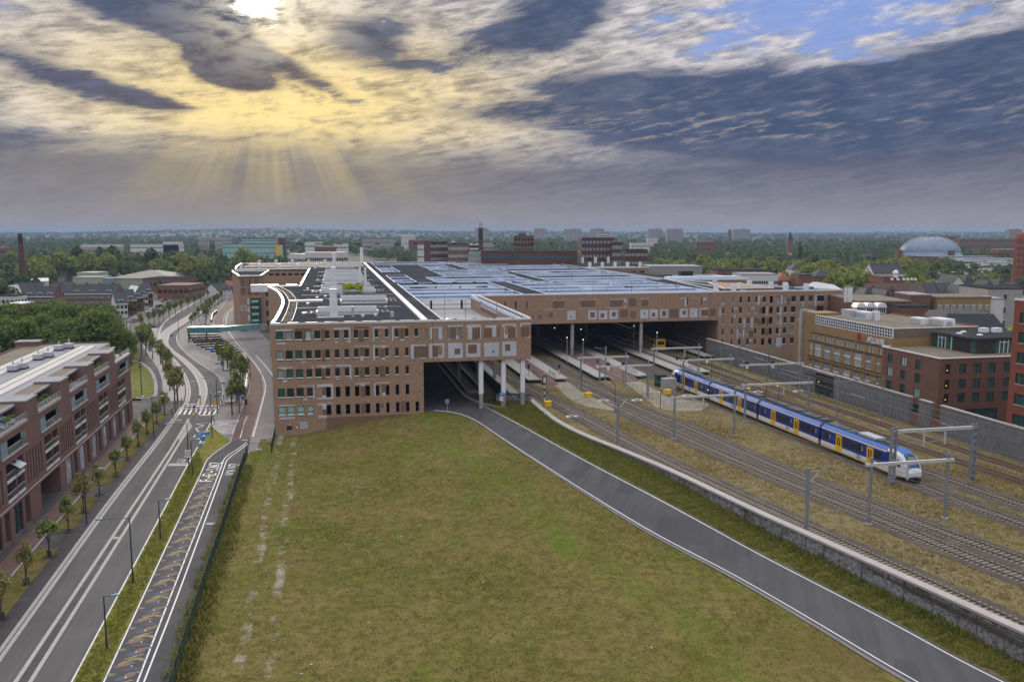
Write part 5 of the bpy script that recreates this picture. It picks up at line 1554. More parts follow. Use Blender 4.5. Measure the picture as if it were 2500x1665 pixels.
# ------------------------------------------------------------------ overhead line masts and portals
def portal(s0, s1, t, h, lab, lattice=False, drop_=(), green=False, signals=(), beam=.34):
 o = L(s0, t, ZY - .05)
 T = thing('catenary_portal', lab, 'catenary portal', o, TH)
 w = s1 - s0
 mt = 'galv_green' if green else 'galv'
 for k, x in enumerate((0, w)):
  if lattice:
   m = MB()
   for dx in (-.32, .32):
    m.box(x + dx - .09, x + dx + .09, -.22, .22, 0, h + .35)
   for j in range(8):
    m.box(x - .23, x + .23, -.20, .20, .3 + j * .98, .62 + j * .98)
   m.build('mast', mt, T)
  else:
   r = .10 if green else .13
   MB().box(x - r, x + r, -r * 1.1, r * 1.1, 0, h + (.75 if not green else .5)).build('mast', mt, T)
   MB().box(x - .35, x + .35, -.35, .35, -.1, .18).build('footing', 'concrete', T)
 bm = MB()
 if green:
  bm.bar((-.4, 0, h - .35), (w + .3, 0, h - .1), .14)
  bm.bar((w * .32, 0, h - .25), (w * .32, 0, h - 1.6), .06)
  bm.bar((w * .32, 0, h - 1.0), (w * .95, 0, h - .2), .05)
 else:
  bm.box(-.75 if not lattice else .4, w + (.7 if not lattice else -.4), -.17, .17, h - beam, h)
 bm.build('beam', 'galv_green' if green else 'galv_lite', T)
 for x in drop_:
  MB().box(w * x - .10, w * x + .10, -.10, .10, h - beam - 1.9, h - beam).build('drop_post', 'galv_lite', T)
  a = MB()
  a.tube([(w * x, 0, h - 2.0), (w * x - 1.3, 0, h - 1.75), (w * x - 2.6, 0, h - 1.95)], .035, 5)
  a.build('registration_arm', 'galv', T)
 for x in signals:
  MB().box(w * x - .22, w * x + .22, -.35, -.17, h - .9, h + .5).build('signal_back', 'white', T)
  MB().lathe([(.02, h - .0), (.34, h + .1), (.38, h + .45), (.25, h + .72), (.02, h + .78)], 10, (w * x, -.1)).build('signal_hood', 'dark', T)
 return T
portal(63.0, 73.2, 15.8, 7.2, 'grey portal nearest the platform ends, spanning the close pair of tracks')
portal(63.3, 73.7, 3.4, 7.2, 'grey portal with two hooded signals on its beam before the platforms', signals=(.16, .47))
portal(84.0, 94.9, 9.8, 6.9, 'grey portal straddling the rear car of the blue train', signals=(.05, .48))
portal(65.6, 76.3, -29.8, 7.2, 'grey portal with one drop post in front of the train rear half', drop_=(.47,))
portal(83.1, 95.6, -20.2, 6.9, 'grey portal with one drop post behind the second car joint', drop_=(.6,))
portal(94.8, 108.1, 4.0, 6.4, 'grey portal with two hooded signals before the grey barrier', signals=(.06, .5))
portal(84.5, 97.0, -60.0, 7.6, 'large lattice portal with two drop posts over the train nose', lattice=True, drop_=(.37, .63), beam=.42)
portal(71.8, 82.0, -73.6, 7.4, 'grey portal with one drop post in front of the train nose', drop_=(.47,))
portal(84.0, 95.2, 27.0, 7.1, 'grey portal with a drop post beside the platform behind the train', drop_=(.68,))
portal(99.0, 111.0, 23.2, 7.4, 'thin green grey portal in front of the brick office block', green=True)
portal(98.9, 107.9, -24.2, 7.8, 'thin green grey portal in front of the hotel barrier gate', green=True)
def mast(s, t, h, lab, side=1):
 T = thing('catenary_mast', lab, 'catenary mast', L(s, t, ZY - .05), TH)
 MB().box(-.16, .16, -.17, .17, 0, h).build('mast', 'galv', T)
 MB().box(-.36, .36, -.36, .36, -.1, .16).build('footing', 'concrete', T)
 m = MB()
 m.bar((0, 0, h - .55), (side * 2.6, 0, h - .25), .10)
 m.bar((0, 0, h - 1.9), (side * 1.5, 0, h - .45), .07)
 m.bar((side * 2.5, 0, h - .3), (side * 2.5, 0, h - .02), .14)
 m.build('cantilever', 'galv', T)
 m = MB().tube([(0, 0, h - 2.6), (side * 1.0, 0, h - 2.75), (side * 2.5, 0, h - 2.65)], .035, 5)
 m.build('registration_arm', 'galv', T)
mast(63.2, -74.5, 7.6, 'single mast with bracket arm at the gabion coping opposite the train nose')
mast(55.0, -32.3, 8.0, 'single mast with bracket arm near the bend of the gabion coping')
mast(71.8, 25.7, 8.0, 'single mast with left arm at the tip of the wide platform', -1)
# overhead wires
for k, P in enumerate(track_lines):
 q = [p for p in P[::4] if (p - OS).dot(NS) < 58]
 if len(q) > 3:
  m = MB()
  m.tube([p + Vector((0, 0, 5.2)) for p in q], .03, 4, False)
  m.tube([p + Vector((0, 0, 6.0 + .35 * math.cos(i * .5))) for i, p in enumerate(q)], .022, 4, False)
  tag(m.build('overhead_wire', 'wire'), ['thin overhead wire pair above the single track by the gabion wall', 'thin overhead wire pair above the left track of the close pair', 'thin overhead wire pair above the right track of the close pair', 'thin overhead wire pair above the blue train', 'thin overhead wire pair just right of the blue train', 'thin overhead wire pair above the second track from the barrier', 'thin overhead wire pair closest to the grey barrier wall'][k], 'overhead wire')
# ------------------------------------------------------------------ lineside things
def striped_signal(p, lab):
 T = thing('railway_signal', lab, 'railway signal', p)
 for k in range(6):
  MB().lathe([(.11, k * .62), (.11, k * .62 + .62)], 8).build('pole_band', 'white' if k % 2 else 'dark', T)
 MB().box(-.12, .12, -.12, .12, 3.7, 4.0).build('bracket', 'dark', T)
 MB().prism([(-.42 * math.cos(a), .12) for a in (0,)] + [(.42, .12), (.42, -.12), (-.42, -.12)], 3.95, 5.6).build('back_plate', 'dark', T)
 MB().box(-.24, .24, -.22, -.12, 4.15, 5.3).build('lamp_box', 'white', T)
 for z in (4.3, 4.7, 5.1):
  MB().lathe([(.07, z - .08), (.09, z + .08)], 8, (-.1, -.25)).build('lens', 'dark', T)
striped_signal(G(1329, 985, ZY), 'black and white striped signal post beside the gabion wall end')
def small_box(p, w, h, m, nm, lab, cat, d=None, rz=TH, group=None):
 T = thing(nm, lab, cat, p, rz, group)
 d = d or w
 MB().box(-w / 2, w / 2, -d / 2, d / 2, 0, h).build('body', m, T)
 MB().box(-w / 2 - .04, w / 2 + .04, -d / 2 - .04, d / 2 + .04, h, h + .07).build('lid', m, T)
 return T
small_box(G(1612, 943, ZY), 2.2, 2.6, 'steel_green', 'equipment_cabinet', 'dark green cabinet beside the rear nose of the train', 'cabinet', 1.6)
T = small_box(G(1632, 953, ZY), 2.9, 2.6, 'stone_grey', 'equipment_cabinet', 'grey cabinet beside the rear nose of the train', 'cabinet', 1.8)
for (u, v), lab in (((1436, 970), 'yellow trackside box left of the two signal portal'), ((1629, 962), 'yellow trackside box in front of the grey cabinet'), ((1337, 991), 'yellow trackside box beside the striped signal post'), ((1822, 958), 'yellow trackside box between the train and the grey barrier')):
 small_box(G(u, v, ZY), 1.3, .9, 'yellow', 'trackside_box', lab, 'trackside box')
for (u, v), lab in (((1396, 1019), 'white track point cover beside the single track'), ((1473, 980), 'white track point cover at the foot of the two signal portal'), ((1555, 979), 'white track point cover by the wire fence corner'), ((1678, 967), 'white track point cover beside the second car of the train'), ((1850, 959), 'white track point cover behind the train roof'), ((1948, 957), 'white track point cover at the barrier foot')):
 T = thing('point_machine', lab, 'point machine', G(u, v, ZY), TH)
 MB().box(-1.1, 1.1, -.35, .35, 0, .28).build('body', 'white', T)
 MB().box(-.5, .4, -.45, .2, .28, .42).build('cover', 'steel_lite', T)
def lamp_post_thin(p, h, lab, lit=False):
 T = thing('yard_lamp', lab, 'yard lamp', p)
 MB().tube([(0, 0, 0), (0, 0, h)], [.08, .05], 6).build('post', 'dark', T)
 MB().box(-.35, .12, -.1, .1, h, h + .12).build('arm', 'dark', T)
 MB().lathe([(.10, h - .18), (.14, h - .02)], 8, (-.28, 0)).build('lamp', 'lamp_warm' if lit else 'white', T)
for (u, v), h, lab, lit in (((1501, 1002), 5.0, 'thin black post left of the crossing in front of the platforms', False), ((1419, 957), 4.6, 'thin black post beside the left leg of the nearest platform portal', False), ((1579, 966), 4.5, 'thin black post by the right leg of the two signal portal', False), ((1612, 998), 3.4, 'short black lamp post with lit yellow lamp at the wire fence corner', True), ((1731, 990), 3.2, 'short black lamp post with lit yellow lamp at the train car joint', True), ((1737, 925), 5.0, 'thin black post behind the rear roof of the train', False), ((1870, 980), 5.2, 'thin black post behind the third car of the train', False), ((1901, 976), 3.0, 'short black lamp post with lit yellow lamp behind the train', True), ((1813, 955), 5.6, 'black post with small board behind the train', False), ((2000, 968), 3.2, 'short lamp post with lit lamp at the barrier gate', True), ((1521, 937), 5.0, 'thin black post at the tip of the wide platform', False)):
 lamp_post_thin(G(u, v, ZY), h, lab, lit)
for (u, v), lab in (((1423, 891), 'tall platform lamp on the wide platform left edge'), ((1603, 870), 'tall platform lamp near the yellow train'), ((1384, 885), 'tall platform lamp deep under the station'), ((1547, 850), 'tall platform lamp in the shade of the hall')):
 p = G(u, v, ZY + .8)
 T = thing('platform_lamp', lab, 'platform lamp', p)
 MB().tube([(0, 0, 0), (0, 0, 6.3)], [.09, .06], 6).build('post', 'steel_lite', T)
 MB().box(-.1, .1, -.3, .3, 6.3, 6.5).build('lamp', 'lamp_on', T)
for (u, v), lab in (((1290, 917), 'dark platform sign board at the tip of the nearest platform'), ((1365, 917), 'dark platform signal at the right edge of the nearest platform'), ((1459, 903), 'dark platform signal box on the wide platform'), ((1652, 896), 'dark platform signal box on the platform behind the train')):
 p = G(u, v, ZY + .8)
 T = thing('platform_signal', lab, 'platform signal', p)
 MB().tube([(0, 0, 0), (0, 0, 2.2)], .05, 6).build('post', 'dark', T)
 MB().box(-.25, .25, -.12, .12, 1.7, 2.6).build('box', 'dark', T)
 MB().box(-.15, .15, -.14, -.12, .9, 1.3).build('plate', 'white', T)
# gravel crossing path between the tracks and wire fences
a_, b_ = resample(crv([G(*p, 0) for p in [(1508, 921), (1545, 950), (1590, 985), (1610, 998), (1660, 1004), (1712, 1003)]]), 30), resample(crv([G(*p, 0) for p in [(1545, 921), (1575, 938), (1622, 964), (1650, 975), (1690, 978), (1735, 986)]]), 30)
M['sand_path'] = mat('sandy_service_path', (0.30, 0.265, 0.205), (0.235, 0.205, 0.155), 0.95, .8, 7, .3, dirt=(.2, .17, .1), big=.5)
MB().ribbon([Vector((G(1, 900).x * 0, 0, 0)) + p for p in [Vector((q.x * (CAM_H - ZY) / CAM_H, q.y * (CAM_H - ZY) / CAM_H, 0)) for q in a_]], [Vector((q.x * (CAM_H - ZY) / CAM_H, q.y * (CAM_H - ZY) / CAM_H, 0)) for q in b_], ZY + .03).build('service_path', 'sand_path', kind='structure')
a_ = resample(crv([G(*p, ZY) for p in [(1340, 925), (1385, 970), (1430, 992), (1500, 1003)]]), 20)
b_ = resample(crv([G(*p, ZY) for p in [(1375, 925), (1420, 955), (1460, 975), (1510, 990)]]), 20)
MB().ribbon(a_, b_, ZY + .025).build('service_path', 'sand_path', kind='structure')
def wire_fence(px, h, lab, z=ZY, m='galv', every=2.5):
 P = crv([G(*p, z) for p in px], 1.0)
 n = max(2, int(sum((b - a).length for a, b in zip(P, P[1:])) / every))
 Q = resample(P, n)
 T = thing('wire_fence', lab, 'fence', Q[0])
 for q in Q:
  r = q - Q[0]
  MB().bar((r.x, r.y, -.1), (r.x, r.y, h), .06).build('post', m, T)
 mm = MB()
 for k in range(4):
  mm.tube([(q - Q[0]) + Vector((0, 0, h * (.25 + .25 * k))) for q in Q], .018, 4, False)
 mm.build('wires', m, T, kind='stuff')
wire_fence([(1330, 980), (1365, 999), (1395, 1018), (1425, 1033)], 1.5, 'low wire fence beside the single track near the striped signal')
wire_fence([(1535, 945), (1570, 965), (1604, 983)], 1.5, 'low wire fence on the near side of the service path')
wire_fence([(1620, 995), (1660, 998), (1720, 996)], 1.4, 'low wire fence between service path and train')
# ------------------------------------------------------------------ the blue, white and yellow train
nose = L(88.05, -60.2, ZR)
tail = L(85.2, 17.2, ZR)
ax = (nose - tail)
TL = ax.length
ang = math.atan2(ax.y, ax.x)
TR = thing('passenger_train', 'long blue and white electric train with yellow doors standing on the tracks', 'train', tail, ang)
HW, Z0, ZB, ZTOP = 1.41, .42, 1.28, 3.45
def body_profile(k=1.0, dz=0.0):
 """half section: from sill up over the roof"""
 return [(HW - .06, Z0), (HW, .75), (HW, ZB), (HW - .02, 2.9), (HW - .10, ZTOP), (HW - .45, 3.82), (.75, 3.93), (0, 3.95)]
car_x = [(0.0, 18.9), (19.45, 37.9), (38.45, 57.0), (57.55, TL)]
prof = body_profile()
def car_shell(x0, x1, end0, end1):
 """lofted shell bands: white skirt, blue side, white roof line, blue roof edge; ends may slope to a cab nose"""
 xs = [x0, x1]
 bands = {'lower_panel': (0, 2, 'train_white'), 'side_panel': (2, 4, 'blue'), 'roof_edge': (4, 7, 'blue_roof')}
 for nm, (i0, i1, m) in bands.items():
  xa = x0 + (4.3 if end0 else 0)
  xb = x1 - (4.3 if end1 else 0)
  mb = MB()
  for sgn in (1, -1):
   for i in range(i0, i1):
    (y0, za), (y1, zb) = prof[i], prof[i + 1]
    mb.face((xa, sgn * y0, za), (xb, sgn * y0, za), (xb, sgn * y1, zb), (xa, sgn * y1, zb))
  mb.build(nm, m, TR)
 e = MB()
 for x, endd in ((x0, end0), (x1, end1)):
  if not endd:
   e.face(*[(x, y, z) for y, z in prof], *[(x, -y, z) for y, z in prof[-2::-1]])
 if e.f:
  e.build('end_wall', 'dark', TR)
def cab(x1, d, lab):
 """streamlined cab: x1 is the nose tip, d = +1 towards +x"""
 X = lambda r: x1 - d * (4.3 - r)               # r runs 0 (car) to 4.3 (tip)
 # sections: r, half width scale, roof height, floor
 secs = [(0, 1.0, 3.95, Z0), (.9, 1.0, 3.93, Z0), (1.9, .99, 3.84, .40), (2.7, .965, 3.60, .42), (3.35, .91, 2.95, .48), (3.85, .83, 2.15, .55), (4.15, .74, 1.62, .62), (4.3, .62, 1.30, .72)]
 def ring(r, k, top, bot):
  sc = (top - Z0) / (3.95 - Z0)
  return [(y * k, bot + (z - Z0) * sc * (top - bot) / (top - Z0) if False else bot + (z - Z0) / (3.95 - Z0) * (top - bot)) for y, z in prof]
 rings = [(X(r), ring(r, k, t, b)) for r, k, t, b in secs]
 mb = MB()
 for (xa, A), (xb, B) in zip(rings, rings[1:]):
  for sgn in (1, -1):
   for i in range(len(prof) - 1):
    mb.face((xa, sgn * A[i][0], A[i][1]), (xb, sgn * B[i][0], B[i][1]), (xb, sgn * B[i + 1][0], B[i + 1][1]), (xa, sgn * A[i + 1][0], A[i + 1][1]))
 xe, E = rings[-1]
 mb.face(*[(xe, y, z) for y, z in E], *[(xe, -y, z) for y, z in E[-2::-1]])
 c = mb.build('cab', 'train_white', TR, smooth=True, label=lab)
 # blue flank sweeping into the white cab
 fl = MB()
 for sgn in (1, -1):
  top, bot = [], []
  for i in range(9):
   r = i / 8 * 1.75
   q = math.sqrt(max(0, 1 - (r / 1.75) ** 2))
   mid = 2.15
   top.append((X(r), sgn * (HW + .012 - .02 * (r > 1)), mid + (3.42 - mid) * q * .98))
   bot.append((X(r), sgn * (HW + .012 - .02 * (r > 1)), mid - (mid - 1.0 - .28) * q))
  for i in range(8):
   fl.face(bot[i], bot[i + 1], top[i + 1], top[i])
 fl.build('blue_flank', 'blue', c)
 ro = MB()
 for (ra, rb) in ((0, .9), (.9, 1.9), (1.9, 2.62)):
  A = [s for s in secs if s[0] <= ra + 1e-6][-1]
  import bisect
  def at(r):
   for p, q in zip(secs, secs[1:]):
    if p[0] <= r <= q[0]:
     t = (r - p[0]) / (q[0] - p[0])
     return [p[j] + (q[j] - p[j]) * t for j in range(4)]
  PA, PB = ring(*at(ra)), ring(*at(rb))
  for sgn in (1, -1):
   for i in (5, 6):
    ro.face((X(ra), sgn * PA[i][0], PA[i][1] + .02), (X(rb), sgn * PB[i][0], PB[i][1] + .02), (X(rb), sgn * PB[i + 1][0], PB[i + 1][1] + .02), (X(ra), sgn * PA[i + 1][0], PA[i + 1][1] + .02))
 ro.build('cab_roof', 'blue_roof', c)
 # windscreen in its blue surround on the slope
 def slope(r, y, lift):
  p = at(r)
  rg = ring(*p)
  yy = abs(y)
  ys = [q for q in rg][::-1]
  z = ys[-1][1]
  for (ya, za), (yb, zb) in zip(ys, ys[1:]):
   if ya <= yy <= yb:
    z = za + (zb - za) * (yy - ya) / max(1e-6, yb - ya)
    break
  return (X(r) + d * lift, y, z + lift)
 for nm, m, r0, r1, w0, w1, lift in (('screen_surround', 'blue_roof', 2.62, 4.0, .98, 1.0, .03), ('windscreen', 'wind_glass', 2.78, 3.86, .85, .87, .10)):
  g = MB()
  N_ = 18
  for i in range(N_):
   ra, rb = r0 + (r1 - r0) * i / N_, r0 + (r1 - r0) * (i + 1) / N_
   for j in range(6):
    ya, yb = -1 + j / 3, -1 + (j + 1) / 3
    if m == 'blue_roof' and 0 < j < 5 and ra > 2.75 and rb < 3.88:
     continue
    wa, wb = w0 + (w1 - w0) * i / N_, w0 + (w1 - w0) * (i + 1) / N_
    g.face(slope(ra, ya * wa * .93, lift), slope(ra, yb * wa * .93, lift), slope(rb, yb * wb * .86, lift), slope(rb, ya * wb * .86, lift))
  g.build(nm, m, c, smooth=True)
 for sgn in (1, -1):
  MB().face(*[(X(r), sgn * (HW * kk + .02), z) for r, z, kk in ((2.15, 1.75, .99), (2.85, 1.72, .965), (2.8, 2.55, .955), (2.2, 2.75, .985))]).build('side_window', 'train_glass', c)
  MB().face(*[(X(r), sgn * (HW * kk + .016), z) for r, z, kk in ((1.05, 1.9, 1), (1.5, 1.9, 1), (1.5, 2.75, .995), (1.05, 2.75, .995))]).build('cab_door_window', 'train_glass', c)
  MB().box(min(X(4.0), X(4.22)), max(X(4.0), X(4.22)), sgn * .62 - .16, sgn * .62 + .16, 1.02, 1.16).build('headlight', 'white', c)
 MB().box(min(X(3.6), X(4.5)), max(X(3.6), X(4.5)), -.75, .75, .12, .62).build('coupler_skirt', 'dark', c)
 MB().box(min(X(4.3), X(4.95)), max(X(4.3), X(4.95)), -.16, .16, .5, .78).build('coupler', 'dark', c)
 MB().tube([(X(3.86), .08, 2.16), (X(3.22), .02, 3.0)], .02, 4).build('wiper', 'dark', c)
 return c
for k, (x0, x1) in enumerate(car_x):
 car_shell(x0, x1, k == 0, k == 3)
cab(0.0, -1, 'white streamlined rear cab')
cab(TL, 1, 'white streamlined front cab with blue framed windscreen')
DOORS = [(4.9, 12.6), (5.2, 13.2), (5.1, 12.9), (6.2, 13.6)]
for k, (x0, x1) in enumerate(car_x):
 le = x1 - x0
 dx = [7.3, 13.4] if k == 0 else ([4.6, 12.0] if k == 3 else [4.9, 12.1])
 for q in dx:
  for sgn in (1, -1):
   y = sgn * (HW + .022)
   D = MB().box(x0 + q - .72, x0 + q + .72, min(y, y - sgn * .05), max(y, y - sgn * .05), .56, 3.02).build('door', 'train_yellow', TR)
   for e in (-.40, .14):
    MB().box(x0 + q + e, x0 + q + e + .27, min(y, y + sgn * .01), max(y, y + sgn * .01), 1.45, 2.72).build('door_window', 'train_glass', D)
   MB().box(x0 + q - .012, x0 + q + .012, min(y, y + sgn * .008), max(y, y + sgn * .008), .56, 3.0).build('door_seam', 'dark', D)
   MB().box(x0 + q - .8, x0 + q + .8, min(y, y - sgn * .06), max(y, y - sgn * .06), 3.02, 3.12).build('door_head', 'blue', D)
 occ = [(q - 1.0, q + 1.0) for q in dx]
 a, b = (4.4, le - .8) if k == 0 else ((.8, le - 5.0) if k == 3 else (.8, le - .8))
 x = a
 wi = 0
 while x + 1.35 < b:
  if any(x < o[1] and x + 1.35 > o[0] for o in occ):
   x += .12
   continue
  for sgn in (1, -1):
   y = sgn * (HW + .006)
   MB().box(x0 + x, x0 + x + 1.30, min(y, y - sgn * .03), max(y, y - sgn * .03), 1.72, 2.74).build('window', 'train_glass', TR)
  wi += 1
  if wi % 3 == 1 and not any(x + 1.3 < o[1] and x + 1.75 > o[0] for o in occ):
   f = -1
   num = '1' if (k == 3 and x > 13) or (k == 0 and x < 7) else '2'
   g = MB(lambda X_, Y_, Z_, xx=x0 + x + 1.42: (xx + X_ * .30, (HW + .014) - Y_ * .2, 2.1 + Z_ * .52))
   g = MB(lambda X_, Y_, Z_, xx=x0 + x + 1.40: (xx + .32 - (.32 - X_ * .34) , -(HW + .014) + Y_ * .2, 2.1 + Z_ * .52))
   letter(g, num, .22)
   g.build('class_number', 'white', TR)
  x += 1.30 + (.48 if wi % 3 == 1 else .22)
 # white roof line, yellow sill line, underframe, bogies, roof gear
 for sgn in (1, -1):
  y = sgn * (HW - .055)
  xa, xb = x0 + (4.3 if k == 0 else 0), x1 - (3.9 if k == 3 else 0)
  MB().box(xa, xb, min(y, y + sgn * .03), max(y, y + sgn * .03), 3.14, 3.40).build('roof_stripe', 'train_white', TR)
  y = sgn * (HW - .02)
  MB().box(xa, xb, min(y, y + sgn * .02), max(y, y + sgn * .02), .42, .54).build('sill_stripe', 'train_yellow', TR)
 MB().box(x0 + (1.2 if k == 0 else .2), x1 - (1.2 if k == 3 else .2), -1.2, 1.2, .12, .45).build('underframe', 'dark', TR)
 m = MB()
 r_ = random.Random(20 + k)
 x = x0 + (4.8 if k == 0 else .6)
 while x < x1 - (5.2 if k == 3 else 1.2):
  w = r_.uniform(.8, 2.6)
  m.box(x, min(x + w, x1 - (4.4 if k == 3 else .3)), -r_.uniform(.5, .82), r_.uniform(.5, .82), 3.9, 3.95 + r_.uniform(.06, .42))
  x += w + r_.uniform(.1, .7)
 m.build('roof_equipment', 'train_roof', TR)
 MB().box(x0 + (4.4 if k == 0 else .1), x1 - (4.6 if k == 3 else .1), -.86, .86, 3.93, 3.975).build('roof_deck', 'train_roof', TR)
 MB().box(x0 + le * .42, x0 + le * .62, -.78, .78, 4.02, 4.34).build('air_unit', 'steel_lite' if k == 3 else 'train_roof', TR)
 for bx in ([3.2] if k == 0 else []) + ([TL - x0 - 3.4] if k == 3 else []) + ([le + .27] if k < 3 else []):
  B_ = MB().box(x0 + bx - 1.6, x0 + bx + 1.6, -1.15, 1.15, .12, .5).build('bogie', 'dark', TR)
  for wx in (-1.1, 1.1):
   for sgn in (1, -1):
    w = MB(lambda a, b, c, cx=x0 + bx + wx, sy=sgn * .76: (cx + a, sy + c, .42 + b)).lathe([(.42, -.06), (.42, .06)], 12)
    w.build('wheel', 'dark', B_)
 if k < 3:
  MB().box(x1 - .02, x1 + .57, -1.22, 1.22, .5, 3.6).build('gangway', 'black', TR)
  p = MB()
  p.bar((x1 - .2, -1.36, .7), (x1 + .28, -1.42, 3.3), .10).bar((x1 + .28, -1.42, 3.3), (x1 + .5, -.9, 3.95), .10)
  p.build('cable_loop', 'dark', TR)
 # emblem on the lower panel: two parallel arrows bent round each other
 if k < 4:
  ex = x0 + (9.4 if k != 0 else 10.4)
  e = MB()
  y = -(HW + .012)
  for pts in (((-.55, .10), (-.28, .24), (.02, .22), (.14, .02), (.34, -.10), (.55, -.08)), ((.55, -.02), (.30, .16), (.10, .20)), ((-.55, .0), (-.30, -.16), (-.05, -.20), (.04, .0))):
   for a, b in zip(pts, pts[1:]):
    e.bar((ex + a[0], y, .92 + a[1]), (ex + b[0], y, .92 + b[1]), .03, .075, (0, 0, 1))
  e.build('emblem', 'blue', TR)
# pantograph on the third car
pg = MB()
px_ = car_x[1][0] + 2.6
pg.bar((px_, -.5, 4.25), (px_ + 1.4, -.35, 4.75), .06).bar((px_, .5, 4.25), (px_ + 1.4, .35, 4.75), .06)
pg.bar((px_ + 1.4, -.35, 4.75), (px_ + .2, -.6, 5.1), .06).bar((px_ + 1.4, .35, 4.75), (px_ + .2, .6, 5.1), .06).bar((px_ + .2, -.8, 5.1), (px_ + .2, .8, 5.1), .07)
pg.build('pantograph', 'dark', TR)
# yellow train standing in the hall
T = thing('yellow_train', 'yellow train standing in the dark station hall', 'train', L(101.4, 66.5, ZR), TH + math.pi / 2)
MB().prism([(0, -1.35), (.5, -1.42), (24, -1.42), (24, 1.42), (.5, 1.42), (0, 1.35)], .5, 3.6).build('body', 'train_yellow', T)
MB().box(.6, 24, -1.3, 1.3, 3.6, 3.85).build('roof', 'train_roof', T)
for sgn in (1, -1):
 y = sgn * 1.43
 for x in (2.0, 5.0, 8.6, 11.6, 14.6, 17.6, 20.6):
  MB().box(x, x + 2.0, min(y, y - .02), max(y, y - .02), 1.9, 2.9).build('window', 'train_glass', T)
MB().box(-.02, .3, -1.0, 1.0, 2.0, 3.0).build('windscreen', 'train_glass', T)
MB().box(.5, 24, -1.2, 1.2, .1, .5).build('underframe', 'dark', T)
# ------------------------------------------------------------------ apartment building on the left
A0 = Vector((-75.29, 167.55, 0))
AE = math.atan2(-0.97637, 0.2161)
AP = thing('apartment_building', 'purple brick apartment building with stepped terraces along the street', 'apartment building', A0, AE)
AF = lambda u, y, z: Vector((u, -y, z))
ALEN, PER = 104.0, 14.75
piers = [(12.4 + PER * k, 16.8 + PER * k) for k in range(7)]
bays = [(-0.02, 12.4)] + [(piers[k][1], piers[k + 1][0]) for k in range(6)]
H = []                                            # holes: along a, b, up c, d, depth, kind
for k in range(7):
 o = PER * k
 wa, wb = (1.7, 11.2) if k == 0 else (2.75 + o, 11.7 + o)
 H.append((wa, wb, 10.45, 12.35, 1.5, 'long'))
 la = (5.3 if k == 0 else 4.4) + o
 lm, lb = la + 2.75, la + 6.1
 for a, b in ((la, lm - .18), (lm + .18, lb)):
  for c, d in ((5.15, 7.15), (7.55, 9.5)):
   H.append((a, b, c, d, 1.4, 'loggia'))
 for j in range(6):
  x = 11.9 + o + j * 1.12
  if x + .5 < 18.7 + o:
   H.append((x, x + .52, 5.2, 9.4, .42, 'slot'))
 passage = k == 3
 if passage:
  H.append((48.8, 57.6, .02, 4.0, 7.0, 'passage'))
 for a, b, kd in ((-1.6, 1.5, 'print'), (3.0, 4.9, 'shop'), (5.8, 8.9, 'print'), (10.4, 12.1, 'shop')):
  a, b = max(.25, a + o), b + o
  if not (a < 57.8 and b > 48.6):
   H.append((a, b, .15, 3.95, .3 if kd == 'print' else .8, kd if k < 4 else 'shop'))
H = [h for h in H if h[1] < ALEN]
fw = MB(AF)
wall(fw, 0, ALEN, -.2, 13.15, [h[:4] for h in H], .01)
for a, b, c, d, dp, kd in H:
 fw.face((a, 0, c), (a, dp, c), (a, dp, d), (a, 0, d)).face((b, 0, c), (b, 0, d), (b, dp, d), (b, dp, c))
 fw.face((a, 0, c), (b, 0, c), (b, dp, c), (a, dp, c)).face((a, 0, d), (a, dp, d), (b, dp, d), (b, 0, d))
fw.face((0, 0, -.2), (0, 18.5, -.2), (0, 18.5, 13.15), (0, 0, 13.15))
fw.build('front_wall', 'brick_red', AP)
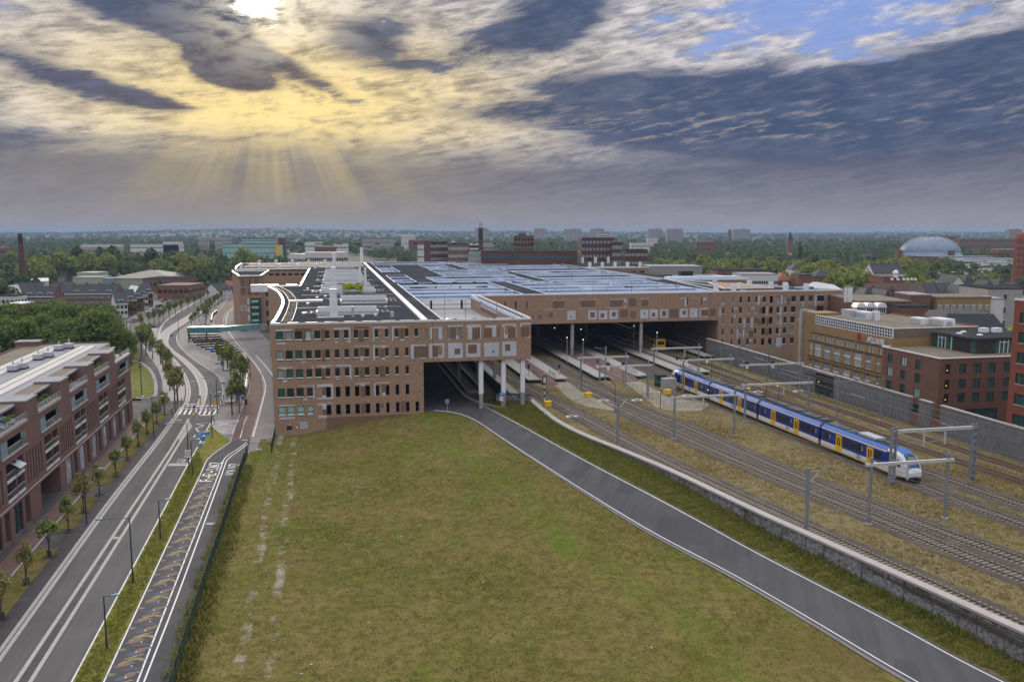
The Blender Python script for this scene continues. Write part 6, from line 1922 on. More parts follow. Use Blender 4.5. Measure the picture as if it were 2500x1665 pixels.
for a, b, c, d, dp, kd in H:
 if kd == 'long':                              # recessed balcony with sliding screens at both ends
  w = b - a
  bk = MB(AF).face((a, dp, c), (b, dp, c), (b, dp, d), (a, dp, d)).build('balcony', 'glass', AP)
  MB(AF).box(a + w * .30, a + w * .34, dp - .1, dp - .02, c, d).box(a + w * .55, a + w * .58, dp - .1, dp - .02, c, d).build('frame', 'dark', bk)
  MB(AF).box(a, a + w * .22, -.02, .06, c + .05, d - .05).build('sliding_screen', 'glass_green' if rng.random() < .5 else 'lamp_grey', bk)
  MB(AF).box(b - w * .24, b, -.02, .06, c + .05, d - .05).build('sliding_screen', 'lamp_grey' if rng.random() < .6 else 'glass_teal', bk)
  MB(AF).box(a + w * .23, b - w * .25, .02, .06, c + .08, c + .82).build('balustrade', 'glass_balcony', bk)
  MB(AF).box(a + w * .23, b - w * .25, .0, .08, c + .82, c + .90).build('handrail', 'steel_lite', bk)
  MB(AF).box(a - .1, b + .1, -.16, .1, c - .16, c + .02).build('sill', 'coping', bk)
 elif kd == 'loggia':
  bk = MB(AF).face((a, dp, c), (b, dp, c), (b, dp, d), (a, dp, d)).build('loggia', rng.choice(['glass', 'glass', 'glass_teal', 'glass_pale']), AP)
  MB(AF).box(a + .05, b - .05, dp - .12, dp - .03, d - .35, d).box((a + b) / 2 - .06, (a + b) / 2 + .06, dp - .12, dp - .03, c, d).build('frame', 'dark', bk)
  MB(AF).box(a, b, -.06, .12, c - .34, c + .02).build('slab_edge', 'plaster', bk)
  MB(AF).box(a + .04, b - .04, .0, .05, c + .03, c + .75).build('balustrade', 'glass_balcony', bk)
  MB(AF).box(a, b, -.02, .07, c + .75, c + .82).build('handrail', 'steel_lite', bk)
  if rng.random() < .25:
   MB(AF).box(a + .5, a + 1.0, .6, 1.0, c + .05, c + .9).build('plant', 'leaf_b', bk)
 elif kd == 'slot':
  MB(AF).face((a, dp, c), (b, dp, c), (b, dp, d), (a, dp, d)).build('narrow_window', 'glass', AP)
 elif kd == 'passage':
  MB(AF).face((a, dp, c), (b, dp, c), (b, dp, d), (a, dp, d)).build('passage', 'black', AP)
 else:
  s = MB(AF).face((a, dp, c), (b, dp, c), (b, dp, d), (a, dp, d)).build('shop_window', 'frost' if kd == 'print' else 'glass_teal', AP)
  f_ = MB(AF)
  for x in (a, (a + b) / 2 - .04, b - .09):
   f_.box(x, x + .09, dp - .1, dp - .02, c, d)
  f_.box(a, b, dp - .09, dp - .02, d - .12, d).box(a, b, dp - .09, dp - .02, c + 2.5, c + 2.6)
  f_.build('frame', 'steel_lite' if kd == 'print' else 'dark', s)
# string course, terraces, piers, penthouses
MB(AF).box(0, ALEN, -.09, .0, 4.28, 4.42).build('string_course', 'coping', AP)
for k, (a, b) in enumerate(piers):
 if b > ALEN:
  break
 MB(AF).prism([(a, -.02), (b, -.02), (b + .0, 3.4), (a, 3.4)], 13.15, 15.6, False).build('roof_pier', 'brick_red', AP)
 MB(AF).prism([(a - .06, -.08), (b + .06, -.08), (b + .06, 3.4), (a - .06, 3.4)], 15.6, 15.78, True, True).build('pier_cap', 'gravel_grey', AP)
for k, (a, b) in enumerate(bays):
 if b > ALEN:
  break
 MB(AF).box(a, b, -.10, .35, 13.15, 13.5).build('terrace_parapet', 'coping' if k else 'plaster', AP)
 MB(AF).box(a, b, .35, 3.2, 13.0, 13.2).build('terrace_floor', 'concrete', AP)
 m = MB(AF)
 n = max(2, int((b - a) / 1.3))
 for j in range(n + 1):
  x = a + .1 + (b - a - .2) * j / n
  m.box(x - .03, x + .03, .0, .06, 13.5, 14.35)
 for z in (13.8, 14.05, 14.32):
  m.box(a, b, .0, .05, z, z + .05)
 m.build('terrace_railing', 'steel_lite', AP)
 pa, pb = (a, b) if k else (1.2, b)
 if k == 0:
  pa = 5.5
 g = MB(AF).box(pa + .02, pb - .02, 3.0, 3.1, 13.2, 15.1).build('penthouse_front', 'glass_teal', AP)
 m = MB(AF)
 for j in range(5):
  x = pa + (pb - pa) * (j + .5) / 5
  m.box(x - .05, x + .05, 2.93, 2.99, 13.2, 15.1)
 m.build('frame', 'dark', g)
 r_ = MB(AF).box(pa - .0, pb + .0, 1.3, 5.6, 15.1, 15.42).build('penthouse_roof', 'steel_lite', AP)
 MB(AF).box(pa + .2, pb - .2, 1.5, 5.5, 15.42, 15.46).build('gravel', 'sedum', r_)
 rp_ = random.Random(k)
 for j in range(3):
  x = a + rp_.uniform(.8, b - a - 1.2)
  q = MB(AF)
  q.box(x, x + .5, .6, 1.1, 13.2, 13.6)
  for i in range(14):
   x1, y1, z1 = x + .25 + rp_.uniform(-.4, .4), .85 + rp_.uniform(-.4, .4), 13.7 + rp_.uniform(0, .8)
   q.box(x1 - .12, x1 + .12, y1 - .12, y1 + .12, z1 - .1, z1 + .1)
  q.build('terrace_plants', 'leaf_b', AP, kind='stuff')
MB(AF).box(.0, ALEN, 3.4, 18.5, 14.6, 15.52).build('roof', 'gravel_grey', AP)
MB(AF).box(.0, .3, 3.4, 18.5, 13.15, 15.75).build('roof_edge', 'brick_red', AP)
MB(AF).box(.3, ALEN, 18.2, 18.5, 14.6, 15.75).build('roof_edge', 'brick_red', AP)
MB(AF).box(.3, ALEN, 14.0, 18.1, 15.53, 15.56).build('gravel_strip', 'sedum', AP)
for y0, y1 in ((4.7, 6.0), (6.12, 7.4), (10.6, 11.9), (12.02, 13.3)):
 k = 0
 x = 5.2
 while x + 5.7 < ALEN:
  MB(AF).box(x + .03, x + 5.67, y0, y1, 15.52, 15.72).build('roof_panel', 'panel', AP)
  x += 5.75
for y in (6.0, 7.42, 11.9):
 MB(AF).box(5.2, ALEN, y, y + .12, 15.52, 15.76).build('panel_rail', 'sedum', AP)
for s, y in ((6.2, 8.3), (8.6, 9.4), (17.8, 8.6), (20.5, 9.4), (30.5, 8.8), (32.8, 9.4), (46.5, 8.8), (60, 9.0)):
 u = MB(AF).box(s, s + 1.6, y, y + 1.3, 15.75, 16.5).build('cooling_unit', 'steel_lite', AP)
 MB(AF).box(s - .1, s + 1.7, y - .1, y + 1.4, 15.5, 15.75).build('unit_base', 'dark', u)
 MB(AF).lathe([(.12, 16.65), (.12, 17.3)], 8, (s + 1.2, y + .5)).build('flue', 'steel_lite', u)
MB(AF).box(-.3, 2.6, 15.5, 19.5, 13.0, 16.3).build('stair_head', 'brick_red', AP)
MB(AF).box(-.4, 2.7, 15.4, 19.6, 16.3, 16.5).build('stair_head_roof', 'gravel_grey', AP)
# open awnings on two terraces, a parasol on a loggia
for s, z in ((64.2, 14.9), (66.5, 14.7)):
 MB(AF).face((s, 2.6, z), (s + 1.9, 2.6, z), (s + 1.9, .3, z - .9), (s, .3, z - .9)).build('awning', 'lamp_grey', AP)
MB(AF).face((60.0 + 4.7, .4, 9.2), (60 + 7.0, .4, 9.2), (60 + 7.0, -.8, 8.5), (60 + 4.7, -.8, 8.5)).build('awning', 'lamp_grey', AP)
# ------------------------------------------------------------------ Apollo hotel
def face_s(s0):                                    # wall facing the tracks: along = -t
 return lambda u, y, z: Vector((s0 + y, -u, z))
HO = thing('ochre_hotel', 'ochre brick hotel with white grid of roof windows and APOLLO HOTEL lettering', 'hotel', OS, TH)
F = face_s(118.0)
mid_w = [(-17.2, -16.2), (-15.2, -12.6), (-11.4, -8.9), (-7.6, -5.2), (-3.8, -1.4), (-.1, 2.5), (3.9, 5.7), (7.7, 8.6)]
hl = []
for a, b in mid_w:
 hl.append((a, b, 9.15, 12.05, 'tall'))
 hl.append((a, b, 5.1, 8.0, 'tall'))
 hl.append((a, b, 1.2, 4.2, 'tall'))
top_w = [(-16.3, -15.6)] + [x for a in (-14.3, -10.6, -6.9, -3.1, .7) for x in ((a, a + .72), (a + .95, a + 1.67), (a + 1.9, a + 2.62))] + [(4.6, 5.35), (5.75, 6.5), (8.3, 9.2)]
for a, b in top_w:
 hl.append((a, b, 12.75, 14.15, 'top'))
mb = MB(F)
wall(mb, -20.4, 12.15, -.2, 16.35, hl, .25)
mb.face((12.15, 0, -.2), (12.15, 19.4, -.2), (12.15, 19.4, 16.35), (12.15, 0, 16.35))
mb.box(-20.4, -15.4, 0.0, 6, 16.35, 18.75)
mb.build('front_wall', 'brick_ochre', HO)
for a, b, c, d, kd in hl:
 if kd == 'tall':
  wd = b - a
  o = window(HO, F, a, b, c, d, rng.choice(['glass', 'glass', 'glass_teal', 'glass_pale']), 'white', .18, bars=(5 if wd > 2 else (3 if wd > 1.2 else 1), 5), w=.06)
  p = MB(F).box(a, b, .06, .2, c + 1.42, c + 1.68).build('transom', 'white', o)
  p.location = -o.location
 else:
  window(HO, F, a, b, c, d, 'glass_pale', 'white', .18, bars=(1, 2), w=.05)
MB(F).box(-17.9, 9.6, -.10, 0, 12.28, 12.52).build('string_course', 'wood_brown', HO)
MB(F).box(-16.9, 9.6, -.08, 0, 14.25, 14.42).build('string_course', 'wood_brown', HO)
for z in (8.85, 8.15, 4.85):
 MB(F).box(-17.9, 9.6, -.08, 0, z, z + .16).build('string_course', 'wood_brown', HO)
MB(F).box(-21.3, -20.3, -.55, .45, -.2, 18.9).build('corner_pylon', 'slab', HO)
MB(F).tube([(-20.8, -.05, 18.9), (-20.8, -.05, 21.0)], .16, 8).build('flag_pole', 'slab', HO)
# white grid of roof windows, front and side
def grid_band(f, a, b, c, d, n, rows):
 g = MB(f).face((a, .2, c), (b, .2, c), (b, .2, d), (a, .2, d)).build('roof_window_band', 'glass', HO)
 m = MB(f)
 for k in range(n + 1):
  x = a + (b - a) * k / n
  m.box(x - .06, x + .06, 0, .2, c, d)
 for k in range(rows + 1):
  z = c + (d - c) * k / rows
  m.box(a, b, .02, .2, z - .06, z + .06)
 m.build('white_grid', 'white', g)
grid_band(F, -15.3, 12.1, 16.4, 18.25, 32, 3)
F2 = lambda u, y, z: Vector((118.15 + u, -12.05 + y, z))
grid_band(F2, 0, 19.0, 16.4, 18.25, 22, 3)
grid_band(face_s(121.0), -25.5, -21.3, 16.2, 18.7, 4, 4)
MB(F).box(-15.3, 12.1, .25, 19.2, 16.3, 18.2).build('roof', 'sedum', HO)
MB(F).box(-15.3, 12.2, .0, .3, 18.22, 18.36).box(11.95, 12.2, .3, 19.4, 18.22, 18.36).build('roof_edge', 'trim', HO)
MB(F).box(-15.3, 12.2, 19.1, 19.4, 18.2, 18.5).build('roof_edge', 'tile_red', HO)
# lower wing left of the pylon
m = MB(face_s(119.5))
lw_ = [(-23.2, -21.6, 9.2, 11.6), (-23.2, -21.6, 12.8, 14.3), (-23.2, -21.6, 5.2, 8.0)]
wall(m, -27, -20.4, -.2, 16.1, lw_, .2)
m.build('side_wing', 'brick_ochre', HO)
MB(face_s(119.5)).box(-27, -20.4, .02, 12, 15.6, 16.2).build('roof', 'sedum', HO)
for h in lw_:
 window(HO, face_s(119.5), *h, 'glass_pale', 'white', .14, bars=(2, 3), w=.05)
# roof plant
for u, y, w, dp, h in ((-12.5, 4.5, 3.6, 2.2, 1.7), (-9.2, 5.6, 4.4, 2.0, 1.6), (-3.8, 6.2, 1.2, 1.2, 2.0), (3.0, 10.5, 3.4, 2.0, 1.3), (6.2, 12.5, 4.4, 2.6, 1.5), (9.2, 13, 1.4, 1.6, 1.0)):
 q = MB(F).box(u, u + w, y, y + dp, 18.2, 18.2 + h).build('air_handler', 'white' if u > -13 and u != -12.5 else 'steel_lite', HO)
 MB(F).box(u + .1, u + w - .1, y - .06, y, 18.3, 18.2 + h * .8).build('grille', 'steel_lite', q)
m = MB(F)
for k in range(8):
 m.box(-11 + k * 1.1, -10.7 + k * 1.1, 2.4 + (k % 3) * .7, 5.5, 18.2, 18.5)
m.build('roof_pipes', 'steel_lite', HO, kind='stuff')
# lettering
cur = 4.5
for ch in 'APOLLO HOTEL':
 if ch != ' ':
  letter(MB(lambda x, y, z, c=cur: F(c + x * .88, -.12 + y, 14.75 + z * .98)), ch, .20, .1).build('sign_letter', 'white', HO)
 cur += adv(ch) * .70 + (-.08 if ch != 'I' else 0)
letter(MB(lambda x, y, z: F(1.1 + x * 1.35, -.12 + y, 15.0 + z * 1.25)), 'A', .30, .12).build('sign_letter', 'red', HO)
# ------------------------------------------------------------------ brown brick hotel block
HB = thing('brown_hotel_block', 'brown red brick block with gravel roof and glass pavilion beside the ochre hotel', 'hotel', OS, TH)
F = face_s(116.2)
hh = [(a, a + 1.55, c, c + 1.75) for a in (13.6, 17.6, 21.7) for c in (11.95, 9.4, 6.7, 3.9)]
mb = MB(F)
wall(mb, 11.9, 28.2, -.2, 14.8, hh, .22)
F3 = lambda u, y, z: Vector((116.2 + u, -28.2 + y, z))
h3 = [(a, a + (1.0 if k == 0 else 1.5), c, c + 1.75, k) for k, a in enumerate((1.2, 4.0, 7.0, 10.0, 13.2, 16.4)) for c in (11.95, 9.2, 6.65)]
h3 += [(3.2, 12.5, 1.0, 5.4, 9)]
mb.build('wall', 'brick_hotel', HB)
mb = MB(F3)
wall(mb, 0, 24, -.2, 14.8, h3, .22)
mb.build('wall', 'brick_hotel', HB)
for h in hh:
 window(HB, F, *h, rng.choice(['glass_green', 'glass_blind', 'glass', 'glass_green']), 'dark', .16, bars=(1, 0))
for a, b, c, d, k in h3:
 o = window(HB, F3, a, b, c, d, 'glass_teal' if k == 9 else 'glass_green' if k else 'glass', 'dark', .16, bars=(1, 0) if k < 9 else (5, 1))
 if k == 0:
  q = MB(F3).box(a + .40, a + .56, .10, .15, c + .55, c + .71).build('lit_lamp', 'lamp_warm', o)
  q.location = -o.location
MB().box(116.3, 140, -28.1, -11.9, 14.2, 14.7).build('roof', 'sedum', HB)
MB().box(116.1, 140, -28.3, -27.95, 14.7, 14.88).box(116.1, 116.45, -27.95, -11.6, 14.7, 14.88).box(116.45, 127, -11.95, -11.6, 14.7, 14.95).build('roof_edge', 'trim', HB)
PV = MB().box(126.6, 142, -23.9, -12.8, 14.7, 17.3).build('glass_pavilion', 'glass_green', HB)
MB().box(126.3, 142.3, -24.2, -12.5, 17.3, 17.65).build('pavilion_roof', 'roof', PV)
m = MB()
for k in range(14):
 m.box(126.5, 126.6, -22.9 + k * .32, -22.78 + k * .32, 14.75, 17.2)
for k in range(12):
 m.box(127.2 + k * .34, 127.32 + k * .34, -24.0, -23.9, 14.75, 17.2)
m.build('timber_slats', 'wood_brown', PV, kind='stuff')
for a in (-16.4, -14.0):
 pass
m = MB()
for t in (-14.4, -15.4, -16.4, -18.0):
 m.box(126.48, 126.6, t - .06, t + .06, 14.7, 17.3)
m.box(126.48, 126.6, -16.4, -14.4, 16.7, 16.82)
for s in (132.0, 132.9, 133.8, 136.5):
 m.box(s - .06, s + .06, -24.02, -23.9, 14.7, 17.3)
m.box(132, 133.8, -24.02, -23.9, 16.7, 16.82)
m.build('pavilion_frame', 'white', PV)
for s, t in ((134.5, -16.5), (137, -17.0)):
 MB().box(s, s + 1.5, t, t + 1.2, 17.65, 18.5).build('roof_unit', 'white', PV)
for s, t in ((129, -17), (131, -20), (131.5, -15)):
 MB().lathe([(.55, 17.65), (.5, 17.8), (.1, 17.9)], 12, (s, t)).build('roof_dome', 'white', PV)
F4 = MB(F3).box(18.9, 19.5, -.12, -.02, 2.6, 4.9).build('vertical_sign', 'sign_blue', HB)
for k, ch in enumerate('HOTEL'):
 letter(MB(lambda x, y, z, k=k: F3(19.06 + x * .5, -.14 + y, 4.45 - k * .43 + z * .33)), ch, .2, .02).build('sign_letter', 'white', HB)
# ------------------------------------------------------------------ tall orange red building at the right edge
RB = thing('orange_brick_building', 'tall orange red brick building with wide window bands at the hotel street', 'office building', OS, TH)
F = face_s(115.5)
hh = [(a, a + 4.6, c, c + 1.85) for c in (22.9, 19.85, 16.65, 13.4, 10.15, 6.9, 3.6) for a in (46.2, 52.3, 58.4, 64.5, 70.6)]
mb = MB(F)
wall(mb, 45, 80, -.2, 26.6, hh, .28)
mb.face((45, 0, -.2), (45, 0, 26.6), (45, 22, 26.6), (45, 22, -.2))
mb.build('wall', 'brick_orange', RB)
for h in hh:
 window(RB, F, *h, 'glass_green', 'dark', .2, sill='concrete', bars=(3, 0))
MB(F).box(45, 80, .02, 22, 26.0, 26.5).build('roof', 'roof', RB)
MB(F).box(44.9, 80, -.1, .3, 26.5, 26.8).build('roof_edge', 'trim', RB)
# ------------------------------------------------------------------ trees
def raw_mesh(name, co, nq, m):
 """mesh of nq separate quads from an (nq*4, 3) array"""
 me = bpy.data.meshes.new(name)
 me.vertices.add(len(co))
 me.vertices.foreach_set('co', np.asarray(co, dtype=np.float32).ravel())
 me.loops.add(nq * 4)
 me.loops.foreach_set('vertex_index', np.arange(nq * 4, dtype=np.int32))
 me.polygons.add(nq)
 me.polygons.foreach_set('loop_start', np.arange(0, nq * 4, 4, dtype=np.int32))
 me.update(calc_edges=True)
 me.materials.append(M[m] if isinstance(m, str) else m)
 return me
def leaf_quads(c, nrm, size, g):
 """leaf clumps at centres c facing nrm"""
 n = len(c)
 a = g.normal(size=(n, 3))
 a -= (a * nrm).sum(1, keepdims=True) * nrm
 a /= np.linalg.norm(a, axis=1, keepdims=True) + 1e-9
 b = np.cross(nrm, a)
 s = size * g.uniform(.55, 1.3, (n, 1))
 k = g.uniform(.5, .9, (n, 1))
 return np.stack([c - a * s, c - b * s * k, c + a * s * g.uniform(.7, 1.2, (n, 1)), c + b * s * k], 1).reshape(-1, 3)
def crown_points(rx, rz, zc, lobes, n, g, droop=0.0, taper=0.0):
 """points on many lobes that fill an uneven crown, with their outward directions"""
 ph, th = g.uniform(0, 2 * np.pi, lobes), np.arccos(g.uniform(-.85, 1, lobes))
 rr = g.uniform(.35, .80, lobes)
 lc = np.stack([np.cos(ph) * np.sin(th) * rx * rr, np.sin(ph) * np.sin(th) * rx * rr, np.cos(th) * rz * rr], 1)
 lr = g.uniform(.26, .46, lobes) * min(rx, rz)
 pick = g.choice(lobes, n, p=lr ** 2 / (lr ** 2).sum())
 d = g.normal(size=(n, 3))
 d /= np.linalg.norm(d, axis=1, keepdims=True)
 d[:, 2] = np.abs(d[:, 2]) * np.where(g.random(n) < .25, -1, 1)
 p = lc[pick] + d * lr[pick][:, None] * g.uniform(.72, 1.08, (n, 1))
 if taper:
  k = 1 - taper * np.clip((p[:, 2] + rz) / (2 * rz), 0, 1)
  p[:, :2] *= k[:, None]
 p[:, 2] += zc
 nrm = d + g.normal(size=(n, 3)) * .55
 nrm /= np.linalg.norm(nrm, axis=1, keepdims=True)
 return p, nrm
def tree_template(nm, h, rx, clear, lobes, n, size, m, seed, taper=0.0, stake=False):
 g = np.random.default_rng(seed)
 rz = (h - clear) / 2
 root = put(nm, None)
 p, nr = crown_points(rx, rz, clear + rz, lobes, n, g, taper=taper)
 tm = MB().tube([(0, 0, -.3), (.02, .03, h * .35), (-.03, .0, h * .62), (0, .02, h * .85)], [.022 * h, .017 * h, .010 * h, .004 * h], 7)
 for k in range(6):
  a = k * 1.05 + seed
  z = clear * .8 + k * (h - clear) * .10
  tm.tube([(0, 0, z), (math.cos(a) * rx * .35, math.sin(a) * rx * .35, z + rz * .35), (math.cos(a) * rx * .75, math.sin(a) * rx * .75, z + rz * .62)], [.010 * h, .006 * h, .002 * h], 5)
 tm.build('trunk', 'bark', root)
 put('crown', raw_mesh('crown', leaf_quads(p, nr, size, g), n, m), root)
 if stake:
  s = MB()
  for x in (-.35, .35):
   s.bar((x, 0, -.1), (x, 0, .75), .08)
  s.bar((-.45, 0, .62), (.45, 0, .62), .09)
  s.build('stakes', 'dark', root)
  MB().lathe([(.75, 0), (.6, .06)], 10).build('pit', 'soil', root)
 freeze(root)
 return root
TT = {}
for k in range(4):
 TT['street%d' % k] = tree_template('street_tree', 5.4, 1.40 + .1 * (k % 2), 1.7, 20, 900, .155, 'leaf_a', 40 + k, .35, True)
 TT['bend%d' % k] = tree_template('street_tree', 8.0, 1.85 + .15 * (k % 2), 2.3, 26, 1500, .19, 'leaf_a', 50 + k, .35)
 TT['park%d' % k] = tree_template('broadleaf_tree', 15.0, 6.0 + .4 * k, 2.0, 34, 4600, .38, 'leaf_b', 60 + k, .15)
 TT['wide%d' % k] = tree_template('broadleaf_tree', 16.0, 6.6 + .5 * k, 1.5, 26, 2300, .62, 'leaf_c', 70 + k, .1)
 TT['far%d' % k] = tree_template('broadleaf_tree', 14.0, 5.6 + .6 * k, 1.0, 18, 900, .95, 'leaf_f', 80 + k, .12)
TT['poplar0'] = tree_template('poplar_tree', 20.0, 2.2, 1.0, 16, 900, .6, 'leaf_f', 90, .4)
TT['conifer0'] = tree_template('conifer_tree', 12.0, 3.6, .6, 18, 1500, .5, 'leaf_b', 91, .75)
TT['copper0'] = tree_template('copper_beech_tree', 12.0, 5.2, .8, 20, 1600, .6, 'leaf_e', 92, .1)
TT['lime0'] = tree_template('lime_tree', 11.0, 3.6, 1.2, 18, 1500, .42, 'leaf_d', 93, .15)
TT['lime1'] = tree_template('lime_tree', 8.0, 5.0, .6, 20, 1600, .45, 'leaf_d', 94, .05)
TREES = []
def tree(kind, p, label, group=None, h=None, var=.12, name=None):
 k = kind if kind in TT else kind + str(rng.randrange(4))
 base = TT[k]
 hh = {'street': 5.4, 'bend': 8.0, 'park': 15.0, 'wide': 16.0, 'far': 14.0, 'poplar0': 20.0, 'conifer0': 12.0, 'copper0': 12.0, 'lime0': 11.0, 'lime1': 8.0}[kind]
 s = (h or hh) / hh * rng.uniform(1 - var, 1 + var)
 c = copy_tree(base, None, p, rng.uniform(0, 6.28), label, (s * rng.uniform(.93, 1.07), s * rng.uniform(.93, 1.07), s), group)
 c['category'] = 'tree'
 TREES.append((p.x, p.y))
 return c
for k, (u, v) in enumerate([(-60, 1600), (4, 1511), (65, 1426), (121, 1359.5), (167.6, 1298), (205, 1252), (243, 1208), (283, 1163), (311, 1124), (338, 1091), (360, 1060), (383, 1035), (402, 1013)]):
 tree('street', G(u, v, .12), 'slim young street tree in the grass strip before the apartment building', 'young trees along the apartment building', 5.3)
for u, v, h in [(346, 869, 9), (357, 866, 8.5), (373, 877, 7.5), (393, 889, 7.2), (398, 905, 7.5), (413, 925, 7.5), (415, 953, 7), (427, 986, 8), (434, 981, 8.2), (366, 858, 8.2), (358, 848, 8.6), (350, 838, 8)]:
 tree('bend', G(u, v, .12), 'street tree on the pale paved strip in the bend of the street', 'trees in the bend of the street', h)
for x, y in [(950, 770), (985, 762), (1015, 755), (1045, 740), (1080, 722), (1120, 700), (1160, 688), (1200, 668), (1240, 648), (1280, 628), (1325, 605), (1365, 582), (1405, 562), (1440, 545), (900, 800), (1470, 535)]:
 tree('bend', G(x / 2.613, 500 + y / 2.613, .1), 'small tree in the row left of the street receding to the town', 'tree row left of the far street', 7.0)
for u, v, h in [(534, 886, 6.5), (556, 904, 7.5), (563, 916, 8), (578, 935, 8.5), (594, 955, 8.5), (567, 1012, 7.5), (585, 1007, 7), (578, 985, 8.5), (545, 905, 6.5), (589, 938, 8)]:
 tree('bend', G(u, v, 0), 'small plaza tree between the street and the red cycle path by the station', 'plaza trees beside the red cycle path', h)
for u, v, h in [(468, 798, 6), (476, 790, 6), (486, 783, 6), (502, 792, 8.5), (505, 780, 8), (514, 762, 7.5), (524, 752, 7), (532, 745, 7), (496, 775, 7), (540, 735, 6.5)]:
 tree('bend', G(u, v, 0), 'small plaza tree behind the green canopy of the bicycle parking', 'plaza trees behind the green canopy', h)
for u, Y, h in [(-40, 222, 15), (12, 236, 15.5), (60, 226, 14.5), (105, 240, 15.5), (150, 232, 15), (195, 240, 15.5), (238, 236, 14.5), (275, 246, 13.5), (300, 240, 9.0), (30, 262, 15.5), (80, 268, 16), (130, 272, 16), (175, 268, 15.5), (222, 272, 15), (262, 272, 14), (-30, 255, 15), (285, 258, 9), (-70, 240, 14), (308, 226, 6)]:
 tree('park', AT(u, Y, 0), 'big dark leafy tree in the dense clump behind the apartment building', 'dense tree clump behind the apartment building', h, .16)
tree('conifer0', AT(391, 500, 0), 'dark conical tree beside the parked cars at the end of the terrace row', None, 11)
tree('bend', G(321, 768, 0), 'round green tree in front of the white end house of the terrace row', None, 7.5)
tree('bend', G(352, 765, 0), 'small dark tree right of the white end house of the terrace row', None, 6)
for u, Y, h, lab in ((465, 590, 21, 'large rounded yellow green tree left of the street beside the flat hall'), (505, 600, 20, 'large rounded tree just right of the tallest tree by the flat hall'), (600, 640, 24, 'large rounded yellow green tree behind the station cross wing'), (50, 520, 13, None), (95, 560, 20, 'broad green tree right of the left brick chimney')):
 if lab:
  tree('wide', AT(u, Y, 0), lab, None, h, .03)
for u, Y, h in ((2042, 372, 22), (2085, 362, 22), (2122, 370, 19)):
 tree('wide', AT(u, Y, 0), 'large yellow green tree of the tall clump behind the office block', 'tall tree clump behind the office block', h, .04)
tree('copper0', AT(1990, 352, 0), 'dark purple copper beech left of the tall green tree clump', None, 15, .02)
tree('copper0', AT(1995, 520, 0), 'dark purple tree crown in the wooded belt left of the dome', None, 15, .02)
tree('lime0', AT(2262, 196, 0), 'bright yellow green tree behind the ochre hotel roof', None, 12.5, .02)
tree('lime1', AT(2425, 212, 0), 'bright yellow green spreading tree behind the glass pavilion', None, 13.5, .02)
tree('lime1', AT(2306, 205, 2), 'small yellow green tree between ochre hotel roof and mansard roof', None, 8, .02)
tree('poplar0', AT(1951, 760, 0), 'tall dark slender tree rising above the wooded belt left of the dome', None, 30, .02)
for u, Y in ((516, 1250), (523, 1260)):
 tree('poplar0', AT(u, Y, 0), 'one of the twin dark poplars above the left woods', 'twin poplars on the left', 26, .02)
# ------------------------------------------------------------------ street lamps, signs
def street_lamp(p, h, arm, lab, both=False, sign=None):
 T = thing('street_lamp', lab, 'street lamp', p, TH)
 MB().tube([(0, 0, 0), (0, 0, h * .3), (0, 0, h)], [.10, .085, .055], 8).build('pole', 'pole_green', T)
 for a in ((arm, -arm) if both else (arm,)):
  MB().tube([(0, 0, h - .12), (a, 0, h - .05)], .035, 6).build('arm', 'pole_green', T)
  s = 1 if a > 0 else -1
  MB(lambda x, y, z, a=a, s=s: (a + s * (x + .3), y, h - .05 + z)).box(-.30, .0, -.05, .05, -.05, .05).build('bracket', 'pole_green', T)
  MB(lambda x, y, z, a=a, s=s: (a + s * .42 + z * .42, x * .8, h - .03 + y * .55)).lathe([(.02, -1.0), (.16, -.75), (.22, -.2), (.20, .4), (.10, .85), (.02, 1.0)], 10).build('lamp_head', 'lamp_grey', T, smooth=True)
 return T
street_lamp(G(325, 1423), 7.3, -2.6, 'tall lamp in the verge with long arm over the street, nearest the crossing words')
street_lamp(G(261, 1583), 5.0, .55, 'short lamp in the verge nearest the viewer facing the painted cycle street')
street_lamp(G(392, 1317), 5.0, .55, 'short lamp in the verge facing the cycle street behind the tall nearest lamp')
LM = street_lamp(G(462, 1156), 8.0, -2.4, 'tall lamp in the verge carrying the white zone sign above the painted 30')
MB().box(-.45, .45, -.14, -.08, 2.6, 3.7).build('zone_sign', 'white', LM)
m = MB(lambda x, y, z: (x, -.15 - z * .01, 3.2 + y))
m.lathe([(.30, 0), (.36, .5)], 16)
m.build('zone_ring', 'red', LM)
MB(lambda x, y, z: (x, -.17 - z * .01, 3.2 + y)).lathe([(.24, 0), (.25, .5)], 16).build('zone_disc', 'white', LM)
street_lamp(G(470, 1160), 5.6, .6, 'short lamp close beside the lamp with the zone sign')
street_lamp(G(212, 1279, .1), 7.2, 1.6, 'dark lamp before the apartment passage reaching over the pavement')
street_lamp(G(376, 1068, .1), 7.6, 1.2, 'double armed lamp near the far end of the apartment building', True)
street_lamp(G(531, 1008), 7.4, -2.0, 'tall lamp with long arm beside the zebra crossing')
street_lamp(G(437, 828), 9.2, -.8, 'tall lamp in the street bend left of the green canopy')
street_lamp(G(557, 900), 8, -.6, 'tall lamp among the plaza trees by the red cycle path')
street_lamp(G(320, 841, .1), 8.0, -.6, 'tall thin lamp beside the curved path at the tree clump')
street_lamp(G(302, 850, .1), 8.0, .6, 'tall dark lamp at the edge of the tree clump lawn')
street_lamp(G(518, 1067), 8.2, 1.2, 'tall grey lamp standing on the painted loading bay')
street_lamp(G(500, 735), 8.5, -.8, 'far lamp beside the street right of the tree row')
street_lamp(G(474, 748), 8.5, -.8, 'far lamp in the street median before the tree row')
T = thing('floodlight_mast', 'tall dark mast with clustered lamps on the mown lawn', 'mast', G(346, 962, .19))
MB().tube([(0, 0, 0), (0, 0, 8.8)], [.11, .07], 8).build('pole', 'dark', T)
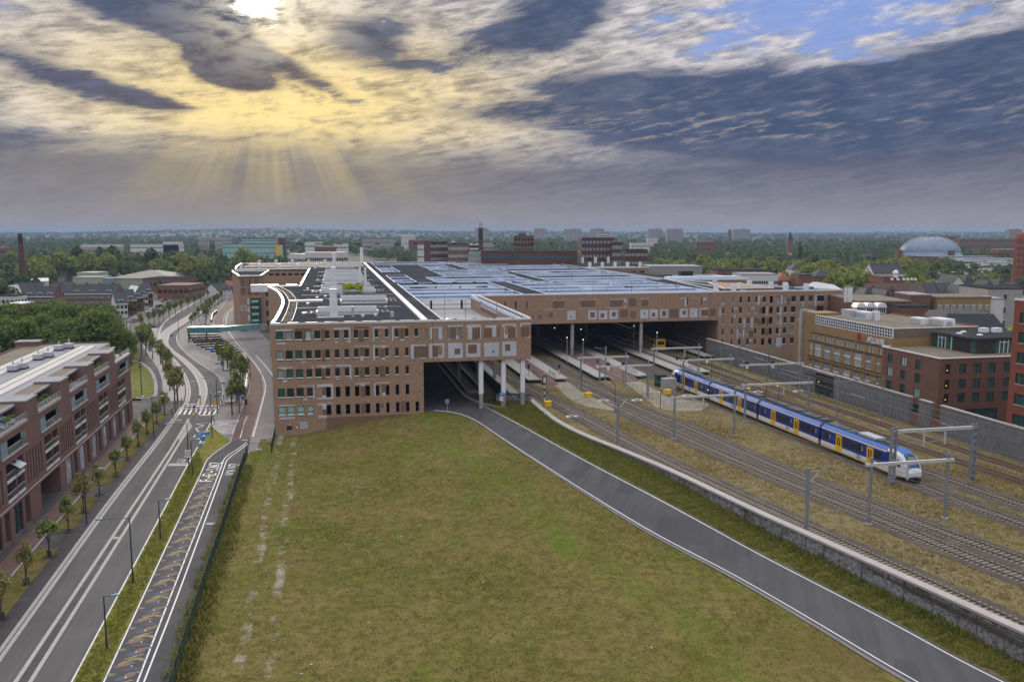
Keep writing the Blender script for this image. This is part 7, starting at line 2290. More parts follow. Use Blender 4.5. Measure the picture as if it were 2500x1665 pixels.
for z, x in ((8.3, .25), (7.6, -.25), (6.9, .25), (6.3, -.25)):
 MB().box(min(0, x) - .12, max(0, x) + .12, -.14, .14, z - .14, z + .16).build('floodlight', 'dark', T)
T = thing('floodlight_mast', 'second dark mast with clustered lamps beside the tree clump', 'mast', G(301.5, 849, .1))
MB().tube([(1, 1, 0), (1, 1, 8.2)], [.11, .07], 8).build('pole', 'dark', T)
for z in (7.8, 7.0, 6.2):
 MB().box(.78, 1.22, .86, 1.14, z - .14, z + .16).build('floodlight', 'dark', T)
def sign_post(p, h, lab, parts):
 T = thing('traffic_sign', lab, 'traffic sign', p, TH)
 MB().tube([(0, 0, 0), (0, 0, h)], .045, 6).build('post', 'steel_lite', T)
 for nm, shape, z, w, hh, m in parts:
  if shape == 'disc':
   MB(lambda a, b, c: (a, -.06 - c * .03, z + b)).lathe([(w, 0), (w, 1)], 16).build(nm, m, T)
  else:
   MB().box(-w, w, -.09, -.05, z - hh, z + hh).build(nm, m, T)
 return T
T = sign_post(G(1224, 996, ROAD_FAR), 3.1, 'round blue arrow sign above a white plate at the gabion end wall', [('blue_disc', 'disc', 2.75, .42, 0, 'sign_blue'), ('plate', 'box', 1.85, .36, .42, 'white')])
m = MB()
m.bar((.18, -.12, 2.6), (.18, -.12, 2.82), .10, .03, (0, 1, 0)).bar((.22, -.12, 2.82), (-.2, -.12, 2.82), .03, .10)
m.bar((-.2, -.12, 2.82), (-.05, -.12, 2.95), .03, .08).bar((-.2, -.12, 2.82), (-.05, -.12, 2.69), .03, .08)
m.build('arrow', 'white', T)
MB(lambda a, b, c: (a, -.10 - c * .01, 1.85 + b)).lathe([(.24, 0), (.24, 1)], 14).build('ring', 'red', T)
MB(lambda a, b, c: (a, -.115 - c * .01, 1.85 + b)).lathe([(.17, 0), (.17, 1)], 14).build('ring_centre', 'white', T)
sign_post(G(1092, 1012, ROAD_FAR - .3), 2.8, 'grey square sign on a thin post at the grass edge of the bus road', [('plate', 'box', 2.55, .36, .40, 'lamp_grey')])
T = sign_post(G(531, 1007), 3.9, 'blue square crossing sign above a yellow board beside the zebra', [('blue_square', 'box', 3.5, .42, .42, 'sign_blue'), ('yellow_board', 'box', 2.45, .45, .62, 'yellow')])
m = MB(lambda x, y, z: (x * .5 - .12, -.10 + y, 3.28 + z * .45))
letter(m, 'A', .2, .02)
m.build('pictogram', 'white', T)
T = sign_post(G(497, 1093), 3.0, 'blue direction board over a small bus sign at the verge end', [('direction_board', 'box', 2.6, 1.15, .28, 'sign_blue'), ('bus_sign', 'box', 1.6, .34, .42, 'sign_blue'), ('white_plate', 'box', 1.0, .34, .16, 'white')])
MB().box(-.8, .85, -.115, -.095, 2.66, 2.76).box(-.95, -.25, -.115, -.095, 2.44, 2.52).build('board_lines', 'white', T)
sign_post(G(489.5, 1121), 2.6, 'round grey sign back on a thin post in the verge', [('disc', 'disc', 2.3, .38, 0, 'lamp_grey')])
T = sign_post(G(585.5, 1008), 4.2, 'round blue cycle path sign at the grass island by the red path', [('blue_disc', 'disc', 3.9, .45, 0, 'sign_blue')])
sign_post(G(420, 838), 3.0, 'round blue sign in the paved bend of the street', [('blue_disc', 'disc', 2.6, .5, 0, 'sign_blue')])
T = sign_post(G(518, 886), 4.2, 'tall blue bicycle parking sign before the shelter', [('blue_board', 'box', 3.7, .42, .6, 'sign_blue'), ('white_plate', 'box', 2.8, .3, .15, 'white')])
sign_post(G(546, 960), 4.0, 'white and blue bus stop board among the plaza trees', [('board', 'box', 3.2, .5, .55, 'white'), ('stop_strip', 'box', 2.4, .5, .16, 'sign_blue')])
for (u, v), lab in (((489, 986), 'yellow traffic island bollard with grey disc before the red crossing band'), ((475.5, 1011), 'yellow traffic island bollard with blue disc behind the zebra')):
 T = thing('island_bollard', lab, 'bollard', G(u, v, .03))
 MB().lathe([(.16, 0), (.18, .3), (.15, 1.25)], 10).build('post', 'yellow', T)
 MB(lambda a, b, c: (a, -.1 - c * .05, 1.55 + b)).lathe([(.32, 0), (.32, 1)], 14).build('disc', 'sign_blue' if 'blue' in lab else 'lamp_grey', T)
for k, (u, v) in enumerate([(419, 1010), (429, 1003), (434, 992), (443, 982), (423, 1020)] + [(537, 996), (541, 985), (545, 974), (523, 1033)]):
 T = thing('bollard', 'low black bollard at the kerb beside the zebra crossing', 'bollard', G(u, v, .1), 0, 'low bollards at the zebra crossing')
 MB().lathe([(.08, 0), (.08, .9), (.05, 1.0)], 8).build('post', 'dark', T)
# litter bins, bench
for (u, v), lab in (((600.5, 987), 'dark bollard bin on the forecourt before the station corner'), ((312, 845), 'dark litter bin by the curved path')):
 T = thing('litter_bin', lab, 'litter bin', G(u, v, 0))
 MB().lathe([(.25, 0), (.3, .9), (.3, 1.1), (.1, 1.2)], 10).build('bin', 'dark', T)
# ------------------------------------------------------------------ fence along the field
FT = thing('mesh_fence', 'long dark green mesh fence between cycle street and grass field', 'fence')
Q = resample(FEN, 42)
for p in Q:
 MB().bar((p.x, p.y, -.2), (p.x, p.y, 2.0), .07).build('post', 'steel_green', FT)
m = MB()
for a, b in zip(Q, Q[1:]):
 for k in range(12):
  p = a.lerp(b, k / 12)
  m.bar((p.x, p.y, .05), (p.x, p.y, 1.95), .018)
m.build('mesh_wires', 'steel_green', FT, kind='stuff')
for z, w in ((1.97, .04), (1.0, .03), (.1, .04)):
 MB().tube([p + Vector((0, 0, z)) for p in Q], w * .5, 5).build('rail', 'steel_green', FT)
F2_ = [Q[-1], G(604, 1108), G(662.6, 1107.6), G(677.6, 1039.7)]
FT2 = thing('mesh_fence', 'dark green mesh fence round the grey corner below the station wall', 'fence')
for a, b in zip(F2_, F2_[1:]):
 n = max(2, int((b - a).length / 3))
 m = MB()
 for k in range(n + 1):
  p = a.lerp(b, k / n)
  MB().bar((p.x, p.y, -.1), (p.x, p.y, 1.9), .07).build('post', 'steel_green', FT2)
  if k < n:
   for j in range(12):
    q = a.lerp(b, (k + j / 12) / n)
    m.bar((q.x, q.y, .05), (q.x, q.y, 1.85), .016)
 m.build('mesh_wires', 'steel_green', FT2, kind='stuff')
 MB().tube([a + Vector((0, 0, 1.88)), b + Vector((0, 0, 1.88))], .028, 5).build('rail', 'steel_green', FT2)
# ------------------------------------------------------------------ bicycle parking under its green canopy
T = thing('bicycle_parking', 'sunken bicycle parking of dark stepped beams under the green canopy', 'bicycle parking')
Le = [(462, 818), (466, 824), (470.5, 830), (476, 835.5), (484, 841.5), (494, 846.5), (505, 851.5), (520, 857.5), (532, 863)]
Re = [(531, 817.5), (537, 821.5), (543.5, 826.5), (550, 831.5), (558, 836.5), (565, 842), (572, 847.5), (579, 853), (585, 858)]
for a, b in zip(Le, Re):
 p, q = G(*a, 1.1), G(*b, 1.1)
 B_ = MB().bar(p, q, .55, .5).build('beam', 'dark', T)
 MB().bar(p - (q - p).normalized() * .4, p + (q - p).normalized() * .1, .75, .75).build('beam_end', 'wood_brown', B_)
 MB().bar(q - (q - p).normalized() * .1, q + (q - p).normalized() * .4, .7, .7).build('beam_end', 'hall_green', B_)
for k in range(4):
 p, q = G(475 + k * 3, 803 - k * 3.4, 1.2), G(514 + k * .5, 803 - k * 3.2, 1.2)
 MB().bar(p, q, .5, .45).build('beam', 'dark', T)
pit = [G(*p, .02) for p in [(461, 822), (531, 862), (586, 861), (533, 818)]]
MB().face(*pit).build('pit_floor', 'black', T)
T = thing('canopy', 'long green metal canopy from the bicycle parking to the tower door', 'canopy')
a, b, c = G(457, 835, 0), G(540, 835, 0), G(628, 828, 0)
a = AT(458, a.y, 0)
b = AT(537, a.y + 1, 0)
c = AT(629, a.y + 9, 0)
zz = HT(813, a.y)
MB().prism([(a.x, a.y), (b.x, b.y), (b.x + .4, b.y + 5), (a.x + .4, a.y + 5)], zz, zz + 1.75).build('canopy_body', 'turq', T)
MB().prism([(a.x - .1, a.y - .1), (b.x, b.y - .1), (b.x + .4, b.y + 5.1), (a.x + .3, a.y + 5.1)], zz + 1.75, zz + 1.9).build('canopy_roof', 'trim', T)
MB().prism([(b.x, b.y), (c.x, c.y), (c.x, c.y + 4), (b.x + .4, b.y + 4)], zz + .25, zz + 1.75).build('canopy_body', 'turq_lite', T)
MB().prism([(b.x, b.y - .08), (c.x, c.y - .08), (c.x, c.y + 4), (b.x + .4, b.y + 4)], zz + 1.75, zz + 1.85, True, True).build('canopy_roof', 'turq_lite', T)
for p in (a, a.lerp(b, .55)):
 MB().box(p.x + .2, p.x + .55, p.y + .2, p.y + .55, -.1, zz).build('post', 'dark', T)
tr = solid_strip(MB(), sv([(516, 787), (519, 772), (530, 762)]), -.25, .25, 0, 1.1)
tag(tr.build('ramp_wall', 'dark'), 'short dark curved wall at the ramp behind the canopy', 'wall')
wl = crv([G(*p) for p in [(597, 868), (603, 890), (607, 915), (604, 945), (596, 975)]])
T = thing('cycle_ramp_wall', 'curved pale wall with dark rail between plaza trees and red cycle path', 'wall')
solid_strip(MB(), wl, -.2, .2, 0, .9).build('wall', 'slab', T)
solid_strip(MB(), wl, .25, .5, 0, .75).build('hedge_box', 'dark', T)
# round white benches round the tree pits
for u, v in ((534, 887), (556, 904), (561, 983), (592, 940)):
 T = thing('tree_bench', 'pale ring bench round a plaza tree by the red cycle path', 'bench', G(u, v, 0), 0, 'ring benches round plaza trees')
 MB().lathe([(1.0, .0), (1.05, .35), (.75, .42)], 16).build('ring', 'slab', T)
# ------------------------------------------------------------------ cars
def car_template(paint):
 root = put('car', None)
 b = MB()
 # side outline, lofted across with tumblehome
 lo = [(-2.05, .30), (-2.08, .62), (-1.95, .88), (-1.1, .97), (1.35, .98), (1.98, .88), (2.05, .55), (2.0, .30)]
 w = .86
 for sgn in (1, -1):
  b.face(*[(x, sgn * w, z) for x, z in lo])
 for (x0, z0), (x1, z1) in zip(lo, lo[1:] + lo[:1]):
  b.face((x0, -w, z0), (x1, -w, z1), (x1, w, z1), (x0, w, z0))
 b.build('body', paint, root)
 up = [(-1.25, .97), (-.55, 1.42), (.85, 1.45), (1.75, .98)]
 c = MB()
 for sgn in (1, -1):
  c.face(*[(x, sgn * (w - .05 if z < 1 else w - .20), z) for x, z in up])
 for (x0, z0), (x1, z1) in zip(up, up[1:]):
  wa, wb = (w - .05 if z0 < 1 else w - .20), (w - .05 if z1 < 1 else w - .20)
  c.face((x0, -wa, z0), (x1, -wb, z1), (x1, wb, z1), (x0, wa, z0))
 g = c.build('windows', 'train_glass', root)
 MB().prism([(-.55, -.65), (.85, -.65), (.85, .65), (-.55, .65)], 1.43, 1.47, True, True).build('roof', paint, g)
 for x in (-1.3, 1.3):
  for sgn in (1, -1):
   MB(lambda a, d, e, x=x, s=sgn: (x + a, s * .80 + e, .31 + d)).lathe([(.31, -.10), (.31, .10)], 12).build('wheel', 'tyre', root)
   MB(lambda a, d, e, x=x, s=sgn: (x + a, s * .91 + e * .1, .31 + d)).lathe([(.18, -.05), (.18, .05)], 10).build('hub', 'steel_lite', root)
 for sgn in (1, -1):
  MB().box(-2.09, -2.02, sgn * .6 - .16, sgn * .6 + .16, .62, .76).build('headlight', 'white', root)
  MB().box(2.0, 2.06, sgn * .62 - .14, sgn * .62 + .14, .66, .82).build('tail_light', 'red', root)
 freeze(root)
 return root
CT = [car_template('car%d' % k) for k in range(6)]
def car(k, p, rz, label, group=None, s=1.0):
 c = copy_tree(CT[k], None, p, rz, label, s, group)
 c['category'] = 'car'
 return c
def dl(s, t):
 return L(s, t, ZD + .02)
car(1, G(371, 799), TH + 2.1, 'dark car driving away up the street before the bend')
x_ = car(0, G(367.5, 817), TH + 5.2, 'light car with lit headlights coming down the street')
for ch in x_.children:
 if ch.name.startswith('headlight'):
  ch.data = ch.data.copy()
  ch.data.materials[0] = M['headlight']
car(2, G(323.5, 786, .1), TH + .9, 'silver car on the side road next to the tree clump')
car(0, G(368, 764, .1), TH + 1.1, 'white van sized car first in the parked row left of the street', None, 1.15)
car(2, G(378, 757, .1), TH + 1.1, 'silver car second in the parked row left of the street')
car(1, G(387, 750, .1), TH + 1.1, 'dark car third in the parked row left of the street')
car(0, G(390, 744, .1), TH + 1.1, 'white car fourth in the parked row left of the street')
car(4, G(399, 736, .1), TH + 1.1, 'dark red car farthest in the parked row left of the street', None, 1.1)
car(0, dl(36.0, 16.5), TH, 'white car nearest on the open parking deck', None, 1.0)
car(0, dl(35.6, 22.0), TH, 'white car behind the nearest one on the open parking deck', None, 1.0)
DK = [(33.5, 221, 0), (34, 225, 2), (57, 214.5, 2), (58, 218, 0), (62, 134.5, 2), (65, 66, 0), (56, 96, 0), (38, 98, 1), (72, 125, 0), (86, 66.5, 3), (96, 64, 0), (101.5, 64.3, 5), (105, 65, 1), (58, 182, 2), (64, 183, 1), (70, 184, 1)]
for s, t, k in DK:
 car(k, dl(s, t), TH + rng.choice((0, math.pi / 2)), {0: 'white car parked under the deck roof openings', 1: 'black car parked under the deck roof openings', 2: 'silver car parked under the deck roof openings', 3: 'dark blue car parked under the deck roof openings', 5: 'green van parked on the deck by the main front'}[k], 'cars parked on the station deck', 1.25 if k == 5 else 1.0)
for k in range(11):
 car((0, 2, 3, 3, 1, 2, 0, 2, 2, 0, 1)[k], dl(87 + k * 2.7, 215.5), TH + math.pi / 2, 'car in the packed row under the far deck opening', 'packed car row on the far deck')
# lamp posts on the deck
for k, (s, t) in enumerate([(36.5, 6), (39.5, 4.5), (42.8, 6.5), (35, 26), (56, 64), (67, 63), (72, 92), (80, 62.6), (91, 62.6), (104, 62.6), (45, 90), (62, 118.5), (70, 133), (90, 119), (104, 118), (50, 152), (76, 176), (84, 165), (100, 186), (60, 208), (112, 150), (96, 231), (36, 190), (44, 264), (72, 264), (100, 264)]):
 T = thing('deck_lamp', 'thin lamp mast standing on the station parking deck', 'deck lamp', L(s, t, ZD), TH, 'lamp masts on the parking deck')
 MB().tube([(0, 0, 0), (0, 0, 6.4)], [.07, .05], 6).build('pole', 'galv', T)
 MB().box(-.35, .08, -.07, .07, 6.3, 6.42).build('lamp', 'galv', T)
 MB().box(-.05, .25, -.05, .05, 4.6, 4.7).build('camera', 'dark', T)
# shrub growing on the wing roof
for s, t in ((15.2, 76.5), (18.2, 76.8)):
 tree('lime1', L(s, t, ZT - .2), 'yellow green shrub growing on the wing roof between skylights', 'roof shrubs', 3.0, .1)
# ------------------------------------------------------------------ a person on the plaza
def person(p, rz, label, shirt):
 T = thing('person', label, 'person', p, rz)
 bm_ = bpy.data.meshes.new('body')
 V = [(0, 0, .95), (0, 0, 1.2), (0, 0, 1.45), (0, 0, 1.55), (0, .03, 1.70), (.2, 0, 1.42), (.27, .05, 1.14), (.26, .14, .92), (-.2, 0, 1.42), (-.27, -.02, 1.14), (-.27, .05, .90), (.1, 0, .9), (.12, .08, .5), (.12, .0, .06), (.12, .16, .04), (-.1, 0, .9), (-.11, -.06, .5), (-.12, -.16, .08), (-.12, -.02, .03)]
 E = [(0, 1), (1, 2), (2, 3), (3, 4), (2, 5), (5, 6), (6, 7), (2, 8), (8, 9), (9, 10), (0, 11), (11, 12), (12, 13), (13, 14), (0, 15), (15, 16), (16, 17), (17, 18)]
 Rr = [.15, .14, .15, .06, .11, .06, .05, .035, .06, .05, .035, .09, .065, .045, .04, .09, .065, .045, .04]
 bm_.from_pydata(V, E, [])
 bm_.materials.append(M['skin'])
 o = put('body', bm_, T)
 md = o.modifiers.new('skin', 'SKIN')
 for k, d in enumerate(bm_.skin_vertices[0].data if bm_.skin_vertices else []):
  d.radius = (Rr[k], Rr[k])
 o.modifiers.new('sub', 'SUBSURF').levels = 1
 MB().lathe([(.20, .92), (.19, 1.1), (.22, 1.38), (.12, 1.5)], 12).build('shirt', shirt, T, smooth=True)
 MB().lathe([(.05, 1.68), (.125, 1.71), (.12, 1.78), (.04, 1.83)], 10, (0, .02)).build('hair', 'dark', T, smooth=True)
 for x, y in ((.11, .04), (-.11, -.05)):
  MB().tube([(x, 0, .95), (x, y, .5), (x, y * 1.6, .1)], [.11, .085, .07], 8).build('trouser_leg', 'car3', T, smooth=True)
M['skin'] = mat('skin', (.45, .28, .2), (.40, .25, .18), .6)
person(G(541.5, 895), .4, 'person in a bright blue shirt standing among the plaza trees', 'sign_blue')
person(G(545, 893), 2.4, 'person in a pale shirt beside the one in blue', 'white')
# ------------------------------------------------------------------ the town
FOOT = []                                          # footprints kept free of trees (x, y, radius)
WINM = {}
def wmesh(w, h, m, thick=.1):
 k = (round(w, 2), round(h, 2), m, thick)
 if k not in WINM:
  WINM[k] = MB().box(-w / 2, w / 2, -thick, .05, 0, h).mesh('window', m)
 return WINM[k]
def block(name, label, cat, p, w, d, h, rz, wm, rm='roof', roof='flat', win=None, pitch=3.5, group=None, wmat='glass', side=True, chim=0, overhang=.3, dormers=0, eaves=None):
 """a building: walls, roof of the given shape, windows as parts; local x along its front, front at y = 0"""
 T = thing(name, label, cat, p, rz, group)
 FOOT.append((p.x, p.y, max(w, d) * .62))
 MB().prism([(-w / 2, 0), (w / 2, 0), (w / 2, d), (-w / 2, d)], -.3, h, roof != 'flat').build('wall', wm, T)
 x, o = w / 2, overhang
 if roof == 'flat':
  R_ = MB().box(-x - .1, x + .1, -.1, d + .1, h, h + .35).build('roof', rm, T)
 elif roof == 'gable':                          # ridge along the front
  m = MB()
  a, b, c, e = (-x - .1, -o, h - .15), (x + .1, -o, h - .15), (x + .1, d / 2, h + pitch), (-x - .1, d / 2, h + pitch)
  f, g = (-x - .1, d + o, h - .15), (x + .1, d + o, h - .15)
  m.face(a, b, c, e).face(e, c, g, f)
  lo = lambda q: (q[0], q[1], q[2] - .25)
  m.face(lo(b), lo(a), lo(e), lo(c)).face(a, lo(a), lo(b), b).face(a, e, lo(e), lo(a)).face(b, lo(b), lo(c), c).face(c, lo(c), lo(g), g).face(e, f, lo(f), lo(e)).face(lo(c), lo(e), lo(f), lo(g)).face(f, g, lo(g), lo(f))
  R_ = m.build('roof', rm, T)
  MB().face((-x, 0, h), (-x, d, h), (-x, d / 2, h + pitch - .15)).face((x, 0, h), (x, d / 2, h + pitch - .15), (x, d, h)).build('gable', wm, T)
 elif roof == 'front':                          # gable facing the viewer
  m = MB()
  for s in (1, -1):
   m.face((s * (x + o), -.2, h - .2), (0, -.2, h + pitch), (0, d, h + pitch), (s * (x + o), d, h - .2))
   m.face((s * (x + o), -.2, h - .45), (s * (x + o), d, h - .45), (0, d, h + pitch - .25), (0, -.2, h + pitch - .25))
   m.face((s * (x + o), -.2, h - .2), (s * (x + o), -.2, h - .45), (0, -.2, h + pitch - .25), (0, -.2, h + pitch))
  R_ = m.build('roof', rm, T)
  MB().face((-x, 0, h), (x, 0, h), (0, 0, h + pitch - .2)).build('gable', wm, T)
 else:                                          # hipped or mansard
  k = min(x, d / 2) * (.85 if roof == 'hip' else .28)
  m = MB()
  lo = [(-x - o, -o, h), (x + o, -o, h), (x + o, d + o, h), (-x - o, d + o, h)]
  hi = [(-x + k, k, h + pitch), (x - k, k, h + pitch), (x - k, d - k, h + pitch), (-x + k, d - k, h + pitch)]
  for i in range(4):
   m.face(lo[i], lo[(i + 1) % 4], hi[(i + 1) % 4], hi[i])
  m.face(*hi)
  R_ = m.build('roof', rm, T)
 if eaves:
  MB().box(-x - .3, x + .3, -.35, -.02, h - .3, h + .02).build('eaves', eaves, T)
 if win:
  rows, cols, ww, wh = win[:4]
  z0 = win[4] if len(win) > 4 else 1.0
  fh = (h - z0 - .3) / rows
  for r in range(rows):
   for c in range(cols):
    near = p.y < 360
    wo = put('window', wmesh(ww, wh, 'white' if near else wmat, .08), T, loc=(-w / 2 + w * (c + .5) / cols, -.0, z0 + fh * r + (fh - wh) * .5))
    if near:
     put('pane', wmesh(ww * .42, wh * .86, wmat, .12), wo, loc=(-ww * .24, 0, wh * .07))
     put('pane', wmesh(ww * .42, wh * .86, wmat, .12), wo, loc=(ww * .24, 0, wh * .07))
   if side:
    n = max(1, int(cols * d / w * .8))
    sx = -1 if p.x > 0 else 1
    for c in range(n):
     put('window', wmesh(ww, wh, wmat), T, loc=(sx * w / 2, d * (c + .5) / n, z0 + fh * r + (fh - wh) * .5), rz=sx * math.pi / 2)
 for k in range(chim):
  cx = -w / 2 + w * (k + .5) / chim
  zt_ = h + pitch
  MB().box(cx - .4, cx + .4, d / 2 - .9, d / 2 - .2, h, zt_ + .9).build('chimney', 'brick_far', R_)
 for k in range(dormers):
  cx = -w / 2 + w * (k + .5) / dormers
  D = MB().box(cx - 1.1, cx + 1.1, d * .12, d * .42, h + .3, h + 1.7).build('dormer', 'plaster', R_)
  put('window', wmesh(1.6, .9, 'glass'), D, loc=(cx, d * .12, h + .6))
 return T
def scr(name, label, cat, u0, u1, vt, Y, d, wm, **k):
 """building measured in the photograph: columns u0-u1, top row vt, standing at distance Y"""
 z = HT(vt, Y)
 if k.get('roof', 'flat') in ('gable', 'front', 'hip', 'mansard'):
  z -= k.get('pitch', 3.5)
 p = AT((u0 + u1) / 2, Y, 0)
 w = (u1 - u0) / FPX * Y
 return block(name, label, cat, p, w, d, z, k.pop('rz', 0.0), wm, **k)
B = 'building'
scr('ochre_flat_block', 'flat roofed ochre brick block with paired white windows behind the pavilion', B, 2274, 2411, 728, 232, 12, 'brick_ochre', rm='sedum', win=(4, 8, 1.1, 1.5, 1.2), wmat='glass_pale', rz=TH * .3)
scr('grey_clad_block', 'pale grey windowless block with vertical glass slot right of the ochre block', B, 2400, 2484, 706, 246, 16, 'stone_grey', win=(5, 1, 1.0, 2.0, 1.2), side=False)
scr('grey_clad_block', 'lower pale block stepping down from the windowless grey block', B, 2392, 2440, 731, 236, 10, 'plaster', rm='stone_grey')
scr('brown_box_house', 'plain brown brick box above the white gabled dormers', B, 2213, 2263, 722, 232, 10, 'brick_hotel', rm='concrete')
scr('brown_roof_hall', 'low flat brown roofed building with three white dormers behind the ochre hotel', B, 2085, 2215, 738, 222, 22, 'brick_hotel', rm='sedum', rz=-.03)
for k, u in enumerate((2094, 2117, 2144)):
 p = AT(u, 218, 0)
 z = HT(766, 218)
 T = thing('white_dormer', ('left', 'middle', 'right')[k] + ' white gabled dormer of the three behind the ochre hotel', 'dormer', Vector((p.x, p.y, z)))
 MB().prism([(-1.15, 0), (1.15, 0), (1.15, 3), (-1.15, 3)], 0, 1.7).build('wall', 'plaster', T)
 MB(lambda x, y, z: (x, z, y)).prism([(-1.3, 1.6), (1.3, 1.6), (.8, 2.6), (-.8, 2.6)], -.1, 3.2, True, True).build('roof', 'white', T)
 for j in range(4):
  MB().box(-.95 + j * .5, -.62 + j * .5, -.05, 0, .3, 1.5).build('window', 'glass', T)
scr('mansard_house', 'long dark mansard roof with white curved eaves behind the pavilion trees', 'house', 2290, 2442, 768, 196, 14, 'plaster', rm='tile_dark', roof='mansard', pitch=3.6, eaves='white', rz=-.06)
scr('brick_shop_block', 'dark brick building with white framed bay window under the brown box', B, 2182, 2262, 750, 216, 12, 'brick_hotel', rm='roof', win=(2, 3, 1.4, 2.2, 2), wmat='glass_pale')
for k, (u0, u1, vt, m, w) in enumerate(((2122, 2168, 694, 'tile_brown', 'brick_ochre'), (2168, 2200, 694, 'tile_brown', 'brick_hotel'), (2200, 2240, 694, 'tile_brown', 'brick_hotel'), (2240, 2265, 694, 'tile_brown', 'brick_hotel'), (2262, 2292, 692, 'tile_dark', 'plaster'), (2290, 2330, 692, 'tile_dark', 'plaster'))):
 T = scr('town_house', ['brown roofed house with ochre wall at the left end of the skylight row', 'brown roofed house with two skylights in the row behind the brown box', 'brown roofed house with four skylights in the row behind the brown box', 'brown roofed house without skylights in the middle of the row', 'dark roofed house with white wall left in the pair by the white gable', 'blue black roofed house with white wall right in the pair by the white gable'][k], 'house', u0, u1, vt, 285, 11, w, rm=m, roof='gable', pitch=4.5, win=(2, max(2, int((u1 - u0) / 9)), .9, 1.2, 2), wmat='glass')
 if k in (1, 2):
  for j in range(2 * k):
   wd = (u1 - u0) / FPX * 285
   q = MB().box(-.45, .45, -.05, .05, 0, 1.2).build('skylight', 'glass_pale', T)
   q.location = (-wd / 2 + wd * (j + .6) / (2 * k + .2), 2.0, T.children[0].bound_box[1][2] + 1.3)
   q.rotation_euler = (-.9, 0, 0)
scr('white_gable_house', 'white gabled house rising above the dark roofs near the dome', 'house', 2316, 2347, 672, 310, 12, 'plaster', rm='tile_dark', roof='front', pitch=3.0, win=(2, 2, .9, 1.3, 4), overhang=.1)
for k, (u0, u1, vt, Y, w) in enumerate(((2344, 2380, 674, 322, 'plaster'), (2328, 2366, 698, 275, 'plaster'), (2366, 2402, 704, 268, 'plaster'), (2398, 2428, 686, 300, 'plaster'), (2424, 2462, 684, 305, 'plaster'), (2460, 2500, 692, 300, 'plaster'))):
 scr('town_house', ['dark hipped roof just right of the white gabled house', 'white house with brown dormered roof below the white gable', 'white three windowed house right below the white gable', 'dark pyramid roof with white dormer right of the white gable', 'wide dark hipped roof farther right near the tower', 'dark roof at the far right edge before the tower'][k], 'house', u0, u1, vt, Y, 11, w, rm='tile_dark', roof='hip', pitch=4.0, win=(2, 3, .9, 1.4, 3), dormers=1 if k < 4 else 0)
for k, (u0, u1, vt, Y, r) in enumerate(((2096, 2140, 706, 250, 'hip'), (2118, 2156, 704, 262, 'gable'), (2142, 2172, 709, 246, 'front'), (2168, 2196, 708, 250, 'gable'), (2192, 2216, 712, 246, 'hip'), (2070, 2100, 700, 275, 'hip'))):
 scr('town_house', ['dark hipped roof house beside the phone masts', 'dark gabled house with skylight behind the phone masts', 'dark house with brick gable facing the viewer above the dormers', 'dark roofed house with chimney left of the brown box', 'small dark roofed house touching the brown box', 'dark roof right behind the office block corner'][k], 'house', u0, u1, vt, Y, 10, 'plaster' if k != 2 else 'tile_red', rm='tile_dark', roof=r, pitch=4.2, win=(1, 3, .9, 1.2, 4), chim=1 if k in (1, 3) else 0, dormers=1 if k == 0 else 0)
scr('brick_hall', 'low brick building with white cupola in front of the dome trees', B, 2150, 2204, 678, 335, 14, 'brick_far', rm='tile_brown', win=(2, 4, .9, 1.5, 8))
p = AT(2186, 335, HT(678, 335))
T = thing('cupola', 'small white cupola on the low brick building', 'cupola', p)
MB().lathe([(.9, 0), (.9, 1.6), (1.2, 1.7), (.9, 2.5), (.2, 3.0)], 10).build('lantern', 'white', T)
scr('row_house', 'long dark roofed terrace with white upper walls in front of the dome', 'terrace', 2128, 2204, 644, 430, 12, 'plaster', rm='tile_dark', roof='gable', pitch=4.5, win=(2, 9, 1.0, 1.4, 5), chim=4)
scr('green_roof_hall', 'grey roofed low hall behind the office block corner', B, 2000, 2070, 697, 300, 25, 'concrete', rm='steel_lite', roof='hip', pitch=3)
scr('white_office', 'low white fronted building behind the parking deck right side', B, 1805, 1895, 671, 345, 14, 'plaster', rm='gravel_grey', win=(3, 9, 1.6, 1.4, 3), wmat='glass_teal')
scr('brick_flat_roof', 'long low brick building with flat roof at the foot of the wooded belt', B, 1748, 1880, 661, 375, 18, 'brick_far', rm='roof', win=(2, 12, 1.2, 1.2, 4))
scr('flat_roof_hall', 'long flat grey roofed building behind the far deck edge', B, 1582, 1712, 652, 400, 22, 'concrete', rm='gravel_grey', win=(2, 14, 1.6, 1.1, 5))
for k, (u0, u1, v, Y) in enumerate(((1895, 1930, 668, 350), (1945, 1978, 672, 340), (1985, 2030, 660, 395), (1930, 1960, 645, 470))):
 scr('brick_house', ['small house with orange roof right of the white office', 'small brick house with blank gable near the copper beech', 'brown brick building behind the copper beech', 'pale house with dark roof among the trees above the white office'][k], 'house', u0, u1, v, Y, 10, 'brick_far' if k < 3 else 'plaster', rm='tile_red' if k == 0 else 'tile_dark', roof='hip' if k != 1 else 'flat', pitch=3, win=(2, 3, .9, 1.2, 2))
# phone masts by the office block
T = thing('antenna_mast', 'white phone antennas on a dark mast beside the office block corner', 'antenna', AT(2061, 218, 0))
zt_ = HT(703, 218)
MB().tube([(0, 0, 0), (0, 0, zt_ - 1)], .12, 6).build('mast', 'dark', T)
for x in (-.7, .1, .75):
 MB().box(x - .22, x + .22, -.2, .2, zt_ - 3.6, zt_).build('antenna', 'white', T)
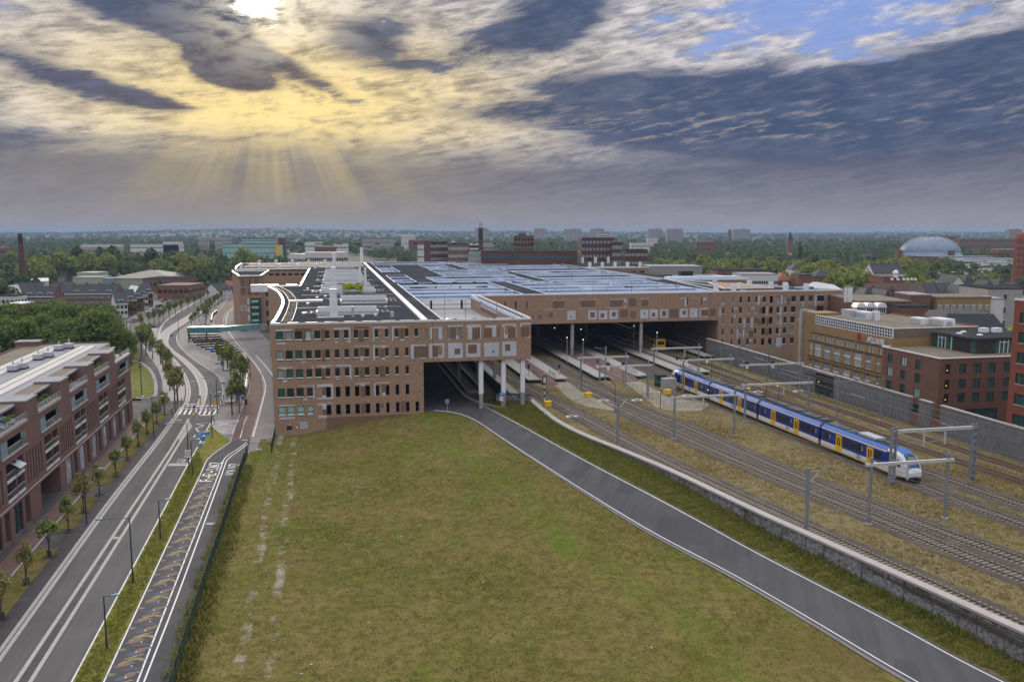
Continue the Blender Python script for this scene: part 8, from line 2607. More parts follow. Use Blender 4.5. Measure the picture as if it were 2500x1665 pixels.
# --- middle distance, beyond the station
W1_ = dict(wmat='glass_pale')
scr('brick_tower_block', 'tall red brick block left of the two at the rear of the parking deck', 'tower block', 1052, 1094, 592, 480, 18, 'brick_far2', win=(8, 6, 1.4, 1.5, 2), rz=.3, **W1_)
scr('brick_tower_block', 'brighter red brick block right of the two at the rear of the parking deck', 'tower block', 1096, 1143, 597, 465, 18, 'brick_far', win=(7, 6, 1.7, 1.6, 2), **W1_)
scr('balcony_block', 'grey white balcony block behind the brick chimney base', 'apartment building', 1144, 1172, 613, 455, 14, 'stone_grey', win=(7, 4, 1.6, 1.6, 1), **W1_)
scr('white_block', 'white apartment block just left of the middle brick chimney', 'apartment building', 1140, 1170, 593, 580, 14, 'plaster', win=(6, 5, 1.6, 1.6, 2))
scr('long_brick_office', 'long low dark red office building behind the parking deck', 'office building', 1176, 1408, 615, 432, 20, 'brick_far2', win=(5, 20, 2.6, 1.2, 2.5), wmat='glass_teal')
scr('dark_tower_block', 'dark brown tower with stepped top in the centre background', 'tower block', 1255, 1303, 577, 560, 18, 'brick_dark', win=(9, 6, 1.6, 1.6, 2))
scr('tower_top', 'stepped top storey of the dark brown tower', 'roof house', 1266, 1284, 571, 568, 8, 'brick_dark')
scr('brick_slab_block', 'wide dark red brick block with rows of white windows behind the deck', 'office building', 1419, 1497, 582, 480, 22, 'brick_far2', win=(8, 9, 1.3, 1.5, 2), rm='tile_dark', **W1_)
scr('brick_slab_block', 'lower red brick wing right of the wide dark red block', 'office building', 1494, 1518, 594, 474, 20, 'brick_far2', win=(7, 3, 2.0, 2.0, 2), **W1_)
scr('brick_slab_block', 'small dark red block with square white windows by the wooded belt', 'office building', 1524, 1579, 611, 440, 16, 'brick_far2', win=(6, 7, 1.2, 1.4, 2), **W1_)
scr('white_tower', 'pale tower block behind the wide dark red block', 'tower block', 1461, 1487, 566, 900, 14, 'plaster', win=(12, 5, 1.4, 1.4, 2))
for k, (u0, u1, v, Y) in enumerate(((1160, 1192, 558, 2600), (1303, 1334, 559, 2700), (1377, 1420, 560, 2500), (1442, 1475, 559, 2700), (1583, 1616, 560, 2400), (1628, 1667, 560, 2100), (1790, 1830, 561, 2400), (2462, 2492, 561, 1900))):
 scr('distant_flat', ['distant flat behind the middle brick chimney', 'distant flat above the dark brown tower', 'distant flat left of the pale tower block', 'distant flat right of the pale tower block', 'left one of two distant flats above the wooded belt', 'right one of two distant flats above the wooded belt', 'distant low flat beside the church tower', 'distant flat at the right edge behind the dome'][k], 'tower block', u0, u1, v, Y, 16, 'stone_grey', win=(9, 7, 2.6, 1.5, 3))
 scr('lift_house', ['lift house on the distant flat by the chimney', 'lift house on the flat above the dark tower', 'lift house on the flat left of the pale tower', 'lift house on the flat right of the pale tower', 'lift house on the left flat above the wooded belt', 'lift house on the right flat above the wooded belt', 'lift house on the low flat by the church', 'lift house on the flat behind the dome'][k], 'roof house', u0 + (u1 - u0) * .55, u0 + (u1 - u0) * .7, v - 2, Y + 6, 5, 'stone_grey')
scr('church_tower', 'dark church tower on the horizon above the right woods', 'church tower', 1778, 1784, 559, 1600, 7, 'brick_dark', rm='tile_dark', roof='hip', pitch=4)
scr('church_tower', 'pointed dark church spire left of the dome', 'church tower', 1922, 1934, 566, 1100, 7, 'brick_dark', rm='tile_dark', roof='hip', pitch=10)
def chimney(u, vt, vb, Y, lab, r0, r1, lattice=0):
 p = AT(u, Y, 0)
 T = thing('factory_chimney', lab, 'chimney', p)
 FOOT.append((p.x, p.y, 8))
 zt = HT(vt, Y)
 MB().lathe([(r0, -.3), (r0 * .8 + r1 * .2, zt * .3), (r1, zt * .93), (r1 * 1.08, zt * .94), (r1 * 1.08, zt)], 14).build('shaft', 'brick_far2', T)
 MB().lathe([(r1 * 1.02, zt * .80), (r1 * 1.10, zt * .802), (r1 * 1.10, zt * .935)], 14).build('dark_top', 'dark', T)
 if lattice:
  m = MB()
  for x, y in ((-.8, -.8), (.8, -.8), (-.8, .8), (.8, .8)):
   m.bar((x, y, zt), (x * .5, y * .5, zt + lattice), .22)
  m.bar((-.7, -.7, zt + lattice * .5), (.7, -.7, zt + lattice * .5), .16)
  m.build('lattice_top', 'dark', T)
chimney(60, 570, 695, 470, 'tall brick factory chimney at the left above the terrace roofs', 2.1, 1.1)
chimney(1174, 556, 612, 560, 'brick factory chimney with lattice top in the centre background', 1.9, 1.3, 3.2)
# --- left background
scr('terrace_row', 'long dark roofed terrace row with small white dormers left of the street', 'terrace', 130, 282, 695, 425, 11, 'brick_far', rm='tile_dark', roof='gable', pitch=4.6, win=(2, 22, .9, 1.2, .6), dormers=4, wmat='glass_pale', rz=.10, chim=5, eaves='white')
scr('terrace_row', 'dark roofed terrace row with wide white dormer at the far left', 'terrace', 60, 132, 700, 400, 11, 'brick_far', rm='tile_dark', roof='gable', pitch=4.6, win=(2, 10, .9, 1.2, .6), dormers=3, wmat='glass_pale', rz=.06, chim=2, eaves='white')
scr('terrace_row', 'dark roof behind the left terrace row below the chimney', 'terrace', 24, 98, 692, 440, 11, 'plaster', rm='tile_dark', roof='gable', pitch=5, win=(1, 8, .9, 1.2, 1))
scr('white_house', 'white flat roofed house at the left edge below the chimney', 'house', -5, 38, 724, 372, 10, 'plaster', rm='roof', win=(2, 4, 1.1, 1.4, .8))
scr('white_turret_house', 'white narrow house with pointed gable beside the white flat house', 'house', 17, 32, 697, 402, 8, 'plaster', rm='plaster', roof='front', pitch=3.4, win=(2, 1, 1, 1.2, .8), overhang=.05)
scr('orange_house', 'small orange brick house with blue window beside the tree clump', 'house', 19, 58, 743, 318, 9, 'brick_orange', rm='white', win=(1, 3, 1.2, 1.6, 2.0), wmat='sign_blue')
for k, (u0, u1, v, Y) in enumerate(((286, 312, 716, 372), (310, 334, 708, 385), (328, 350, 702, 398), (342, 362, 697, 410), (356, 374, 692, 424))):
 scr('end_house', ['white end house with solar roof at the tree clump', 'second gabled house of the street row with skylights', 'third gabled house of the street row', 'fourth gabled house of the street row with white gable', 'farthest gabled house of the street row near the conical tree'][k], 'house', u0, u1, v, Y, 12, 'plaster' if k in (0, 3) else 'brick_far', rm='tile_dark', roof='gable', pitch=4.6, win=(2, 3, 1.0, 1.3, .8), rz=.6, dormers=1, eaves='white')
p = AT(326, 393, 0)
T = thing('solar_roof', 'glinting yellow lit glass roof panel on the terrace roof', 'roof light', Vector((p.x, p.y, HT(712, 393))), .1)
MB().face((-2.4, 0, 0), (1.2, 0, -.4), (2.4, 2.0, 2.4), (-1.2, 2.0, 2.8)).build('panel', 'panel', T)
scr('flat_hall', 'wide pale roofed industrial hall left of the street', 'hall', 266, 420, 664, 560, 42, 'hall_green', rm='hall_roof', roof='hip', pitch=4.2, overhang=.6)
scr('brick_hall', 'low brick workshop in front of the wide hall', 'hall', 350, 446, 681, 520, 25, 'brick_far', rm='roof', win=(1, 8, 2.2, 1.6, 2))
scr('brick_hall', 'brick workshop with pale roof edge beside the street tree row', 'hall', 385, 462, 698, 470, 24, 'brick_far', rm='sedum', win=(1, 6, 2.0, 1.6, 1.6))
scr('green_hall', 'pale green flat hall left of the wide industrial hall', 'hall', 190, 238, 667, 540, 16, 'hall_green', rm='hall_green')
scr('green_hall', 'lower pale green hall with grey door before the flat one', 'hall', 180, 250, 678, 510, 14, 'hall_green', rm='concrete', win=(1, 1, 4.0, 4.5, .2), wmat='stone_grey', side=False)
scr('blue_container', 'blue grey container stack before the wide hall', 'container', 252, 276, 681, 490, 6, 'lamp_grey', rm='lamp_grey')
scr('white_shed', 'white shed roof by the chimney with ribbed skylights', 'shed', 70, 118, 680, 500, 8, 'plaster', rm='trim', roof='gable', pitch=1.5, rz=.5)
scr('white_shed', 'small white shed in the trees behind the chimney', 'shed', 140, 153, 663, 640, 8, 'plaster')
scr('white_row', 'white terrace with crenellated top behind the station cross wing', 'terrace', 748, 841, 618, 500, 12, 'plaster', rm='plaster', win=(3, 17, .9, 1.7, 4))
scr('white_row', 'receding white terrace left of the crenellated one', 'terrace', 700, 750, 622, 540, 40, 'plaster', rm='plaster', win=(3, 9, .9, 1.6, 3), rz=-.5)
for k in range(17):
 pass
scr('coloured_flats', 'long apartment slab with coloured balcony panels on the left', 'apartment building', 546, 684, 597, 830, 12, 'glass_blind', win=(4, 26, 2.2, 1.2, 2), wmat='lamp_grey', side=False)
scr('coloured_flats', 'second coloured apartment slab behind the long one', 'apartment building', 594, 680, 584, 1010, 12, 'glass_blind', win=(6, 16, 2.6, 1.3, 6), wmat='lamp_grey', side=False)
scr('brick_stair_tower', 'dark red stair tower at the right end of the coloured slabs', 'stair tower', 681, 694, 583, 990, 10, 'brick_far2')
scr('yellow_end', 'yellow and orange end wall of the coloured apartment slab', 'end wall', 675, 684, 594, 826, 3, 'train_yellow')
for k, (u0, u1, v, Y, lab) in enumerate(((400, 438, 591, 1000, 'flat brick school like block left of the coloured slabs'), (485, 560, 581, 1300, 'distant white block behind the twin poplars'), (746, 782, 592, 900, 'grey white block right of the coloured slabs'), (770, 815, 603, 760, 'white stepped block right of the coloured slabs'), (816, 846, 596, 900, 'small white block near the railway corridor'), (186, 290, 604, 950, 'long white flats in the left woods'), (200, 292, 598, 1150, 'second white flats in the left woods'), (-5, 12, 605, 900, 'grey flats at the left edge'), (320, 440, 598, 1000, 'pale brick flats in the left woods'), (885, 960, 586, 1300, 'white industrial hall beside the railway corridor'), (980, 1012, 572, 1300, 'white striped office above the railway corridor'), (998, 1048, 586, 1250, 'white industrial shed right of the striped office'), (1020, 1052, 600, 800, 'pale house group left of the brick towers'), (1178, 1206, 596, 800, 'pale flats right of the middle chimney'), (1540, 1585, 594, 1000, 'white building with arches right of the dark red block'), (1700, 1745, 590, 1100, 'pale industrial roof above the wooded belt'), (1580, 1605, 582, 1400, 'pale school in the woods right'), (2300, 2340, 576, 1500, 'long dark block right of the dome'), (2340, 2500, 583, 1300, 'long dark warehouse right of the dome'), (2435, 2500, 610, 800, 'white flat roofed block near the right tower'), (2350, 2480, 632, 700, 'long grey blue roof right of the dome base'), (2310, 2420, 627, 740, 'long pale roof touching the dome base'), (2400, 2500, 642, 640, 'grey pitched hall roof below the right tower'))):
 scr('distant_building', lab, 'building', u0, u1, v, Y, 14, ['plaster', 'stone_grey', 'plaster', 'brick_far'][k % 4] if k not in (17, 18) else 'brick_dark', rm='copper' if k in (20, 21, 22) else 'concrete', win=(2 if v > 600 else 3, max(4, int((u1 - u0) / 6)), 1.6, 1.4, 3))
# --- the domed building
DP = AT(2267, 800, 0)
FOOT.append((DP.x, DP.y, 42))
T = thing('domed_building', 'round brick building with broad grey zinc dome on the right', 'domed building', DP)
k8 = 800 / FPX
zb = HT(618, 800)
zt_ = HT(577, 800)
RD = 68 * k8
MB().lathe([(RD + 1.5, -.3), (RD + 1.5, zb - 2.5)], 48).build('drum', 'brick_far', T)
prof_ = [(RD + 1.8, zb - 2.6), (RD + .2, zb)] + [(RD * math.cos(a), zb + (zt_ - zb) * math.sin(a)) for a in [i * .5 * math.pi / 12 for i in range(12)]]
MB().lathe(prof_, 48).build('dome', 'copper', T, smooth=True)
m = MB()
for k in range(36):
 a = 2 * math.pi * k / 36
 pts = [(r * 1.004 * math.cos(a), r * 1.004 * math.sin(a), z + .12) for r, z in prof_[1:]]
 m.tube(pts, .16, 4, False)
m.build('dome_ribs', 'galv', T, kind='stuff')
for k in range(18):
 a = 2 * math.pi * (k + .5) / 18
 r, z = prof_[9]
 r2, z2 = prof_[10]
 w = .085
 MB().face(*[(q * 1.01 * math.cos(b), q * 1.01 * math.sin(b), h + .15) for q, h, b in ((r, z, a - w), (r, z, a + w), (r2, z2, a + w), (r2, z2, a - w))]).build('dome_light', 'glass_pale', T)
MB().lathe([(4.5, zt_ - .8), (4.5, zt_ + 1.2), (3.0, zt_ + 1.4), (3, zt_ + 2.4), (.5, zt_ + 3.0)], 16).build('lantern', 'galv', T)
for x in (-RD - 3, RD * .25):
 MB().box(x - 2, x + 2, -RD - 3 if x > 0 else -4, -RD + 3 if x > 0 else 4, -.3, zb + 3).build('gate_tower', 'brick_far', T)
# rounded brick tower at the right edge
RT = AT(2496, 480, 0)
T = thing('brick_silo_tower', 'rounded red brick tower cut by the right edge of the view', 'tower', RT)
zt_ = HT(566, 480)
MB().lathe([(6, -.3), (6, zt_ - 4), (5.2, zt_ - 1.5), (2.5, zt_)], 20).build('shaft', 'brick_orange', T)
for r in range(8):
 for c in range(7):
  a = math.pi + .35 + c * .36
  put('window', wmesh(.8, .9, 'glass_pale'), T, loc=(6.02 * math.cos(a), 6.02 * math.sin(a), zt_ - 8 - r * 3.4), rz=a + math.pi / 2)
# ------------------------------------------------------------------ railway corridor and road beyond the station
M['corridor'] = mat('railway_corridor', (0.150, 0.140, 0.130), (0.095, 0.105, 0.070), .95, .05, .6, stretch=(1, .25, 1))
MB().ribbon([L(30, 302, 0), L(0, 700, 0), L(-60, 1600, 0)], [L(122, 302, 0), L(60, 700, 0), L(-25, 1600, 0)], -.1).build('railway_corridor', 'corridor', kind='structure')
MB().ribbon([L(22, 310, 0), L(2, 560, 0), L(-25, 900, 0)], [L(30, 310, 0), L(8, 560, 0), L(-18, 900, 0)], -.05).build('far_road', 'paver', kind='structure')
sd_ = [G(*p) for p in [(330, 800), (345, 775), (375, 745), (420, 728), (470, 712)]]
strip('side_street', crv(sd_), -4, 4, .0, 'paver', kind='structure')
# ------------------------------------------------------------------ scattered houses and woods of the town
def free(x, y, r):
 p = Vector((x, y, 0)) - OS
 s, t = p.dot(DS), p.dot(NS)
 if -45 - r < s < 160 + r and -200 < t < 312 + r:
  return False
 if t > 300 and -110 - r < s < 124 + r and s < 126 - (t - 300) * .10 + r and s > 10 - (t - 300) * .09 - r:
  return False
 if s < -20 and x > -120 and y < 420:
  return False
 if x > 60 and y < 270:
  return False
 if y < 420 and x < -60 and not (x < -190):
  return False
 if y < 610 and -.55 < x / y < -.36 and y > 300:
  return False
 return all((x - a) ** 2 + (y - b) ** 2 > (r + c) ** 2 for a, b, c in FOOT)
def house_template(wm, rm, roof, w, d, h, pitch):
 n0 = len(FOOT)
 o = block('town_house', 'x', 'house', Vector((0, -4000 - len(KID) * 3, -60)), w, d, h, 0, wm, rm=rm, roof=roof, win=(2, 3, 1.0, 1.3, .8), pitch=pitch, chim=1 if roof == 'gable' else 0, wmat='glass_pale')
 del FOOT[n0:]
 freeze(o)
 return o
HTL = [house_template('brick_far', 'tile_brown', 'gable', 16, 9, 5.6, 3.6), house_template('brick_far', 'tile_red', 'gable', 22, 9, 5.6, 3.6), house_template('plaster', 'tile_dark', 'gable', 14, 9, 5.8, 3.8), house_template('brick_far2', 'tile_dark', 'hip', 13, 11, 5.8, 3.6), house_template('plaster', 'concrete', 'flat', 24, 11, 8.5, 0)]
HLAB = ['brick house with brown pitched roof among the town trees', 'brick house row with red pitched roof among the town trees', 'white house with dark pitched roof among the town trees', 'dark brick house with hipped roof among the town trees', 'white flat roofed block among the town trees']
hcount = 0
tries = 0
while hcount < 230 and tries < 6000:
 tries += 1
 Y = 430 * math.exp(rng.random() * 1.15)
 x = rng.uniform(-.66, .66) * Y
 if not free(x, Y, 10):
  continue
 k = rng.choices(range(5), (4, 3, 3, 3, 1))[0]
 c = copy_tree(HTL[k], None, Vector((x, Y, 0)), rng.choice((0, .2, -.25, 1.2, TH)) + rng.uniform(-.1, .1), HLAB[k], rng.uniform(.85, 1.1), ['brown roofed brick houses', 'red roofed house rows', 'white houses with dark roofs', 'dark brick hipped houses', 'white flat blocks'][k])
 FOOT.append((x, Y, 12))
 hcount += 1
for o in HTL:
 drop(o)
ntree = 0
tries = 0
LABT = {'wide': ('leafy green town tree with broad crown beyond the station', 'broad town trees'), 'far': ('dark green town tree beyond the station', 'dark town trees')}
while ntree < 215 and tries < 20000:
 tries += 1
 Y = rng.uniform(330, 760) if rng.random() < .75 else rng.uniform(280, 480)
 x = rng.uniform(-.64, .64) * Y
 if not free(x, Y, 4.5):
  continue
 if any((x - a) ** 2 + (Y - b) ** 2 < 42 for a, b in TREES[-400:]):
  continue
 k = 'wide' if rng.random() < (.6 if x > 0 else .4) else 'far'
 tree(k, Vector((x, Y, 0)), *LABT[k], rng.uniform(10, 17) if x > 0 else rng.uniform(11, 19), .1)
 ntree += 1
# the belt of park trees on the right and the tall row on the left, in view as single trees
for k in range(58):
 u = 1545 + (2250 - 1545) * (k + rng.random()) / 58
 Y = rng.uniform(440, 620)
 if 2120 < u < 2212 and Y < 470:
  continue
 tree('wide', AT(u, Y, 0), 'yellow green park tree in the wooded belt left of the dome', 'wooded belt left of the dome', rng.uniform(14, 20), .1)
for k in range(26):
 u = -20 + 480 * (k + rng.random()) / 26
 tree('far' if k % 3 else 'wide', AT(u, rng.uniform(620, 720), 0), 'tall dark tree in the belt behind the left industrial halls', 'tree belt behind the left halls', rng.uniform(18, 23), .08)
for t_ in list(TT.values()) + CT:
 drop(t_)
def far_woods(name, n, y0, y1, q, size, seed, hmin, hmax, keep):
 g = np.random.default_rng(seed)
 base = []
 for k in range(5):
  p, nr = crown_points(1.0, .95, 1.0, 12, q, g)
  base.append((p, nr))
 out = []
 cnt = 0
 while cnt < n:
  Y = y0 * (y1 / y0) ** g.random()
  x = g.uniform(-.68, .68) * Y
  if keep and not free(x, Y, 5):
   continue
  h = g.uniform(hmin, hmax)
  p, nr = base[cnt % 5]
  a = g.uniform(0, 6.28)
  ca, sa = math.cos(a), math.sin(a)
  r = h * g.uniform(.45, .72)
  zz = max(0, terr(x, Y))
  P = np.stack([(p[:, 0] * ca - p[:, 1] * sa) * r + x, (p[:, 0] * sa + p[:, 1] * ca) * r + Y, p[:, 2] * h * .5 + zz], 1)
  Nn = np.stack([nr[:, 0] * ca - nr[:, 1] * sa, nr[:, 0] * sa + nr[:, 1] * ca, nr[:, 2]], 1)
  out.append(leaf_quads(P, Nn, size * h / 14, g))
  cnt += 1
 co = np.concatenate(out)
 o = put(name, raw_mesh(name, co, len(co) // 4, 'leaf_f'), kind='stuff')
 return o
def terr(x, y):
 """gentle rise of the wooded country towards the horizon"""
 k = max(0.0, min(1.0, (y - 3500) / 3500))
 b = 30 * math.exp(-((x / y + .27) / .20) ** 2) + 10 * math.exp(-((x / y + .05) / .12) ** 2) + 6 * math.sin(x * .0021) + 4 * math.sin(x * .006 + 1)
 return k * (7 + b * .9)
far_woods('town_trees', 2300, 520, 1500, 60, 1.9, 5, 9, 17, True)
far_woods('far_woods', 4200, 1300, 5200, 34, 3.0, 6, 10, 18, False)
hm = MB()
N_ = 90
idx = {}
for j, y in enumerate((3400, 4200, 5000, 5800, 6600, 7400, 9000)):
 for i in range(N_ + 1):
  x = (-.75 + 1.5 * i / N_) * y
  idx[i, j] = hm.pt((x, y, terr(x, y) + (8 if j > 1 else 0) * rng.uniform(.6, 1.2)))
for j in range(6):
 for i in range(N_):
  hm.f.append([idx[i, j], idx[i + 1, j], idx[i + 1, j + 1], idx[i, j + 1]])
M['hill'] = mat('wooded_country', (0.040, 0.062, 0.026), (0.075, 0.090, 0.036), 1.0, .004, .03)
hm.build('hills', 'hill', smooth=True, kind='structure')
far_woods('horizon_woods', 2600, 5000, 7600, 26, 4.5, 8, 12, 20, False)
# ------------------------------------------------------------------ grass tufts and weeds
def tufts(name, n, sample, hmin, hmax, blades, width, m, seed):
 g = np.random.default_rng(seed)
 P = []
 while len(P) < n:
  q = sample(g)
  if q is not None:
   P.append(q)
 P = np.array(P)
 n = len(P)
 rep = np.repeat(P, blades, 0)
 k = len(rep)
 a = g.uniform(0, 2 * np.pi, k)
 hh = g.uniform(hmin, hmax, k)
 rep[:, :2] += g.normal(size=(k, 2)) * hmax * .45
 dx, dy = np.cos(a) * width * hh, np.sin(a) * width * hh
 lean = g.normal(size=(k, 2)) * hh[:, None] * .55
 A = rep + np.stack([-dx, -dy, np.full(k, -.03)], 1)
 Bq = rep + np.stack([dx, dy, np.full(k, -.03)], 1)
 C = rep + np.stack([lean[:, 0] + dx * .35, lean[:, 1] + dy * .35, hh], 1)
 D = rep + np.stack([lean[:, 0] - dx * .35, lean[:, 1] - dy * .35, hh], 1)
 co = np.stack([A, Bq, C, D], 1).reshape(-1, 3)
 return put(name, raw_mesh(name, co, k, m), kind='stuff')
fl_ = fence_line[::3] + [fence_line[-1]]
cp_ = COP[::3] + [COP[-1]]
for nm_, a, b in (('blade_olive', (0.165, 0.152, 0.040), (0.120, 0.112, 0.028)), ('blade_straw', (0.245, 0.195, 0.085), (0.185, 0.150, 0.062)), ('blade_lush', (0.250, 0.285, 0.040), (0.165, 0.205, 0.028)), ('blade_weed', (0.24, 0.225, 0.065), (0.155, 0.155, 0.046))):
 M[nm_] = blade(nm_, a, b)
def in_field(g):
 s, t = g.uniform(-5, 78), -1 - 100 * g.random() ** .8
 p = L(s, t)
 df, _, sf = nearest(fl_, p.x, p.y)
 if sf < 0 or df < .5:
  return None
 d, z, sl = nearest(bls, p.x, p.y)
 if sl < 0 or d < 1.0:
  return None
 return (p.x, p.y, field_h(p.x, p.y))
def clumped(f, sc, th):
 def q(g):
  p = f(g)
  if p is None:
   return None
  v = math.sin(p[0] * sc + 1.7 * math.sin(p[1] * sc * .7)) * math.sin(p[1] * sc * 1.2 + 1.3 * math.sin(p[0] * sc * .6)) + g.normal() * .35
  return p if v > th else None
 return q
def on_verge(g):
 k = g.integers(4, nB - 12)
 a, b = br[k], COP[min(len(COP) - 1, int(len(COP) * .0) + 0)]
 r = g.uniform(.7, 9)
 d = (br[k + 1] - br[k]).normalized()
 p = br[k] + Vector((-d.y, d.x, 0)) * r + d * g.uniform(0, 1.5)
 dc, _, sc = nearest(cp_, p.x, p.y)
 if sc < 0 or dc < .5:
  return None
 return (p.x, p.y, field_h(p.x, p.y))
def by_wall(g):
 k = g.integers(2, len(COP) - 10)
 d = (COP[k + 1] - COP[k]).normalized()
 n_ = Vector((d.y, -d.x, 0))
 r = .55 + abs(g.normal()) * .7
 p = COP[k] + n_ * r + d * g.uniform(0, 2)
 if p.y > 168:
  return None
 return (p.x, p.y, field_h(p.x, p.y))
def by_fence(g):
 k = g.integers(1, len(FEN) - 2)
 p = FEN[k].lerp(FEN[k + 1], g.random())
 q = Vector((p.x + g.normal() * .55 + .25, p.y, 0))
 return (q.x, q.y, max(.0, field_h(q.x, q.y) - .02) if q.x > p.x else 0.0)
def in_strip(g):
 k = g.integers(0, 60)
 a, b = vA[k], vB[k]
 d_, f_ = g.random(), g.uniform(.06, .94)
 p = a.lerp(b, f_).lerp(vA[k + 1].lerp(vB[k + 1], f_), d_)
 return (p.x, p.y, .045)
vA, vB = resample([p for p in vg], 70), resample([p for p in CL if p.y < 152], 70)
tufts('field_grass', 20000, in_field, .05, .12, 3, .22, 'blade_olive', 1)
tufts('dry_grass', 11000, clumped(in_field, .10, .0), .05, .13, 3, .2, 'blade_straw', 2)
tufts('lush_grass', 6500, clumped(in_field, .17, .55), .06, .16, 4, .24, 'blade_lush', 3)
tufts('verge_grass', 14000, on_verge, .10, .30, 3, .22, 'blade_lush', 4)
tufts('verge_straw', 8000, on_verge, .12, .34, 3, .2, 'blade_straw', 5)
tufts('wall_weeds', 800, by_wall, .2, .7, 4, .13, 'blade_weed', 6)
tufts('wall_weeds_green', 1000, by_wall, .2, .6, 4, .14, 'blade_lush', 16)
tufts('fence_weeds', 1300, by_fence, .2, .75, 4, .13, 'blade_weed', 7)
tufts('fence_weeds_green', 1500, by_fence, .15, .6, 4, .14, 'blade_olive', 17)
tufts('strip_grass', 4500, in_strip, .06, .22, 4, .2, 'blade_lush', 8)
tufts('strip_straw', 2500, in_strip, .06, .22, 4, .2, 'blade_straw', 9)
def in_yard(g):
 s, t = g.uniform(54, 110), g.uniform(-105, 20)
 p = L(s, t)
 dc, _, sc = nearest(cp_, p.x, p.y)
 if sc > 0 and dc < 100 or dc < 1.2:
  return None
 for P in yl:
  if nearest(P, p.x, p.y)[0] < 2.2:
   return None
 return (p.x, p.y, ZY)
yl = [[q for q in P[::6]] + [P[-1]] for P in track_lines]
tufts('yard_weeds', 9000, clumped(in_yard, .13, .1), .06, .16, 3, .22, 'blade_straw', 10)
tufts('yard_weeds_green', 3000, clumped(in_yard, .2, .5), .06, .16, 3, .22, 'blade_olive', 11)
M['blade_rust'] = blade('blade_rust', (0.21, 0.105, 0.035), (0.15, 0.082, 0.030))
tufts('yard_weeds_rust', 9000, clumped(in_yard, .11, .35), .05, .14, 3, .25, 'blade_rust', 12)
# litter on the field
for k, (u, v) in enumerate([(553, 1361), (640, 1290), (520, 1430), (735, 1640), (900, 1510), (1180, 1420), (760, 1620), (980, 1305), (1500, 1430), (1590, 1580)]):
 g0 = G(u, v, .3)
 T = thing('litter', 'scrap of pale litter lying in the grass field', 'litter', Vector((g0.x, g0.y, field_h(g0.x, g0.y) + .02)), rng.uniform(0, 6), 'litter scraps in the field')
 MB().prism([(-.15, -.06), (.12, -.1), (.17, .06), (-.06, .11)], 0, .07).build('scrap', 'slab', T)
# ------------------------------------------------------------------ haze
hz, nt, pr = new_mat('haze_air')
nt.nodes.clear()
o_ = nt.nodes.new('ShaderNodeOutputMaterial')
vv = nt.nodes.new('ShaderNodeVolumePrincipled')
vv.inputs['Color'].default_value = (0.38, 0.52, 0.76, 1)
vv.inputs['Density'].default_value = 0.00012
vv.inputs['Anisotropy'].default_value = 0.0
nt.links.new(vv.outputs[0], o_.inputs['Volume'])
MB().box(-9500, 9500, -1700, 12700, -1.5, 62).build('haze', hz, kind='stuff')
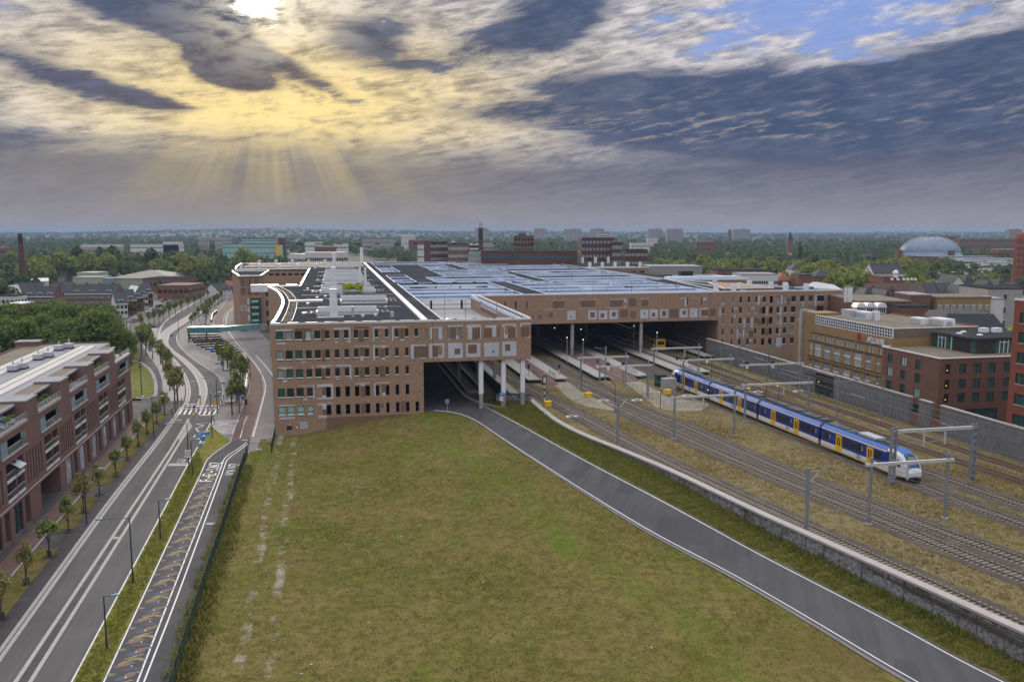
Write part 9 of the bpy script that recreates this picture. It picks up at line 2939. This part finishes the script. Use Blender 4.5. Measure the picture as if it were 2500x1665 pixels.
# ------------------------------------------------------------------ labels that single out each of the repeats
ONES = 'first second third fourth fifth sixth seventh eighth ninth tenth eleventh twelfth thirteenth fourteenth fifteenth sixteenth seventeenth eighteenth nineteenth'.split()
TENS = ['twenty', 'thirty', 'forty', 'fifty', 'sixty', 'seventy', 'eighty', 'ninety']
def nth(k):
 if k < 19:
  return ONES[k]
 a, b = divmod(k + 1, 10)
 return TENS[a - 2] + '-' + ONES[b - 1] if b else TENS[a - 2][:-1] + 'ieth'
by_group = {}
for o in COL.objects:
 if o.parent is None and 'group' in o:
  by_group.setdefault(o['group'], []).append(o)
near_first = lambda o: o.location.length
left_first = lambda o: o.location.x / max(1, o.location.y)
ROWS_ = {
 'young trees along the apartment building': ('{} slim young street tree from the near end before the apartment building', near_first),
 'trees in the bend of the street': ('{} tree from the zebra crossing on the pale strip in the street bend', near_first),
 'tree row left of the far street': ('{} small tree from the near end in the row left of the far street', near_first),
 'plaza trees beside the red cycle path': ('{} plaza tree from the zebra crossing beside the red cycle path', near_first),
 'plaza trees behind the green canopy': ('{} plaza tree from the green canopy towards the town', near_first),
 'dense tree clump behind the apartment building': ('{} tree from the left in the dense clump behind the apartment building', left_first),
 'tall tree clump behind the office block': ('{} tree from the left in the tall clump behind the office block', left_first),
 'twin poplars on the left': ('{} from the left of the twin dark poplars above the left woods', left_first),
 'roof shrubs': ('{} from the left of two yellow green shrubs on the wing roof', left_first),
 'wooded belt left of the dome': ('{} tree from the left in the yellow green wooded belt left of the dome', left_first),
 'tree belt behind the left halls': ('{} tall tree from the left in the belt behind the industrial halls', left_first),
 'low bollards at the zebra crossing': ('{} low black bollard from the left around the zebra crossing', left_first),
 'ring benches round plaza trees': ('{} pale ring bench from the zebra crossing by the red cycle path', near_first),
 'lamp masts on the parking deck': ('{} thin lamp mast from the front edge of the station parking deck', near_first),
 'packed car row on the far deck': ('{} car from the left in the packed row under the far deck opening', left_first),
 'cars parked on the station deck': ('{} parked vehicle from the front edge among those scattered under the deck openings', near_first),
 'litter scraps in the field': ('{} scrap of pale litter from the near end of the grass field', near_first),
}
for g_, (f_, key) in ROWS_.items():
 for k, o in enumerate(sorted(by_group.get(g_, []), key=key)):
  o['label'] = f_.format(nth(k))
LAND = [('left brick factory chimney', -580, 470), ('pale roofed hall', -380, 560), ('coloured apartment slab', -310, 830), ('crenellated terrace', -220, 500), ('left tower block', -90, 480), ('middle brick chimney', -36, 560), ('dark brown stepped tower', 14, 560), ('dark slab block', 98, 480), ('dark red block', 140, 440), ('flat grey hall', 190, 400), ('flat brick building', 270, 375), ('white office', 290, 345), ('dome', 480, 800), ('copper beech', 355, 352), ('white gabled house', 510, 310), ('round tower', 600, 480)]
cells = {}
for g_, ph in (('broad town trees', 'broad green tree'), ('dark town trees', 'dark green tree'), ('brown roofed brick houses', 'brown roofed brick house'), ('red roofed house rows', 'red roofed house row'), ('white houses with dark roofs', 'white house with dark roof'), ('dark brick hipped houses', 'dark brick hipped house'), ('white flat blocks', 'white flat roofed block')):
 for o in by_group.get(g_, []):
  u, Y = FPX * o.location.x / o.location.y, o.location.y
  n_, lu, lY = min(LAND, key=lambda q: abs(q[1] - u) + 140 * abs(math.log(q[2] / Y)))
  side = ('left of' if u < lu else 'right of')
  dep = 'farther back than' if Y > lY else 'nearer than'
  cells.setdefault((ph, n_, side, dep), []).append((abs(u - lu), o))
for (ph, n_, side, dep), q in cells.items():
 for k, (d_, o) in enumerate(sorted(q, key=lambda e: e[0])):
  o['label'] = '%s %s %s the %s and %s it' % (nth(k), ph, side, n_, 'behind' if dep[0] == 'f' else 'before')
